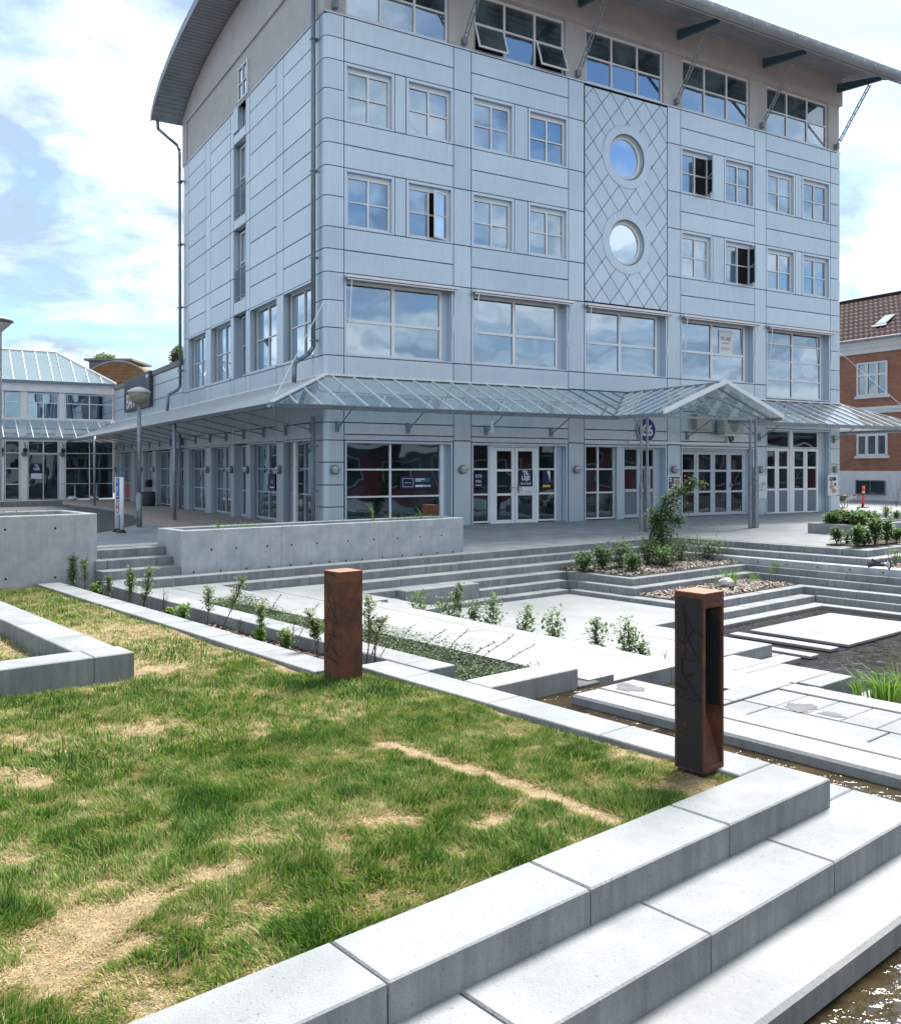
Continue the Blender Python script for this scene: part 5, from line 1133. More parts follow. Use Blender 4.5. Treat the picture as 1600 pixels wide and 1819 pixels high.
# purlin and wall brackets
for (p, q) in (((-1.4, -1.4), (SV, -1.4)), ((SG, -1.4), (22.4, -1.4)), ((-1.4, -1.4), (-1.4, 28.5))): beam(Bf(p[0], p[1], cz(1.4) - .06), Bf(q[0], q[1], cz(1.4) - .06), .04, .06, 'steel', 'purlin')
for s in (.35, 2.45, 5.0, 7.35, 13.0, 16.5, 20.6):
    g = M().tube(Bf(s, -.03, 2.66), Bf(s, -1.4, 3.36), .017, 6); b_ = part('wall_bracket', g, MT['steel'], can); part('bracket_plate', M().box(FF, s - .05, s + .05, -.05, -.001, 2.58, 2.86), MT['steel'], b_)
for k in range(15):
    t = .9 + 1.93 * k
    g = M().tube(Bf(-.03, t, 2.66), Bf(-1.95, t, 3.08), .017, 6); b_ = part('wall_bracket', g, MT['steel'], can); part('bracket_plate', M().box(LF, t - .05, t + .05, -.05, -.001, 2.56, 2.84), MT['steel'], b_)
part('tension_rod', M().tube(Bf(-.04, -.02, 5.95), Bf(-2.05, -2.0, 3.3), .010, 6), MT['white'], can)
part('tension_rod', M().tube(Bf(20.99, -.02, 6.0), Bf(23.0, -2.0, 3.3), .010, 6), MT['white'], can)
# gable over the entrance: ridge runs out from the wall
GS0, GS1, GC, GO, ZA = SV, SG, 10.25, 4.22, 4.02
def ridge(o): return Bf(GC, -o, ZA)
g0 = M()
for side, sx in ((0, GS0), (1, GS1)):
    # valley from wall/ridge start to eave corner
    ks = [2.2 + .42 * k for k in range(5)] + [GO]
    offs = [0.0, .44, .88, 1.32, 1.76, 2.2, 2.62, 3.04, 3.46, 3.88, GO]
    for p, q in zip(offs[:-1], offs[1:]):
        def low_pt(o):
            if o >= OV: return Bf(sx, -o, ZE - .0)
            # on the valley line between (GC,0,ZA) and (sx,-OV,ZE)
            k = o / OV; return Bf(GC + (sx - GC) * k, -o, ZA + (ZE - ZA) * k)
        A, B, C_, D_ = Vector(ridge(p)), Vector(ridge(q)), Vector(low_pt(q)), Vector(low_pt(p)); dz_ = Vector((0, 0, -.012))
        gpanel([tuple(v + dz_) for v in ((A, B, C_, D_) if p > 0 else (A, B, C_))])
        if p > 0: part('glazing_bar', bar(A, D_, .014), MT['white'], can)
    # main canopy glass between wall and valley
    n_ = 4
    for i in range(n_):
        k0, k1 = i / n_, (i + 1) / n_
        x0_, x1_ = sx + (GC - sx) * k0, sx + (GC - sx) * k1
        o0_, o1_ = OV * (1 - k0), OV * (1 - k1)
        gpanel([Bf(x0_, 0, ZW - .012), Bf(x1_, 0, ZW - .012), Bf(x1_, -o1_, cz(o1_) - .012), Bf(x0_, -o0_, cz(o0_) - .012)] if o1_ > .01 else [Bf(x0_, 0, ZW - .012), Bf(x1_, 0, ZW - .012), Bf(x0_, -o0_, cz(o0_) - .012)])
        part('glazing_bar', bar(Bf(x0_, 0, ZW), Bf(x0_, -o0_, cz(o0_)), .014), MT['steel'], can)
    beam(Bf(GC, -.02, ZA + .0), Bf(sx, -OV, ZE + .01), .05, .04, 'steel', 'valley')
    beam(Bf(GC, -GO, ZA + .02), Bf(sx + (.06 if side else -.06), -GO, ZE + .0), .05, .12, 'white', 'gable_barge')
    beam(Bf(sx, -OV, ZE - .06), Bf(sx, -GO, ZE - .06), .06, .10, 'galv', 'eave_beam')
    # truss frame behind the gable
    beam(Bf(sx, -GO + .35, ZE - .08), Bf(GC, -GO + .35, ZA - .12), .04, .05, 'galv', 'truss_chord')
    beam(Bf(sx + (GC - sx) * .15, -GO + .35, ZE - .10), Bf(GC, -GO + .35, ZA - .42), .04, .05, 'galv', 'truss_chord')
    for k in range(5):
        u = .18 + k * .16; A = Bf(sx + (GC - sx) * u, -GO + .35, ZE - .08 + (ZA - ZE - .04) * u); B = Bf(sx + (GC - sx) * (u + .08), -GO + .35, ZE - .12 + (ZA - ZE - .3) * u)
        part('truss_web', M().tube(A, B, .012, 5), MT['galv'], can)
beam(Bf(GC, 0, ZA + .01), Bf(GC, -GO, ZA + .01), .05, .03, 'steel', 'ridge_bar')
beam(Bf(GS0, -GO + .35, ZE - .1), Bf(GS1, -GO + .35, ZE - .1), .05, .05, 'galv', 'tie_beam')
# canopy posts
def post(s, t, z0, z1, r, label, twin=None):
    c = root('canopy_post', Bf(s, t, z0), label, 'post', 'steel posts carrying the glass canopy')
    part('shaft', M().tube(Bf(s, t, z0), Bf(s, t, z1), r, 14), MT['galv'], c, smooth=True); part('base_plate', M().tube(Bf(s, t, z0), Bf(s, t, z0 + .02), r * 1.7, 14), MT['galv'], c)
    return c
post(-2.25, 6.56, 0, ZE - .1, .055, 'round steel post under the left canopy edge, nearer the corner'); post(-2.5, 19.4, 0, ZE - .1, .055, 'round steel post under the left canopy edge, by the atrium')
def sqpost(s, t, label, z0=-.12):
    c = root('canopy_post', Bf(s, t, z0), label, 'post', 'square twin posts under the canopy gable')
    a_, b_ = inG(*Bf(s, t, 0)[:2])
    def q(x, y, z): return Bf(s + x, t + y, z)
    part('shaft', M().box(q, .05, .105, -.04, .02, z0, ZE - .1, .0), MT['galv'], c); part('sleeve', M().box(q, .015, .145, -.065, .065, z0, 1.65), MT['galv'], c)
    part('shaft', M().box(q, -.13, -.08, .0, .06, z0, ZE - .1), MT['galv'], c); part('sleeve', M().box(q, -.145, -.07, -.006, .076, z0, 1.2), MT['galv'], c)
    part('bracket', M().tube(q(.05, 0, 2.6), q(.05, .5, ZE - .12), .02, 6), MT['galv'], c)
    return c
sqpost(7.93, -3.45, 'twin square galvanised posts in front of the round blue number 66 sign'); sqpost(11.6, -4.0, 'twin square galvanised posts in front of the white letting sign, thicker lower sleeve')

# ------------------------------------------------------------------ texts and signs
def text(par, body, fn_origin, X, size, m, name='lettering', bold=0.0, align='CENTER', Y=(0, 0, 1)):
    cu_ = bpy.data.curves.new('t', 'FONT'); cu_.body = body; cu_.size = size; cu_.align_x = align; cu_.align_y = 'CENTER'; cu_.offset = bold; cu_.resolution_u = 3; cu_.space_line = .9
    to = bpy.data.objects.new('t', cu_); sc.collection.objects.link(to); dg = bpy.context.evaluated_depsgraph_get(); me = bpy.data.meshes.new_from_object(to.evaluated_get(dg)); bpy.data.objects.remove(to)
    O = Vector(fn_origin) - ORG[par.name]; X = Vector(X); Y = Vector(Y)
    for v in me.vertices: v.co = O + X * v.co.x + Y * v.co.y
    me.name = name; me.materials.clear(); me.materials.append(m); o = bpy.data.objects.new(name, me); sc.collection.objects.link(o); o.parent = par; ORG[o.name] = ORG[par.name]; return o
XU = (BU[0], BU[1], 0); XNV = (-BV[0], -BV[1], 0)
def sign(name, fn, x0, x1, z0, z1, o, m, label, cat='sign', th=.015):
    r0 = root(name, fn((x0 + x1) / 2, o, z0), label, cat); part('board', M().box(fn, x0, x1, o - th, o, z0, z1), MT[m], r0); return r0
MT['signblue'] = mat('enamel_blue', (0.02, 0.03, 0.20), 0.3)
# 66
s66 = root('number_sign', FF(11.15, -.08, 2.5), 'round dark blue sign with white number 66 behind the twin posts', 'sign')
part('disc', M().lathe(FF(11.15, -.04, 2.86), [(0, .02), (.40, .02), (.40, 0)], 36, X=XU, Y=(0, 0, 1), Z=XNV), MT['paper'], s66); part('disc', M().lathe(FF(11.15, -.04, 2.86), [(0, .025), (.375, .025), (.375, 0)], 36, X=XU, Y=(0, 0, 1), Z=XNV), MT['signblue'], s66)
text(s66, '66', FF(11.17, -.068, 2.83), XU, .50, MT['paper'], bold=.014)
# shop window sticker
r0 = sign('window_sticker', FF, 2.28, 3.28, 1.05, 1.40, .155, 'navy', 'dark navy banner sticker with white print in the big corner shop window'); 
g = M(); 
for a, b, c, d in ((2.36, 2.70, 1.33, 1.34), (2.36, 2.70, 1.10, 1.11), (2.36, 2.37, 1.11, 1.33), (2.69, 2.70, 1.11, 1.33)): g.box(FF, a, b, .137, .1385, c, d)
part('print_frame', g, MT['paper'], r0); part('print_line', M().box(FF, 2.42, 2.64, .137, .1385, 1.215, 1.225), MT['paper'], r0)
part('print_line', M().box(FF, 2.76, 3.06, .137, .1385, 1.30, 1.335), MT['paper'], r0); part('print_line', M().box(FF, 2.76, 2.95, .137, .1385, 1.25, 1.28), MT['paper'], r0); part('print_line', M().box(FF, 2.96, 3.22, .137, .1385, 1.25, 1.28), MT['teal_ink'], r0); part('print_line', M().box(FF, 3.07, 3.22, .137, .1385, 1.30, 1.335), MT['teal_ink'], r0); part('print_box', M().box(FF, 2.76, 3.03, .137, .1385, 1.10, 1.155), MT['paper'], r0)
for k in range(3): part('print_dot', M().lathe(FF(3.075 + k * .07, .1385, 1.127), [(0, .001), (.028, .001)], 12, X=XU, Y=(0, 0, 1), Z=XNV), MT['paper'], r0)
# posters and letting sign on the entrance glass
r0 = sign('window_poster', FF, 4.70, 4.98, 1.06, 1.47, .155, 'navy', 'small dark poster in the side light left of the white entrance doors'); part('print_frame', M().box(FF, 4.74, 4.94, .138, .1385, 1.36, 1.43), MT['paper'], r0); part('print_frame', M().box(FF, 4.755, 4.925, .137, .1375, 1.375, 1.415), MT['navy'], r0)
text(r0, '0 KR.', FF(4.84, .136, 1.24), XU, .085, MT['paper'], bold=.003); part('print_line', M().box(FF, 4.74, 4.94, .137, .1385, 1.12, 1.14), MT['paper'], r0)
r0 = sign('letting_sign', FF, 6.23, 6.74, 1.08, 1.58, .115, 'navy', 'dark blue sign reading TIL LEJE on the right leaf of the white entrance doors'); part('board', M().box(FF, 6.25, 6.73, .098, .114, .86, 1.075), MT['paper'], r0)
text(r0, 'TIL\nLEJE', FF(6.485, .097, 1.40), XU, .175, MT['paper'], bold=.006); text(r0, '98 12 40 80', FF(6.485, .097, 1.16), XU, .075, MT['paper'], bold=.002); text(r0, 'NORDICALS', FF(6.58, .096, .92), XU, .042, MT['ink'], bold=.001)
part('print_mark', M().box(FF, 6.28, 6.36, .096, .0965, .93, 1.01), MT['yellow'], r0)
r0 = sign('window_poster', FF, 7.14, 7.42, 1.12, 1.55, .155, 'navy', 'navy and yellow poster in the side light right of the white entrance doors'); part('print_line', M().box(FF, 7.13, 7.42, .137, .1385, 1.05, 1.115), MT['yellow'], r0)
part('print_shape', M().add([FF(7.30, .137, 1.54), FF(7.42, .137, 1.54), FF(7.42, .137, 1.2)], [(0, 1, 2)]), MT['paper'], r0)
# food posters
def poster(x0, x1, z0, z1, label, base, spots, lines):
    r0 = root('food_poster', FF((x0 + x1) / 2, -.02, z0), label, 'poster'); part('frame', M().box(FF, x0, x1, -.03, -.001, z0, z1), MT['white'], r0); part('print', M().box(FF, x0 + .04, x1 - .04, -.033, -.03, z0 + .04, z1 - .04), MT[base], r0)
    for (u, v, ru, rv) in spots:
        cx, cz_ = x0 + (x1 - x0) * u, z0 + (z1 - z0) * v; g = M(); g.add([FF(cx + ru * math.cos(k * .5236), -.0345, cz_ + rv * math.sin(k * .5236)) for k in range(12)], [tuple(range(12))]); part('food_picture', g, MT['food'], r0)
        g = M(); g.add([FF(cx - ru * 1.2, -.0338, cz_ - rv * 1.1), FF(cx + ru * 1.1, -.0338, cz_ - rv * 1.35), FF(cx + ru * 1.25, -.0338, cz_ + rv), FF(cx - ru, -.0338, cz_ + rv * 1.3)], [(0, 1, 2, 3)]); part('print_shape', g, MT['paper'], r0)
    for (u, v, w_, h, mm) in lines: part('print_line', M().box(FF, x0 + (x1 - x0) * u, x0 + (x1 - x0) * (u + w_), -.0352, -.0345, z0 + (z1 - z0) * v, z0 + (z1 - z0) * (v + h)), MT[mm], r0)
MT['slate'] = mat('slate_print', (0.05, 0.06, 0.08), 0.5)
poster(12.10, 12.68, .62, 1.38, 'dark poster with two food pictures on the pier left of the folding doors', 'slate', [(.72, .70, .14, .11), (.28, .24, .16, .12)], [(.12, .84, .2, .06, 'paper'), (.12, .74, .2, .06, 'paper'), (.1, .62, .3, .05, 'ink'), (.25, .46, .25, .05, 'paper'), (.55, .36, .3, .05, 'ink'), (.7, .18, .1, .05, 'paper')])
poster(20.25, 20.80, .60, 1.38, 'white framed food poster on the right corner of the building', 'paper', [(.35, .40, .12, .08), (.6, .22, .16, .09), (.35, .62, .07, .08)], [(.12, .72, .7, .16, 'navy'), (.2, .78, .35, .05, 'paper'), (.6, .45, .25, .16, 'ink')])
r0 = sign('letting_sign', FF, 16.25, 16.86, .55, 1.38, -.0, 'paper', 'white sign reading TIL LEJE on the pier between folding doors and tall doors', th=.03)
text(r0, 'TIL LEJE', FF(16.555, -.033, 1.08), XU, .15, MT['ink'], bold=.002); text(r0, 'KONTAKT', FF(16.555, -.033, .96), XU, .075, MT['ink']); text(r0, '23730731', FF(16.555, -.033, .85), XU, .10, MT['ink'])
r0 = sign('letting_sign', FF, 14.75, 15.40, 5.55, 6.42, .235, 'paper', 'white sign reading TIL LEJE in the fourth first floor window')
text(r0, 'TIL LEJE', FF(15.07, .217, 6.13), XU, .15, MT['ink'], bold=.003); text(r0, 'KONTAKT', FF(15.07, .217, 5.97), XU, .075, MT['ink']); text(r0, '23730731', FF(15.07, .217, 5.78), XU, .115, MT['ink'])
r0 = sign('window_poster', LF, 4.25, 4.85, .95, 1.45, .185, 'navy', 'dark poster in a left face window near the corner'); text(r0, '0 KR.', LF(4.5, .165, 1.2), (-BV[0], -BV[1], 0), .12, MT['paper']); part('print_line', M().box(LF, 4.3, 4.7, .167, .168, 1.02, 1.06), MT['paper'], r0)
r0 = sign('window_poster', LF, 14.6, 15.1, .95, 1.5, .185, 'navy', 'dark poster in the window beside the far downpipe')
# AC unit, box, white duct
ac = root('air_conditioner', FF(14.7, -.2, 2.75), 'white air conditioner unit on the wall under the canopy gable', 'air conditioner')
part('casing', M().box(FF, 14.35, 15.25, -.42, -.06, 2.78, 3.32, .02), MT['beige'], ac); g = M()
for k in range(9): g.box(FF, 14.30, 14.345, -.40, -.10, 2.84 + k * .05, 2.86 + k * .05)
part('louvres', g, MT['white'], ac, stuff=True); part('fan_grille', M().lathe(FF(14.8, -.425, 3.05), [(0, 0), (.2, 0), (.21, -.01)], 24, X=XU, Y=(0, 0, 1), Z=XNV), MT['lamp'], ac); part('bracket', M().box(FF, 14.3, 15.4, -.45, -.0, 2.73, 2.77), MT['white'], ac); part('hose', M().path([FF(14.9, -.1, 2.72), FF(14.95, -.1, 2.55), FF(15.1, -.08, 2.6), FF(15.1, -.05, 2.75)], .03, 8), MT['black'], ac)
bx = root('wall_box', FF(13.6, -.1, 2.9), 'grey electrical box on the wall left of the air conditioner', 'electrical box'); part('casing', M().box(FF, 13.25, 13.95, -.22, -.0, 2.92, 3.45, .01), MT['beige'], bx); part('latch', M().box(FF, 13.4, 13.43, -.235, -.22, 2.98, 3.05), MT['white'], bx); part('latch', M().box(FF, 13.8, 13.83, -.235, -.22, 2.98, 3.05), MT['white'], bx)
du = root('cable_duct', FF(12.5, -.05, 2.4), 'long white cable duct running above the doors to the air conditioner', 'duct'); part('duct', M().box(FF, 10.45, 14.85, -.08, -.0, 2.42, 2.50, .01), MT['white'], du); part('end_cap', M().box(FF, 10.40, 10.46, -.085, .0, 2.41, 2.51), MT['white'], du); part('elbow', M().box(FF, 14.86, 14.95, -.08, .0, 2.42, 2.8), MT['white'], du)
hl = root('hanging_light', Bf(5.0, -1.0, 2.7), 'short white tube light hanging under the front canopy', 'lamp'); part('tube', M().tube(Bf(4.82, -.6, 2.62), Bf(4.82, -.6, 2.98), .04, 10), MT['white'], hl); part('cord', M().tube(Bf(4.82, -.6, 2.98), Bf(4.82, -.6, 3.8), .006, 5), MT['black'], hl)
# BAN sign on the low wing
bs = root('shop_sign', LF(22, -.1, 4.3), 'dark glass shop sign box on the low wing partly hidden by the street lamp', 'sign')
part('box', M().box(LF, 19.6, 25.2, -.16, -.005, 4.42, 6.0), MT['slate'], bs); text(bs, 'BAN', LF(23.6, -.175, 4.85), (-BV[0], -BV[1], 0), .95, MT['paper'], bold=.02)
part('print_mark', M().ball(LF(19.9, -.17, 5.75), .1, 8, 6), MT['paper'], bs)
mb_ = root('mailbox', LF(20.0, -.1, .9), 'black mailbox on the low wing beside the grey door', 'mailbox'); part('body', M().box(LF, 19.75, 20.2, -.22, -.0, .78, 1.12, .01), MT['black'], mb_); part('flap', M().box(LF, 19.79, 20.16, -.23, -.22, 1.03, 1.07), MT['leadgrey'], mb_)
# ------------------------------------------------------------------ glass atrium at the end of the low wing
T0 = 28.67
def AF(s, o, z): return Bf(s, T0 + o, z)
at = root('glass_atrium', AF(-4, 0, 0), 'two storey glass atrium with hipped glass roof at the left edge', 'building')
part('floor_back', M().box(AF, -16, -.05, 5.5, 5.6, 0, 6), MT['doorpanel'], at); part('slab_edge', M().box(AF, -16, .0, .1, 5.5, 3.0, 3.15), MT['greyframe'], at)
for (a, b) in ((-16, -14.5), (-11.2, -10.6), (-8.2, -7.6), (-6.3, -5.28), (-4.54, -4.20), (-2.72, -2.44)):
    part('pier', M().box(AF, a, b, .0, .14, 0, 3.05), MT['white2'] if 'white2' in MT else MT['white'], at); part('pier', M().box(AF, a, b, .0, .14, 4.16, 5.55), MT['white'], at)
def aw(x0, x1, z0, z1, cols, rows, gl='atriumglass', nm='window', fr='white'): return window(AF, x0, x1, z0, z1, .04, cols, rows, .045, .045, par=at, glass=gl, frame=fr, name=nm)
for (x0, x1, c) in ((-14.45, -11.25, [.5]), (-10.55, -8.25, [.5]), (-7.55, -6.35, []), (-5.25, -4.56, []), (-4.18, -2.74, [.5]), (-2.42, -.03, [.5])):
    if (x0, x1) == (-4.18, -2.74):
        aw(x0, x1, 2.38, 3.05, [.5], [], 'glass_low'); d_ = aw(x0, x1, .02, 2.36, [.5], [], 'glass_low', 'door', 'greyframe')
        part('handle', M().tube(AF(-3.38, -.03, .85), AF(-3.38, -.03, 1.35), .02, 6), MT['galv'], d_)
    else: aw(x0, x1, .03, 3.05, c, [.265, .53, .79], 'glass_low')
    aw(x0, x1, 4.18, 5.50, c, [.62], 'glass_up')
part('cornice', M().box(AF, -16, .0, -.08, .14, 5.56, 5.75), MT['white'], at); part('gutter', M().box(AF, -16, .06, -.18, -.06, 5.98, 6.12), MT['pipe'], at); part('fascia', M().box(AF, -16, .0, -.02, .14, 5.76, 5.97), MT['white'], at)
def apane(pts, m='atriumglass'): part('roof_glass', M().add(pts, [tuple(range(len(pts)))]), MT[m], at)
RB, RZ, RS = 2.6, 7.92, -2.55
x = -16.0
while x < RS - .01:
    e = min(x + .62, RS); apane([AF(x, 0, 6.12), AF(e, 0, 6.12), AF(e, RB, RZ), AF(x, RB, RZ)]); part('glazing_bar', M().tube(AF(e, 0, 6.14), AF(e, RB, RZ + .02), .025, 6), MT['white'], at); x = e
k0 = 4
for k in range(k0):
    u0, u1 = k / k0, (k + 1) / k0; s0_, s1_ = RS + (.05 - RS) * u0, RS + (.05 - RS) * u1
    apane([AF(s0_, 0, 6.12), AF(s1_, 0, 6.12), AF(s1_, RB * (1 - u1), 6.12 + (RZ - 6.12) * (1 - u1)), AF(s0_, RB * (1 - u0), 6.12 + (RZ - 6.12) * (1 - u0))] if u1 < 1 else [AF(s0_, 0, 6.12), AF(s1_, 0, 6.12), AF(s0_, RB * (1 - u0), 6.12 + (RZ - 6.12) * (1 - u0))])
    part('glazing_bar', M().tube(AF(s0_, 0, 6.14), AF(s0_, RB * (1 - u0), 6.14 + (RZ - 6.12) * (1 - u0)), .025, 6), MT['white'], at)
part('hip_bar', M().tube(AF(RS, RB, RZ + .03), AF(.1, -.05, 6.14), .05, 6), MT['white'], at); part('ridge_bar', M().tube(AF(-16, RB, RZ + .03), AF(RS, RB, RZ + .03), .07, 6), MT['white'], at)
apane([AF(-16, RB, RZ), AF(RS, RB, RZ), AF(RS, 5.5, 6.12), AF(-16, 5.5, 6.12)]); apane([AF(RS, RB, RZ), AF(.05, 0, 6.12), AF(.05, 5.5, 6.12), AF(RS, 5.5, 6.12)])
part('rear_shed', M().box(AF, -16, .3, 3.2, 5.4, 6.0, 6.3), MT['soffit'], at)
# lower glass skirt
x = -16.0
while x < -.05:
    e = min(x + .66, -.02); o1 = 1.9; ex = min(e, -.02)
    apane([AF(x, 0, 4.12), AF(e, 0, 4.12), AF(e, -o1, 3.14), AF(x, -o1, 3.14)]); part('glazing_bar', M().tube(AF(e, 0, 4.13), AF(e, -o1, 3.15), .02, 6), MT['white'], at); x = e
part('wall_flashing', M().box(AF, -16, 0, -.05, .0, 4.10, 4.17), MT['white'], at); part('skirt_gutter', M().box(AF, -16, -2.3, -2.05, -1.9, 3.03, 3.13), MT['pipe'], at)
for s_, lb in ((-5.45, 'black wall lamp on the left atrium pier'), (-4.37, 'black wall lamp between the side light and the atrium door'), (-2.58, 'black wall lamp right of the atrium door')):
    r0 = root('lantern', AF(s_, -.15, 2.3), lb, 'lamp', 'black lanterns on the atrium piers'); part('arm', M().path([AF(s_, .0, 2.95), AF(s_ + .02, -.22, 2.85), AF(s_ + .04, -.24, 2.68)], .02, 6), MT['black'], r0); part('shade', M().ball(AF(s_ + .04, -.24, 2.56), .12, 10, 8), MT['black'], r0); part('body', M().ball(AF(s_, -.12, 2.36), .14, 10, 8), MT['leadgrey'], r0)
r0 = root('letting_sign', AF(-3.9, .0, .8), 'dark TIL LEJE sign with white strip on the atrium door', 'sign'); part('board', M().box(AF, -4.04, -3.52, .02, .035, 1.38, 1.88), MT['navy'], r0); part('board', M().box(AF, -4.04, -3.52, .02, .035, 1.10, 1.37), MT['paper'], r0); text(r0, 'TIL\nLEJE', AF(-3.78, .015, 1.68), XU, .17, MT['paper'], bold=.005); text(r0, 'NORDICALS', AF(-3.74, .015, 1.23), XU, .05, MT['ink'])
# tables on white feet outside the atrium
for s_, lb in ((-2.2, 'outdoor cafe table with white round foot, left one by the atrium'), (-1.15, 'outdoor cafe table with white round foot, right one by the atrium')):
    r0 = root('parasol_base', AF(s_, -.9, 0), lb, 'table', 'tables on white feet'); part('foot', M().ball(AF(s_, -.9, .10), .26, 14, 8, .45), MT['white'], r0, smooth=True); part('pole', M().tube(AF(s_ + .12, -.9, .1), AF(s_ + .12, -.9, .82), .04, 8), MT['greyframe'], r0); part('table_top', M().box(AF, s_ - .5, s_ + .55, -1.3, -.6, .82, .85), MT['doorpanel'], r0)
# barrel roofed building, grey plant room, trees beyond the low wing
def far(px, py, Y): return ((px - 800) / 1610.0 * Y, Y, EYE - (py - 833) * Y / 1610.0)
br_ = root('barrel_roof_building', far(210, 833, 62), 'building with brown shingled barrel roof rising behind the low wing', 'building')
c = Vector(far(208, 735, 62)); g = M(); n = 18; v = []
for yy in (0, 12):
    for k in range(n + 1):
        th = R(12) + (math.pi - R(24)) * k / n; v.append(c + Vector((math.cos(th) * 2.35, yy, math.sin(th) * 1.85 + 1.75)))
g.add(v, [(k, k + 1, n + 2 + k, n + 1 + k) for k in range(n)] + [tuple(range(n + 1))]); part('roof', g, MT['orangetile'], br_)
g = M()
for k in range(n): g.tube(v[k], v[k + 1], .07, 5)
part('verge', g, MT['concrete2'], br_); part('wall', M().add([c + Vector((-2.3, .1, 2.1)), c + Vector((2.3, .1, 2.1)), c + Vector((2.3, .1, -6)), c + Vector((-2.3, .1, -6))], [(0, 1, 2, 3)]), MT['brick'], br_)
pr = root('plant_room', far(175, 700, 66), 'flat grey plant room beside the barrel roof', 'building'); P0 = far(158, 700, 66); part('box', M().box(lambda x, y, z: (P0[0] + x, P0[1] + y, z), 0, 2.6, 0, 4, 3, far(0, 637, 66)[2] - .15), MT['leadgrey'], pr); part('roof_slab', M().box(lambda x, y, z: (P0[0] + x, P0[1] + y, z), -.3, 3.2, -.2, 4.2, far(0, 637, 66)[2] - .14, far(0, 637, 66)[2]), MT['concrete2'], pr)

# ------------------------------------------------------------------ brick house on the right
HX, HY = 22.4, 45.0
def HF(k, o, z): return (HX + BV[0] * k + BU[0] * o, HY + BV[1] * k + BU[1] * o, z)
hs_ = root('brick_house', HF(0, 0, 0), 'red brick house with dark tiled roof and white basement at the right edge', 'house')
part('wall', M().box(HF, -9, 12, 0, .35, 1.5, 7.55), MT['brick'], hs_); part('wall', M().box(HF, -9, -8.7, .35, 8, 1.5, 7.55), MT['brick'], hs_)
part('basement', M().box(HF, -9.02, 12, -.03, .4, -.6, 1.499), mat('white_render', (0.90, 0.91, 0.92), 0.9, (0.84, 0.85, 0.86), 2), hs_)
for (z0, z1, o) in ((7.551, 7.80, -.10), (7.801, 8.0, -.22), (8.001, 8.15, -.36)): part('cornice', M().box(HF, -9.1, 12, o, .3, z0, z1), MT['white'], hs_)
for (z0, z1, o) in ((4.45, 4.62, -.05), (4.621, 4.78, -.10)): part('belt_course', M().box(HF, -9.05, 12, o, .0, z0, z1), MT['white'], hs_)
# tiled roof with real tile relief
NK, NR = 70, 11; g = M(); v = []; RH, RD = 11.24 - 8.2, 4.3
cols_ = NK * 4; rows_ = NR * 2
for j in range(rows_ + 1):
    for i in range(cols_ + 1):
        k = -9 + 21.0 * i / cols_; fr2 = j / rows_; row_f = (fr2 * NR) % 1.0 if j % 2 else (0.0)
        lift = .045 * (1 - abs(math.sin(math.pi * i / 4)) ** 1.0) + (.07 if j % 2 == 0 else 0.0)
        v.append(HF(k, -.42 + (RD + .42) * fr2, 8.18 + RH * fr2 + lift))
g.add(v, [(j * (cols_ + 1) + i, j * (cols_ + 1) + i + 1, (j + 1) * (cols_ + 1) + i + 1, (j + 1) * (cols_ + 1) + i) for j in range(rows_) for i in range(cols_)])
rf2 = part('roof_tiles', g, MT['rooftile'], hs_, stuff=True)
part('ridge_tiles', M().tube(HF(-9, RD, 8.22 + RH), HF(12, RD, 8.22 + RH), .12, 8), MT['rooftile'], hs_); part('roof_back', M().quad(HF(-9, RD, 8.2 + RH), HF(12, RD, 8.2 + RH), HF(12, 2 * RD, 8.2), HF(-9, 2 * RD, 8.2)), MT['rooftile'], hs_)
part('gutter', M().tube(HF(-9, -.48, 8.2), HF(12, -.48, 8.2), .07, 8), MT['galv'], hs_)
def hwin(k0, k1, z0, z1, tr):
    w_ = window(HF, k0, k1, z0, z1, -.09, [1 / 3, 2 / 3], tr, .09, .12, par=hs_, glass='glass_top', frame='white', dep=.1); part('sill', M().box(HF, k0 - .12, k1 + .12, -.10, -.001, z0 - .13, z0 - .005), MT['white'], w_)
    for side in range(10): pass
for kk in (0.75, -2.6, -6.0, 4.1, 7.4):
    hwin(kk, kk + 1.7, 5.36, 7.08, [.62]); hwin(kk, kk + 1.7, 2.28, 4.0, [.62])
    w_ = window(HF, kk + .1, kk + 1.75, .30, 1.02, -.10, [.5], [], .05, .05, par=hs_, glass='glass_low', frame='doorbrown' if 'doorbrown' in MT else 'leadgrey')
    # rooflight
    def RL(x, y, zoff): f = y; return HF(x, -.42 + (RD + .42) * f, 8.18 + RH * f + .12 + zoff)
    g = M(); r_ = part('rooflight', g.box(RL, kk + .62, kk + 1.22, .24, .43, 0, .06), MT['leadgrey'], hs_); part('pane', M().quad(RL(kk + .68, .27, .065), RL(kk + 1.16, .27, .065), RL(kk + 1.16, .41, .065), RL(kk + .68, .41, .065)), MT['glass_blind'], r_); part('flashing', M().box(RL, kk + .52, kk + 1.32, .215, .24, 0, .04), MT['galv'], r_)
for (k_, z_) in ((-.35, 1.17),): part('vent_grille', M().box(HF, k_, k_ + .25, -.045, -.03, z_, z_ + .1), MT['leadgrey'], hs_)

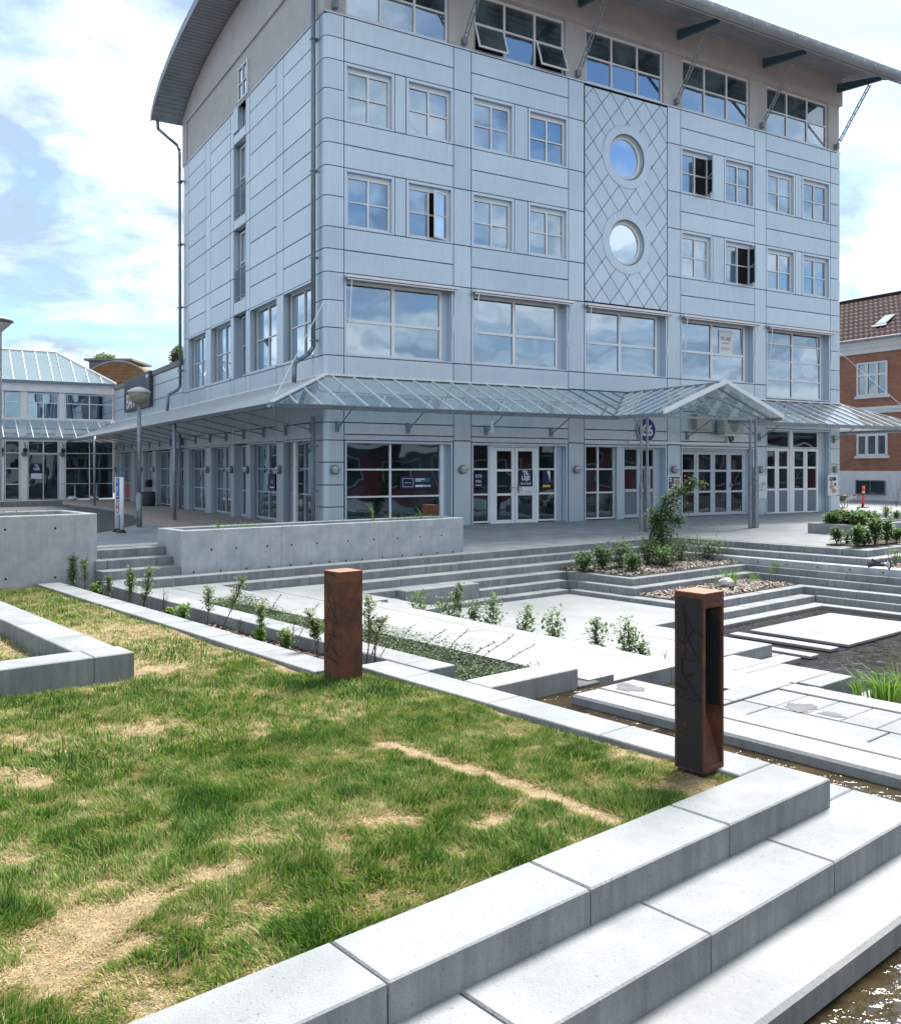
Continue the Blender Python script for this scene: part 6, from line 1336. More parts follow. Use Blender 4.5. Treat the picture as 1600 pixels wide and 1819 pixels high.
# marker post, wheelbarrow
mk = root('marker_post', far(1532, 902, 37), 'orange traffic marker post with reflective band on a dark rubber foot', 'traffic post'); P = Vector((far(1532, 902, 37.5)[0], 37.5, 0)); part('foot', M().lathe(P, [(0, .0), (.26, .0), (.24, .03), (.12, .05), (0, .05)], 16), MT['black'], mk)
part('post', M().tube(P + Vector((0, 0, .04)), P + Vector((.04, 0, .90)), .052, 12), MT['orange'], mk, smooth=True); part('reflective_band', M().tube(P + Vector((.028, 0, .60)), P + Vector((.031, 0, .67)), .055, 12), MT['paper'], mk); part('cap', M().tube(P + Vector((.024, 0, .53)), P + Vector((.027, 0, .59)), .055, 12), MT['black'], mk)
wb = root('wheelbarrow', far(1493, 901, 37), 'green wheelbarrow with red handles standing beside the corner of the metal building', 'wheelbarrow'); W0 = Vector((far(1493, 901, 37)[0], 37.0, 0))
def wf(x, y, z): return tuple(W0 + Vector((x, y, z)) * .58)
g = M(); top = [wf(-.75, -.3, .95), wf(.35, -.34, .80), wf(.35, .34, .80), wf(-.75, .3, .95)]; bot = [wf(-.45, -.18, .52), wf(.12, -.2, .48), wf(.12, .2, .48), wf(-.45, .18, .52)]; g.add(bot + top, [(0, 1, 2, 3), (0, 1, 5, 4), (1, 2, 6, 5), (2, 3, 7, 6), (3, 0, 4, 7)]); MT['greenp'] = mat('green_tray', (0.06, 0.13, 0.11), 0.5, (0.12, 0.12, 0.09), 6); part('tray', g, MT['greenp'], wb)
for sy in (-.24, .24): part('handle', M().path([wf(-.7, 0, .25), wf(-.3, sy, .46), wf(.3, sy, .48), wf(1.0, sy * 1.2, .85)], .022, 6), MT['beige'], wb); part('leg', M().path([wf(-.1, sy, .47), wf(.05, sy, .04), wf(.25, sy, .02), wf(.35, sy, .1), wf(.42, sy, .5)], .02, 6), MT['beige'], wb); part('grip', M().tube(wf(1.0, sy * 1.2, .85), wf(1.2, sy * 1.2, .93), .03, 6), MT['red'], wb)
part('wheel', M().lathe(wf(-.75, 0, .2), [(.06, -.03), (.11, -.03), (.12, 0), (.11, .03), (.06, .03)], 18, X=(1, 0, 0), Y=(0, 0, 1), Z=(0, 1, 0)), MT['black'], wb); sk_ = root('rubble_sack', wf(.2, 0, .85), 'crumpled red and dark sack lying in the wheelbarrow', 'sack'); part('sack', M().ball(wf(.2, -.05, .86), .10, 7, 5, .5), MT['red'], sk_); part('fold', M().ball(wf(-.25, .05, .95), .15, 9, 6, .45), MT['leadgrey'], sk_)

# ------------------------------------------------------------------ street furniture on the left
a_, b_, z_ = gat(247, 936); SLP = Vector(G(a_, b_, z_)); k_ = SLP.y / 1610
lp = root('street_lamp', SLP, 'street lamp with flat cap and clear bowl on grey pole before the low wing', 'street lamp')
part('pole', M().tube(SLP, SLP + Vector((0, 0, .9)), 5.3 * k_, 14).tube(SLP + Vector((0, 0, .9)), SLP + Vector((0, 0, .95)), 5.3 * k_, 14, 3.4 * k_).tube(SLP + Vector((0, 0, .95)), SLP + Vector((0, 0, 221 * k_)), 3.4 * k_, 12), MT['galv'], lp, smooth=True)
hz = (936 - 718) * k_; q = lambda r, z: (r * k_, z * k_)
part('bowl', M().lathe(SLP + Vector((0, 0, hz)), [q(4, 0), q(10, 2), q(16, 8), q(18.5, 15), q(19, 21)], 24), MT['bowl'] if 'bowl' in MT else MT['opal'], lp, smooth=True)
part('cap', M().lathe(SLP + Vector((0, 0, hz)), [q(20, 20.5), q(21, 22), q(14, 27), q(6, 30), q(0, 31)], 24), MT['opal'], lp, smooth=True); part('collar', M().lathe(SLP + Vector((0, 0, hz)), [q(4.5, -3), q(4.5, 1), q(0, 1)], 14), MT['lamp'], lp)
# street lamp whose head peeps in at the top left
P = Vector(far(1.5, 833, 40)); P.z = 0; k_ = 40 / 1610
l2 = root('street_lamp', P, 'mushroom street lamp head with dark rim at the left edge above the atrium', 'street lamp'); part('pole', M().tube(P, P + Vector((0, 0, far(0, 590, 40)[2])), .04, 8), MT['galv'], l2)
P2_ = P + Vector((0, 0, far(0, 590, 40)[2])); part('shade', M().lathe(P2_, [(0, 0), (.03, 0), (.42, .38), (.52, .48), (.5, .52), (.25, .66), (0, .72)], 24), MT['opal'], l2, smooth=True); part('rim', M().lathe(P2_, [(.44, .40), (.54, .49), (.44, .585)], 24), MT['leadgrey'], l2, smooth=True)
# parking sign between two white posts
pts_ = []
for (x, y) in ((207.5, 944.5), (216.5, 946.5)): a_, b_, z_ = gat(x, y); pts_.append(Vector(G(a_, b_, z_)))
sg = root('parking_sign', pts_[0], 'narrow sign with blue P panel and red ring between two white posts', 'sign'); k_ = pts_[0].y / 1610; hp = (944 - 847) * k_
for p_ in pts_: part('post', M().tube(p_, p_ + Vector((0, 0, hp)), 3.3 * k_, 12), MT['paper'], sg, smooth=True); part('foot', M().lathe(p_, [(7 * k_, 0), (7 * k_, .02), (4 * k_, .08), (0, .08)], 14), MT['black'], sg)
A, B = pts_; mid = (A + B) / 2; dr = (B - A); dr.z = 0; dr.normalize(); nrm = Vector((dr.y, -dr.x, 0)); nrm = nrm if nrm.y < 0 else -nrm
def sgf(x, o, z): return tuple(Vector((mid.x, mid.y, 0)) + dr * x - nrm * (-o) * -1 + Vector((0, 0, mid.z + z)))
def sgf(x, o, z): v = Vector((mid.x, mid.y, mid.z)) + dr * x + nrm * o + Vector((0, 0, z)); return tuple(v)
hw = (B - A).length / 2 + .045
part('panel', M().box(sgf, -hw, hw, .01, .03, hp * .03 + .0, hp * .0 + .04), MT['paper'], sg); part('panel', M().box(sgf, -hw * .55, hw * .55, .03, .045, hp * .32, hp * 1.0), MT['paper'], sg)
part('blue_panel', M().box(sgf, -hw * .53, hw * .53, .045, .05, hp * .60, hp * .985), MT['blue'], sg); text(sg, 'P', sgf(0, .052, hp * .76), dr, .26, MT['paper'], bold=.012); text(sg, '^', sgf(0, .052, hp * .91), dr, .26, MT['paper'], bold=.012)
part('divider', M().box(sgf, -hw * .53, hw * .53, .0505, .052, hp * .645, hp * .66), MT['paper'], sg)
g = M(); R1, R2 = hw * .50, hw * .34; rv = hp * .13
n = 28; v = [sgf(R1 * math.cos(2 * math.pi * i / n), .049, hp * .46 + rv * math.sin(2 * math.pi * i / n)) for i in range(n)] + [sgf(R2 * math.cos(2 * math.pi * i / n), .049, hp * .46 + rv * .78 * math.sin(2 * math.pi * i / n)) for i in range(n)]
g.add(v, [(i, (i + 1) % n, n + (i + 1) % n, n + i) for i in range(n)]); part('red_ring', g, MT['red'], sg); part('print_line', M().box(sgf, -hw * .22, hw * .22, .048, .049, hp * .43, hp * .49), MT['leadgrey'], sg)
tb = root('waste_barrel', Bf(-.6, 18.2, 0), 'round dark stone waste barrel on the brown paving by the low wing', 'bin'); part('barrel', M().lathe(Bf(-.55, 18.18, 0), [(0, 0), (.30, 0), (.33, .25), (.32, .62), (.27, .62), (.25, .5), (0, .5)], 20), MT['barrel'] if 'barrel' in MT else MT['asphalt'], tb, smooth=True)
# white stone in the chip bed
st_ = M().ball((0, 0, 0), .13, 9, 7, .75); rr_ = random.Random(5); a_, b_ = 16.0, 10.15; v = []
for p in st_.v: n_ = 1 + .18 * math.sin(7 * p[0] * 9 + 3 * p[2] * 20) * .6; v.append((G(a_, b_, 0)[0] + p[0] * 1.25 * n_, G(a_, b_, 0)[1] + p[1] * n_, L5 + .13 + p[2] * n_))
st_.v = v; MT['whitestone'] = mat('white_stone', (0.62, 0.60, 0.56), 0.9, (0.45, 0.43, 0.40), 6, bump=.5); single('stone', st_, MT['whitestone'], label='single whitish stone lying on the wood chips of the lower bed', cat='stone')

# ------------------------------------------------------------------ planting
def frond(V, T, base, d, ln, wd, droop, tone, r0):
    """one leaf: folded blade of two quads"""
    side = d.cross(Vector((0, 0, 1)));
    if side.length < .05: side = Vector((1, 0, 0))
    side.normalize(); up = side.cross(d).normalized()
    m1 = base + d * ln * .45; tp = base + d * ln + Vector((0, 0, -droop * ln)); l = m1 + side * wd / 2 + up * wd * .15; r = m1 - side * wd / 2 + up * wd * .15
    V += [base, l, tp, m1 - up * wd * .05]; T += [tone] * 4
    V += [base, m1 - up * wd * .05, tp, r]; T += [tone * .9 + .03] * 4
def plant(px_or_xyz, hgt, seed, kind='sapling', label='', group=None, cat='plant', leafm='leaf', name='sapling', lean=(0, 0), width=None, stems=None, leaves=None, lsize=None):
    r0 = random.Random(seed); P = Vector(px_or_xyz); rt = root(name, P, label, cat, group); V = []; T = []; sm_ = M()
    def rv(z=.3): v = Vector((r0.uniform(-1, 1), r0.uniform(-1, 1), r0.uniform(-.2, .9) + z)); return v.normalized()
    if kind == 'sapling':
        ns = stems or r0.choice((1, 1, 2)); 
        for s in range(ns):
            H = hgt * (1 if s == 0 else r0.uniform(.55, .85)); dv = Vector((lean[0] + r0.uniform(-.12, .12) + (0 if s == 0 else r0.uniform(-.35, .35)), lean[1] + r0.uniform(-.1, .1), 1)); pts = [P + dv * H * u + Vector((math.sin(u * 4 + s) * .015, math.cos(u * 5) * .012, 0)) for u in (0, .25, .5, .75, 1)]
            for i in range(4): sm_.tube(pts[i], pts[i + 1], .0065 * (1 - i * .18) * (hgt / .5) ** .5, 5)
            nl = int((leaves or 46) * H / hgt); u0 = .42
            for k in range(nl):
                u = u0 + (1 - u0) * r0.random() ** .8; i = min(3, int(u * 4)); base = pts[i].lerp(pts[i + 1], u * 4 - i); d = rv(.15); tw = base + d * r0.uniform(.02, .11) * hgt * 1.5
                sm_.tube(base, tw, .0016, 3); frond(V, T, tw, rv(.1), (lsize or .036) * r0.uniform(.7, 1.3), (lsize or .036) * .45, r0.uniform(0, .5), r0.uniform(.1, 1), r0)
            for k in range(3):
                u = r0.uniform(.15, .5); i = min(3, int(u * 4)); base = pts[i].lerp(pts[i + 1], u * 4 - i); sm_.tube(base, base + rv(.2) * .12 * hgt * 2, .002, 3)
    elif kind == 'shrub':
        W = width or hgt * .5; ns = stems or 6
        for s in range(ns):
            th = r0.uniform(0, 6.28); rr = W * r0.uniform(.1, .75); tip = P + Vector((math.cos(th) * rr + lean[0] * hgt, math.sin(th) * rr + lean[1] * hgt, hgt * r0.uniform(.7, 1.0))); mid = P.lerp(tip, .5) + Vector((r0.uniform(-.05, .05), r0.uniform(-.05, .05), .05)) * hgt
            sm_.tube(P + Vector((r0.uniform(-.02, .02), r0.uniform(-.02, .02), 0)), mid, .007, 5, .005); sm_.tube(mid, tip, .005, 5, .002)
            for k in range(int((leaves or 300) / ns)):
                u = .14 + .88 * r0.random() ** .8; c0 = (P.lerp(mid, u * 2) if u < .5 else mid.lerp(tip, u * 2 - 1)); spread = W * (.30 if u < .9 else .18)
                base = c0 + Vector((r0.gauss(0, spread), r0.gauss(0, spread), r0.gauss(0, spread * .7))) * 1.05; base.z = max(base.z, P.z + .02)
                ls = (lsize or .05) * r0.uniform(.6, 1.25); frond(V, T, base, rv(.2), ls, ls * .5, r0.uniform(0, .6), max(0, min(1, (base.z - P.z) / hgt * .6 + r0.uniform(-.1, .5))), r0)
            for k in range(5):
                u = r0.uniform(.3, .95); c0 = P.lerp(mid, u * 2) if u < .5 else mid.lerp(tip, u * 2 - 1); sm_.tube(c0, c0 + rv(.3) * W * .4, .0018, 3)
    elif kind == 'twig':
        for s in range(stems or 3):
            dv = Vector((lean[0] + r0.uniform(-.3, .3), lean[1] + r0.uniform(-.2, .2), 1)); tip = P + dv * hgt * r0.uniform(.6, 1); sm_.tube(P, tip, .0055, 5, .002)
            for k in range(6): u = r0.uniform(.25, .95); b0 = P.lerp(tip, u); sm_.tube(b0, b0 + rv(.3) * hgt * .16, .0022, 4, .001)
        for k in range(leaves or 0): b0 = P + Vector((r0.gauss(0, .05), r0.gauss(0, .05), r0.uniform(.1, .9) * hgt)); frond(V, T, b0, rv(), .03, .014, .3, r0.random(), r0)
    elif kind == 'reed':
        for k in range(leaves or 60):
            th = r0.uniform(0, 6.28); rr = abs(r0.gauss(0, width or .12)); b0 = P + Vector((math.cos(th) * rr, math.sin(th) * rr, 0)); ln = hgt * r0.uniform(.55, 1.05); out_ = Vector((math.cos(th + r0.uniform(-.5, .5)), math.sin(th + r0.uniform(-.5, .5)), 0)); w2 = r0.uniform(.006, .012) * (hgt / .45); sd_ = Vector((-out_.y, out_.x, 0)) * w2
            q1 = b0 + out_ * ln * .12 + Vector((0, 0, ln * .5)); q2 = b0 + out_ * ln * r0.uniform(.3, .6) + Vector((0, 0, ln * r0.uniform(.75, .95))); tn = r0.uniform(.2, 1)
            V += [b0 - sd_, b0 + sd_, q1 + sd_ * .9, q1 - sd_ * .9]; V += [q1 - sd_ * .9, q1 + sd_ * .9, q2 + sd_ * .1, q2 - sd_ * .1]; T += [tn] * 8
    if sm_.v: part('stems', sm_, MT['bark'], rt)
    if V:
        A_ = np.array([tuple(v) for v in V]) - np.array(tuple(P)); F = np.arange(len(A_)).reshape(-1, 4); nm_ = 'blades' if kind == 'reed' else 'foliage'
        o = bpy.data.objects.new(nm_, fast_mesh(nm_, A_, F, MT[leafm], 4, T)); sc.collection.objects.link(o); o.parent = rt; ORG[o.name] = P; o['kind'] = 'stuff'
    return rt
# bed beside the lawn kerb: (px of base, py base, px height, kind, lean, leaf material, label)
B1 = [(105, 1040, 50, 'twig', (-.25, 0), 'leaf', 'leafless dark twig in front of the tall planter wall'),
      (129, 1046, 66, 'sapling', (-.10, 0), 'leaf', 'left of the two leafy saplings against the tall planter wall'),
      (148, 1050, 66, 'sapling', (.04, 0), 'leaf', 'right of the two leafy saplings against the tall planter wall'),
      (168, 1052, 30, 'shrub', (0, 0), 'leaf_bright', 'small low green plant at the corner of the tall planter wall'),
      (190, 1058, 46, 'sapling', (0, 0), 'leaf', 'short bushy sapling just right of the tall planter corner'),
      (226, 1062, 70, 'sapling', (.12, 0), 'leaf', 'tall sapling in front of the small stair'),
      (250, 1072, 76, 'sapling', (.16, 0), 'leaf', 'dense leaning sapling in front of the long planter corner'),
      (290, 1082, 60, 'twig', (.15, 0), 'leaf', 'nearly bare leaning twig between the saplings and the leafy low plant'),
      (325, 1090, 34, 'shrub', (0, 0), 'leaf_bright', 'low bright plant with long leaves in the narrow bed'),
      (300, 1086, 22, 'shrub', (0, 0), 'leaf_bright', 'round low bright green weed in the narrow bed'),
      (365, 1108, 74, 'sapling', (.02, 0), 'leaf', 'slim upright sapling in the middle of the narrow bed'),
      (388, 1108, 96, 'sapling', (.38, 0), 'leaf', 'tall sapling leaning right in the middle of the narrow bed'),
      (425, 1124, 45, 'twig', (0, 0), 'leaf', 'branching bare twig beside the tall leaning sapling'),
      (462, 1136, 66, 'sapling', (-.02, 0), 'leaf', 'leafy sapling above the bright green weed in the narrow bed'),
      (463, 1138, 30, 'shrub', (0, 0), 'leaf_bright', 'bright green weed at the foot of a leafy sapling'),
      (506, 1146, 40, 'shrub', (0, 0), 'leaf', 'small feathery green plant near the left bollard'),
      (516, 1143, 80, 'twig', (.3, 0), 'leaf', 'dark bare stem leaning right near the left bollard'),
      (562, 1164, 84, 'sapling', (-.05, 0), 'leaf', 'bushy sapling directly left of the scribbled bollard'),
      (650, 1170, 118, 'sapling', (.03, 0), 'leaf', 'tall slim sapling directly right of the scribbled bollard'),
      (664, 1170, 60, 'twig', (.35, 0), 'leaf', 'thin bare twig leaning right beside the scribbled bollard')]
for i, (x, y, hpx, kd, ln_, lm, lb) in enumerate(B1):
    a = 4.62 if x < 600 else 4.84; b = a_line(x, a); z = -.19 - (b - 6) / 8 * .12 if b > 6 else -.14
    P = Vector(G(a, b, z)); h = hpx * P.y / 1610
    plant(P, h, 100 + i, kd, lb, leafm=lm, name={'twig': 'bare_twig', 'sapling': 'sapling', 'shrub': 'low_plant'}[kd], lean=ln_, leaves={'twig': 6, 'sapling': 150, 'shrub': 240}[kd], lsize=.052 if kd != 'shrub' else .055, width=h * .42, stems=(2 if x in (250, 562) else None))
# ground cover in the second bed
V = []; T = []; r0 = random.Random(11)
for k in range(20000):
    a = r0.uniform(5.18, 6.04); b = r0.uniform(5.7, 11.5)
    w_ = .10 + .14 * vnoise(np.array([a * 1.3]), np.array([b * 1.3]), 9)[0] + (.03 if 6.5 < b < 8.5 else 0)
    P = Vector(G(a, b, -.43 + r0.random() ** .6 * w_ * 1.7)); d = Vector((r0.uniform(-1, 1), r0.uniform(-1, 1), r0.uniform(0, .8))).normalized(); l = r0.uniform(.022, .045); frond(V, T, P, d, l, l * .5, .3, r0.random(), r0)
stemm = M()
for (x, a, hh, lx) in ((470, 5.8, .45, .5), (545, 5.8, .45, .4), (690, 5.7, .45, .5), (735, 5.7, .45, .6), (770, 5.7, .5, .8), (800, 5.6, .45, .9), (820, 5.7, .5, 1.1), (835, 5.6, .45, 1.3), (430, 5.7, .3, .2), (400, 5.8, .35, .3), (620, 5.7, .45, .3)):
    P = Vector(G(a, a_line(x, a), -.42)); q0 = P
    for s in range(8):
        q1 = q0 + Vector((lx * .055 + r0.uniform(-.02, .02), r0.uniform(-.03, .03), hh / 8 * (1.2 - s * .1))); stemm.tube(q0, q1, .003, 4)
        for _ in range(4): frond(V, T, q1, Vector((r0.uniform(-1, 1), r0.uniform(-1, 1), r0.uniform(0, 1))).normalized(), .032, .015, .2, r0.random(), r0)
        q0 = q1
A_ = np.array([tuple(v) for v in V]); o = bpy.data.objects.new('ground_cover', fast_mesh('ground_cover', A_, np.arange(len(A_)).reshape(-1, 4), MT['leaf_cover'], 4, T)); sc.collection.objects.link(o); o['kind'] = 'stuff'; o['label'] = 'small leaved cotoneaster ground cover filling the sunken bed'
o2 = single('ground_cover_stems', stemm, MT['bark'], kind='stuff', label='thin arching stems of the ground cover')
r_st = (4, 6, 3, 7, 5)
# shrubs behind the path edge
for i, (x, yt, wpx, lb) in enumerate([(745, 1056, 40, 'first low shrub behind the path edge, left of the seat block'), (792, 1056, 42, 'second shrub behind the path edge, in front of the seat block'), (812, 1027, 22, 'tall thin stemmed shrub behind the path edge'),
        (840, 1062, 30, 'loose small shrub right of the tall thin one behind the path edge'), (872, 1054, 44, 'wide leafy shrub behind the path edge in front of the sunken floor'), (932, 1066, 42, 'shrub standing alone behind the path edge, left of the pair'), (985, 1078, 38, 'upright shrub behind the path edge in front of the sunken floor middle'),
        (1062, 1090, 40, 'left of the three shrubs nearest the near bollard'), (1112, 1090, 44, 'middle of the three shrubs nearest the near bollard'), (1138, 1122, 36, 'low right one of the three shrubs nearest the near bollard')]):
    a = 8.3; b = a_line(x, a); P = Vector(G(a, b, ZFL + .03)); k_ = P.y / 1610; top = EYE - (yt - 833) * k_; h = top - P.z
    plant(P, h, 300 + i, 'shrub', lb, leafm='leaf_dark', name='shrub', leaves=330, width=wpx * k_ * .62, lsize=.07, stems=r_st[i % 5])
plant(G(8.2, a_line(1175, 8.2), ZFL), .35, 330, 'shrub', 'small trailing shrub behind the path edge beside the near bollard', leafm='leaf_dark', name='shrub', leaves=120, width=.25)
plant(G(8.2, a_line(1186, 8.2), ZFL), .72, 331, 'twig', 'bare curved twig beside the near bollard', name='bare_twig', lean=(-.3, 0), stems=1)
# upper chip bed
for i, (x, b, yt, wpx, lb) in enumerate([(1036, 12.3, 984, 30, 'small shrub at the left end of the upper chip bed'), (1071, 12.2, 972, 30, 'second upright shrub in the upper chip bed'), (1102, 12.1, 960, 44, 'bushy shrub left of the young tree in the upper chip bed'), (1122, 11.6, 985, 26, 'low shrub in front of the bushy one in the upper chip bed'),
        (1150, 12.2, 960, 40, 'dark shrub at the foot of the young tree, left side'), (1205, 12.2, 955, 50, 'dark shrub at the foot of the young tree, right side'), (1256, 12.0, 960, 50, 'round dark shrub at the right end of the upper chip bed'), (1180, 11.7, 975, 40, 'low dark shrub in front of the young tree')]):
    a = b_line(x, b); P = Vector(G(a, b, L3 + .02)); k_ = P.y / 1610; h = EYE - (yt - 833) * k_ - P.z
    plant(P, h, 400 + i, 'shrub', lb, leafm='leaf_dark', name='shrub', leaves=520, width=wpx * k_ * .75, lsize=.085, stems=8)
# young tree leaning right
a = b_line(1178, 12.3); P = Vector(G(a, 12.3, L3 + .02)); k_ = P.y / 1610; tr = root('young_tree', P, 'young leaning tree with leafy twisted crown in the upper chip bed', 'tree'); V = []; T = []; r0 = random.Random(77); stm = M()
trunk = [(1178, 1000), (1176, 960), (1172, 925), (1178, 895), (1190, 880), (1205, 870), (1222, 852)]; TP = [Vector(((x - 800) * k_, P.y + .05 * math.sin(i), EYE - (y - 833) * k_)) for i, (x, y) in enumerate(trunk)]
for i in range(len(TP) - 1): stm.tube(TP[i], TP[i + 1], .028 * (1 - i * .13), 6)
for (x, y, rx, ry, n_) in ((1172, 940, 26, 22, 520), (1180, 912, 30, 16, 420), (1188, 890, 22, 12, 260), (1168, 965, 30, 18, 420), (1207, 874, 20, 9, 150), (1232, 858, 16, 10, 110), (1222, 868, 18, 8, 110), (1246, 862, 10, 7, 50), (1163, 925, 12, 14, 160), (1204, 925, 14, 10, 120)):
    for k in range(int(n_ * 1.1)):
        c = Vector(((x + r0.gauss(0, rx * .45) - 800) * k_, P.y + r0.gauss(0, rx * k_ * .4), EYE - (y + r0.gauss(0, ry * .5) - 833) * k_)); ls = r0.uniform(.07, .12); frond(V, T, c, Vector((r0.uniform(-1, 1), r0.uniform(-1, 1), r0.uniform(-.2, .8))).normalized(), ls, ls * .5, .3, r0.random() * .9 + .1, r0)
    c = Vector(((x - 800) * k_, P.y, EYE - (y - 833) * k_)); nb_ = min(TP, key=lambda q: (q - c).length)
    for k in range(4): stm.tube(nb_, c + Vector((r0.uniform(-1, 1) * rx * k_ * .8, r0.uniform(-.1, .1), r0.uniform(-.5, 1) * ry * k_)), .007, 4, .002)
part('trunk', stm, MT['bark'], tr); A_ = np.array([tuple(v) for v in V]) - np.array(tuple(P)); o = bpy.data.objects.new('crown', fast_mesh('crown', A_, np.arange(len(A_)).reshape(-1, 4), MT['leaf_dark2'] if 'leaf_dark2' in MT else MT['leaf_dark'], 4, T)); sc.collection.objects.link(o); o.parent = tr; o['kind'] = 'stuff'
# grasses in the lower chip bed
for i, (x, b, hh, lb) in enumerate([(1296, 10.3, .42, 'tuft of grass left of the white stone in the lower chip bed'), (1340, 10.45, .22, 'low green tuft behind the white stone'), (1382, 10.3, .50, 'upright grass tuft at the right end of the lower chip bed')]):
    plant(G(b_line(x, b), b, L5 + .02), hh, 500 + i, 'reed', lb, leafm='leaf_bright', name='grass_tuft', leaves=70, width=.10)
# reeds by the pool
for i, (x, y, hpx, n_, lb) in enumerate([(1568, 1246, 46, 110, 'large clump of reeds at the right edge beside the platform'), (1524, 1236, 24, 40, 'smaller reed clump left of the large one'), (1600, 1240, 50, 60, 'reed clump cut by the right edge of the picture')]):
    a, b = gr(x, y, -1.0); P = Vector(G(a, b, -1.0)); h = hpx * P.y / 1610 * 1.15; plant(P, h + .1, 520 + i, 'reed', lb, leafm='leaf_bright', name='reed_clump', leaves=n_, width=h * .35)
# shrubs on the right side of the plaza
i = 0
for (x, dpt) in [(1462, .2), (1478, .0), (1494, .25), (1508, .1), (1522, .3), (1534, .0), (1548, .2), (1560, .1)]:
    a = 23.1 + dpt * 4; b = min(11.9, max(10.8, a_line(x, a))); P = Vector(G(a, b, .12)); k_ = P.y / 1610; i += 1
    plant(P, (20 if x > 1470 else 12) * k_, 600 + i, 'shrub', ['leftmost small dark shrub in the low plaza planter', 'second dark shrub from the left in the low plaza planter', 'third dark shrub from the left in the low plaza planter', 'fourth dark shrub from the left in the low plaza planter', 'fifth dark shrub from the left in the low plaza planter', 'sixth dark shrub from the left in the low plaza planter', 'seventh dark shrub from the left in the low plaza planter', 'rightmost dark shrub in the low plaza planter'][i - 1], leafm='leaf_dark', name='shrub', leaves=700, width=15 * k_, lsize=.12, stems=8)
for j, (x, hpx, lb) in enumerate([(1572, 24, 'shrub with sparse tips in the back plaza planter'), (1592, 16, 'lower shrub at the right end of the back plaza planter')]):
    a = 26.6; b = a_line(x, a); P = Vector(G(a, b, .15)); k_ = P.y / 1610; plant(P, hpx * k_, 620 + j, 'shrub', lb, leafm='leaf_dark', name='shrub', leaves=260, width=12 * k_, lsize=.08)
for j, (x, y, hpx, wpx, n_, lb) in enumerate([(1486, 967, 28, 20, 160, 'small airy shrub alone at the left of the ground bed'), (1504, 966, 16, 10, 60, 'tiny airy shrub next to the small one in the ground bed'), (1522, 971, 34, 20, 330, 'leafy shrub at the front left of the ground bed'), (1536, 969, 28, 22, 330, 'second leafy shrub in the ground bed'),
        (1554, 968, 44, 22, 380, 'tallest leafy shrub in the ground bed'), (1574, 966, 40, 20, 330, 'upright shrub right of the tallest in the ground bed'), (1592, 964, 24, 20, 240, 'lower shrub at the right side of the ground bed')]):
    a, b = gr(x, y, L0 + .03); P = Vector(G(a, b, L0 + .03)); k_ = P.y / 1610; plant(P, hpx * k_, 640 + j, 'shrub', lb, leafm='leaf_dark', name='shrub', leaves=int(n_ * 1.5), width=wpx * k_ * .65, lsize=.11, stems=8)
a, b = gr(1590, 1004, L2); plant(G(a, b, L2), .35, 660, 'shrub', 'small green shrub on the right chip bed behind the pigeon', leafm='leaf_bright', name='shrub', leaves=150, width=.22)
P = Vector(far(1592, 900, 38)); P.z = 0; plant(P, 1.9, 661, 'twig', 'tall thin bare saplings in front of the white basement', name='bare_twig', stems=5, leaves=40)
# weeds on the planter tops
V = []; T = []; r0 = random.Random(21)
for k in range(900):
    a = r0.uniform(6.4, 12.1); b = r0.uniform(14.05, 14.65)
    if vnoise(np.array([a * 2.1]), np.array([1.0]), 5)[0] < .5: continue
    P = Vector(G(a, b, .56 + r0.random() * .09)); frond(V, T, P, Vector((r0.uniform(-1, 1), r0.uniform(-1, 1), r0.uniform(.1, 1))).normalized(), .05, .022, .3, r0.random(), r0)
for k in range(500):
    a = r0.uniform(-2, 4.7); b = r0.uniform(14.4, 15.6)
    if vnoise(np.array([a * 1.9]), np.array([2.0]), 6)[0] < .52: continue
    P = Vector(G(a, b, .87 + r0.random() * .08)); frond(V, T, P, Vector((r0.uniform(-1, 1), r0.uniform(-1, 1), r0.uniform(.1, 1))).normalized(), .05, .025, .3, r0.random(), r0)
A_ = np.array([tuple(v) for v in V]); o = bpy.data.objects.new('planter_weeds', fast_mesh('planter_weeds', A_, np.arange(len(A_)).reshape(-1, 4), MT['leaf_bright'], 4, T)); sc.collection.objects.link(o); o['kind'] = 'stuff'; o['label'] = 'low weeds growing on top of the concrete planters'
for j, (x, hpx, lb) in enumerate([(388, 28, 'thin dry stalk on the long planter near its left end'), (664, 42, 'grass stalk with pale tip on the long planter below the shop window'), (748, 34, 'bent grass stalk near the right end of the long planter')]):
    b = 14.3; a = b_line(x, b); P = Vector(G(a, b, .56)); plant(P, hpx * P.y / 1610, 680 + j, 'reed', lb, leafm='leaf_bright', name='grass_stalk', leaves=4, width=.01)
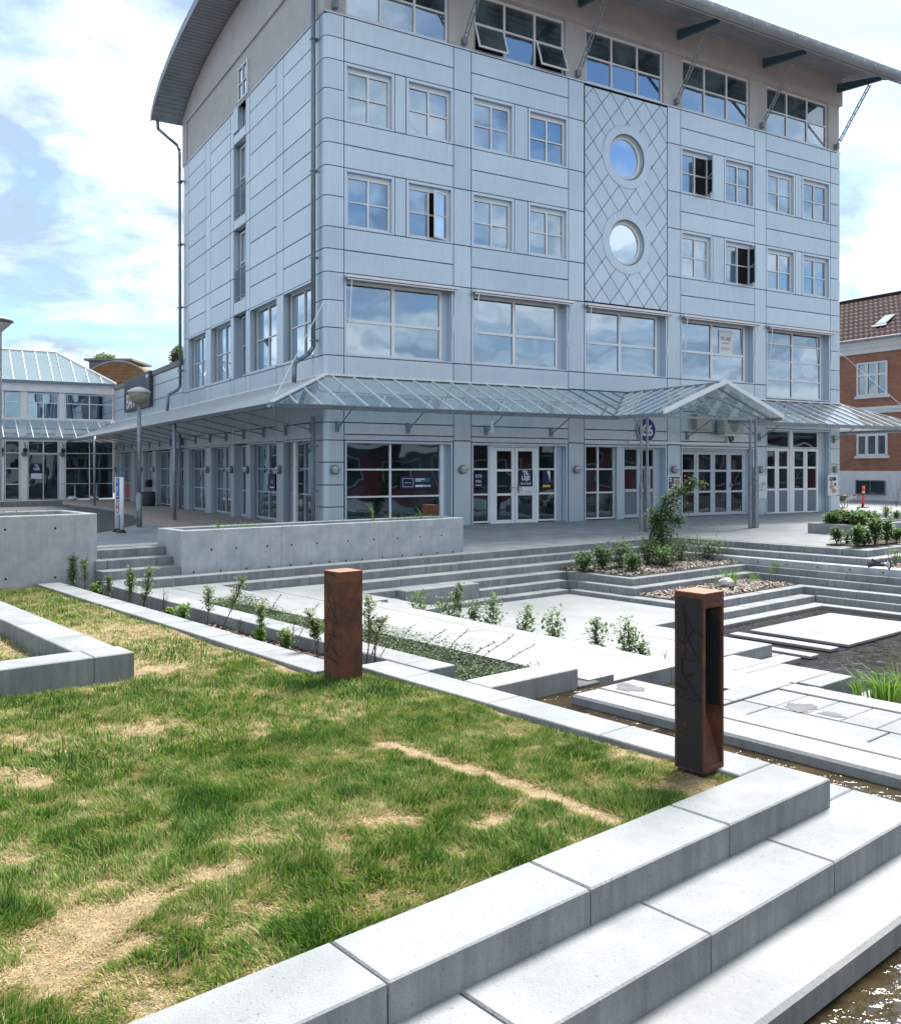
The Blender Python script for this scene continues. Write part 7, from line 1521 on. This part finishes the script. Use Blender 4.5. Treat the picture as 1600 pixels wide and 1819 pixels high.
# far trees
def ftree(px, py, Y, rx, ry, n_, label, seed):
    c = Vector(far(px, py, Y)); r0 = random.Random(seed); V = []; T = []; k_ = Y / 1610; tr = root('tree', (c.x, c.y, 0), label, 'tree'); part('trunk', M().tube((c.x, c.y, 0), tuple(c), .25, 8, .08), MT['bark'], tr)
    for k in range(n_):
        th = r0.uniform(0, 6.28); ph = r0.uniform(-1, 1); rr = r0.random() ** .4; p = c + Vector((math.cos(th) * rx * k_ * rr * math.sqrt(1 - ph * ph), math.sin(th) * rx * k_ * rr * math.sqrt(1 - ph * ph), ry * k_ * ph * rr)); f_ = vnoise(np.array([p.x * 1.1 + 50]), np.array([p.z * 1.1 + 50]), seed)[0]
        if f_ < .38: continue
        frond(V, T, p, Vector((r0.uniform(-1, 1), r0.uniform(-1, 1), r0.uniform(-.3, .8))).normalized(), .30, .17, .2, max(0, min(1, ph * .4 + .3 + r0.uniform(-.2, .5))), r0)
    A_ = np.array([tuple(v) for v in V]) - np.array((c.x, c.y, 0)); o = bpy.data.objects.new('crown', fast_mesh('crown', A_, np.arange(len(A_)).reshape(-1, 4), MT['leaf'], 4, T)); sc.collection.objects.link(o); o.parent = tr; o['kind'] = 'stuff'
ftree(187, 648, 75, 24, 20, 1500, 'tree crown showing above the grey plant room behind the atrium', 5); ftree(318, 640, 72, 16, 28, 1300, 'tree crown peeping out left of the metal building', 6)
# pigeon in flight
pg = root('pigeon', far(1568, 1002, 14), 'grey and white pigeon flying with spread tail at the right edge above the steps', 'bird'); c = Vector(far(1566, 1004, 14)); k_ = 14 / 1610
def pv(x, y, z=0): return c + Vector((x * k_, z * k_, -y * k_))
MT['pgrey'] = mat('pigeon_grey', (0.10, 0.11, 0.14), 0.7, (0.05, 0.055, 0.075), 30); MT['pwhite'] = mat('pigeon_white', (0.62, 0.64, 0.68), 0.7)
g = M(); nseg = 10; pr_ = [(-16, 1.2), (-12, 3.0), (-6, 4.6), (0, 4.4), (5, 3.2), (9, 2.2)]; vv = []
for (x, r_) in pr_: vv += [pv(x, -1 + r_ * math.sin(2 * math.pi * i / nseg) * .8 + x * .06, r_ * math.cos(2 * math.pi * i / nseg)) for i in range(nseg)]
g.add(vv, [(k * nseg + i, k * nseg + (i + 1) % nseg, (k + 1) * nseg + (i + 1) % nseg, (k + 1) * nseg + i) for k in range(5) for i in range(nseg)] + [tuple(range(nseg))[::-1], tuple(range(5 * nseg, 6 * nseg))]); part('body', g, MT['pgrey'], pg, smooth=True)
part('head', M().ball(pv(-17, -3, 0), 2.6 * k_, 10, 8), MT['pgrey'], pg, smooth=True); part('beak', M().tube(pv(-19, -2.6), pv(-21.5, -2), .6 * k_, 5, .1 * k_), MT['black'], pg); part('rump', M().ball(pv(6, -1.5, 0), 3.4 * k_, 10, 8), MT['pwhite'], pg, smooth=True)
for k in range(9):
    th = R(-50 + 100 * k / 8); p0 = pv(7, -.5); d = Vector((math.cos(th), .15, math.sin(th))); sd_ = Vector((-math.sin(th), 0, math.cos(th))) * 1.5 * k_; g = M(); q1 = p0 + d * 9 * k_; q2 = p0 + d * 11.5 * k_; off_ = Vector((0, .002 * k, 0))
    g.add([p0 + off_ - sd_ * .4, p0 + off_ + sd_ * .4, q1 + off_ + sd_, q1 + off_ - sd_], [(0, 1, 2, 3)]); part('tail_feather', g, MT['pwhite'], pg); part('tail_feather', M().add([q1 + off_ - sd_, q1 + off_ + sd_, q2 + off_ + sd_ * .8, q2 + off_ - sd_ * .8], [(0, 1, 2, 3)]), MT['pgrey'], pg)
for (sy, ang0) in ((-1, 160), (1, 185)):
    for k in range(8):
        th = R(ang0 + (-8 if sy < 0 else 6) * (k - 4) * .9); p0 = pv(-3 - k * 1.2, -3 + (4 if sy > 0 else -2), sy * 3); d = Vector((math.cos(th), sy * .25, math.sin(th) if sy < 0 else math.sin(th))); ln_ = (20 - k * 1.3) * k_; sd_ = Vector((0, 0, 1.3 * k_)); g = M(); g.add([p0 - sd_, p0 + sd_, p0 + d * ln_ + sd_ * .5, p0 + d * ln_ - sd_ * .3], [(0, 1, 2, 3)]); part('wing_feather', g, MT['pgrey'], pg)

MT['red_wall'] = mat('red_wall', (0.16, 0.025, 0.028), 0.6)
# ------------------------------------------------------------------ buildings across the square, seen in the window reflections
def block(cx, cy, ang, w_, d_, h, rh, label, wallm, roofm, nwin):
    ca, sa = math.cos(ang), math.sin(ang)
    def bf(x, y, z): return (cx + x * ca - y * sa, cy + x * sa + y * ca, z)
    r0 = root('town_house', (cx, cy, 0), label, 'house'); part('wall', M().box(bf, -w_ / 2, w_ / 2, -d_ / 2, d_ / 2, -.5, h), wallm, r0)
    g = M(); g.add([bf(-w_ / 2 - .3, -d_ / 2 - .3, h), bf(w_ / 2 + .3, -d_ / 2 - .3, h), bf(w_ / 2 + .3, d_ / 2 + .3, h), bf(-w_ / 2 - .3, d_ / 2 + .3, h), bf(-w_ / 2, 0, h + rh), bf(w_ / 2, 0, h + rh)], [(0, 1, 5, 4), (2, 3, 4, 5), (1, 2, 5), (3, 0, 4)]); part('roof', g, roofm, r0)
    for k in range(nwin):
        for z in (1.2, 4.4):
            if z + 1.8 > h: continue
            x = -w_ / 2 + (k + .5) * w_ / nwin; part('window', M().box(bf, x - .7, x + .7, d_ / 2 + .0, d_ / 2 + .06, z, z + 1.6), MT['white'], r0); part('pane', M().box(bf, x - .6, x + .6, d_ / 2 + .061, d_ / 2 + .07, z + .1, z + 1.5), MT['glass_low'], r0)
MT['redroof'] = mat('red_roof', (0.24, 0.075, 0.045), 0.8, (0.16, 0.05, 0.035), 2)
block(38, 2, R(59), 22, 9, 5.2, 3.4, 'long red roofed house across the square seen in reflections', MT['brick'], MT['redroof'], 8)
block(52, -18, R(59), 20, 10, 6.5, 3.5, 'darker gabled house farther across the square', MT['brick'], MT['rooftile'], 7)
block(20, -30, R(20), 24, 9, 5.5, 3.2, 'pale house behind the viewer with red roof', MT['stucco'], MT['redroof'], 8)
block(-44, 36, R(-110), 26, 9, 6.0, 3.2, 'brick house beyond the road left of the square', MT['brick'], MT['redroof'], 9)

# red shop opposite the entrance
sh = root('red_shop', Bf(28, -27, 0), 'low red fronted shop across the square seen in the door reflections', 'shop')
part('wall', M().box(Bf, 10, 64, -33, -27, -.3, 4.3), MT['red_wall'], sh); part('fascia', M().box(Bf, 10, 64, -26.99, -26.6, 3.3, 3.6), MT['paper'], sh); part('roof', M().box(Bf, 9.6, 64.4, -33.3, -26.5, 4.31, 4.6), MT['leadgrey'], sh)
for k in range(13):
    w_ = part('shop_window', M().box(Bf, 11 + k * 3.9, 13.6 + k * 3.9, -26.99, -26.93, .4, 2.5), MT['greyframe'], sh); part('pane', M().box(Bf, 11.1 + k * 3.9, 13.5 + k * 3.9, -26.929, -26.92, .5, 2.4), MT['black'], w_)
for x in (16, 27, 38, 49): part('sign_board', M().box(Bf, x, x + 3.4, -26.59, -26.55, 2.75, 3.2), MT['paper'], sh)
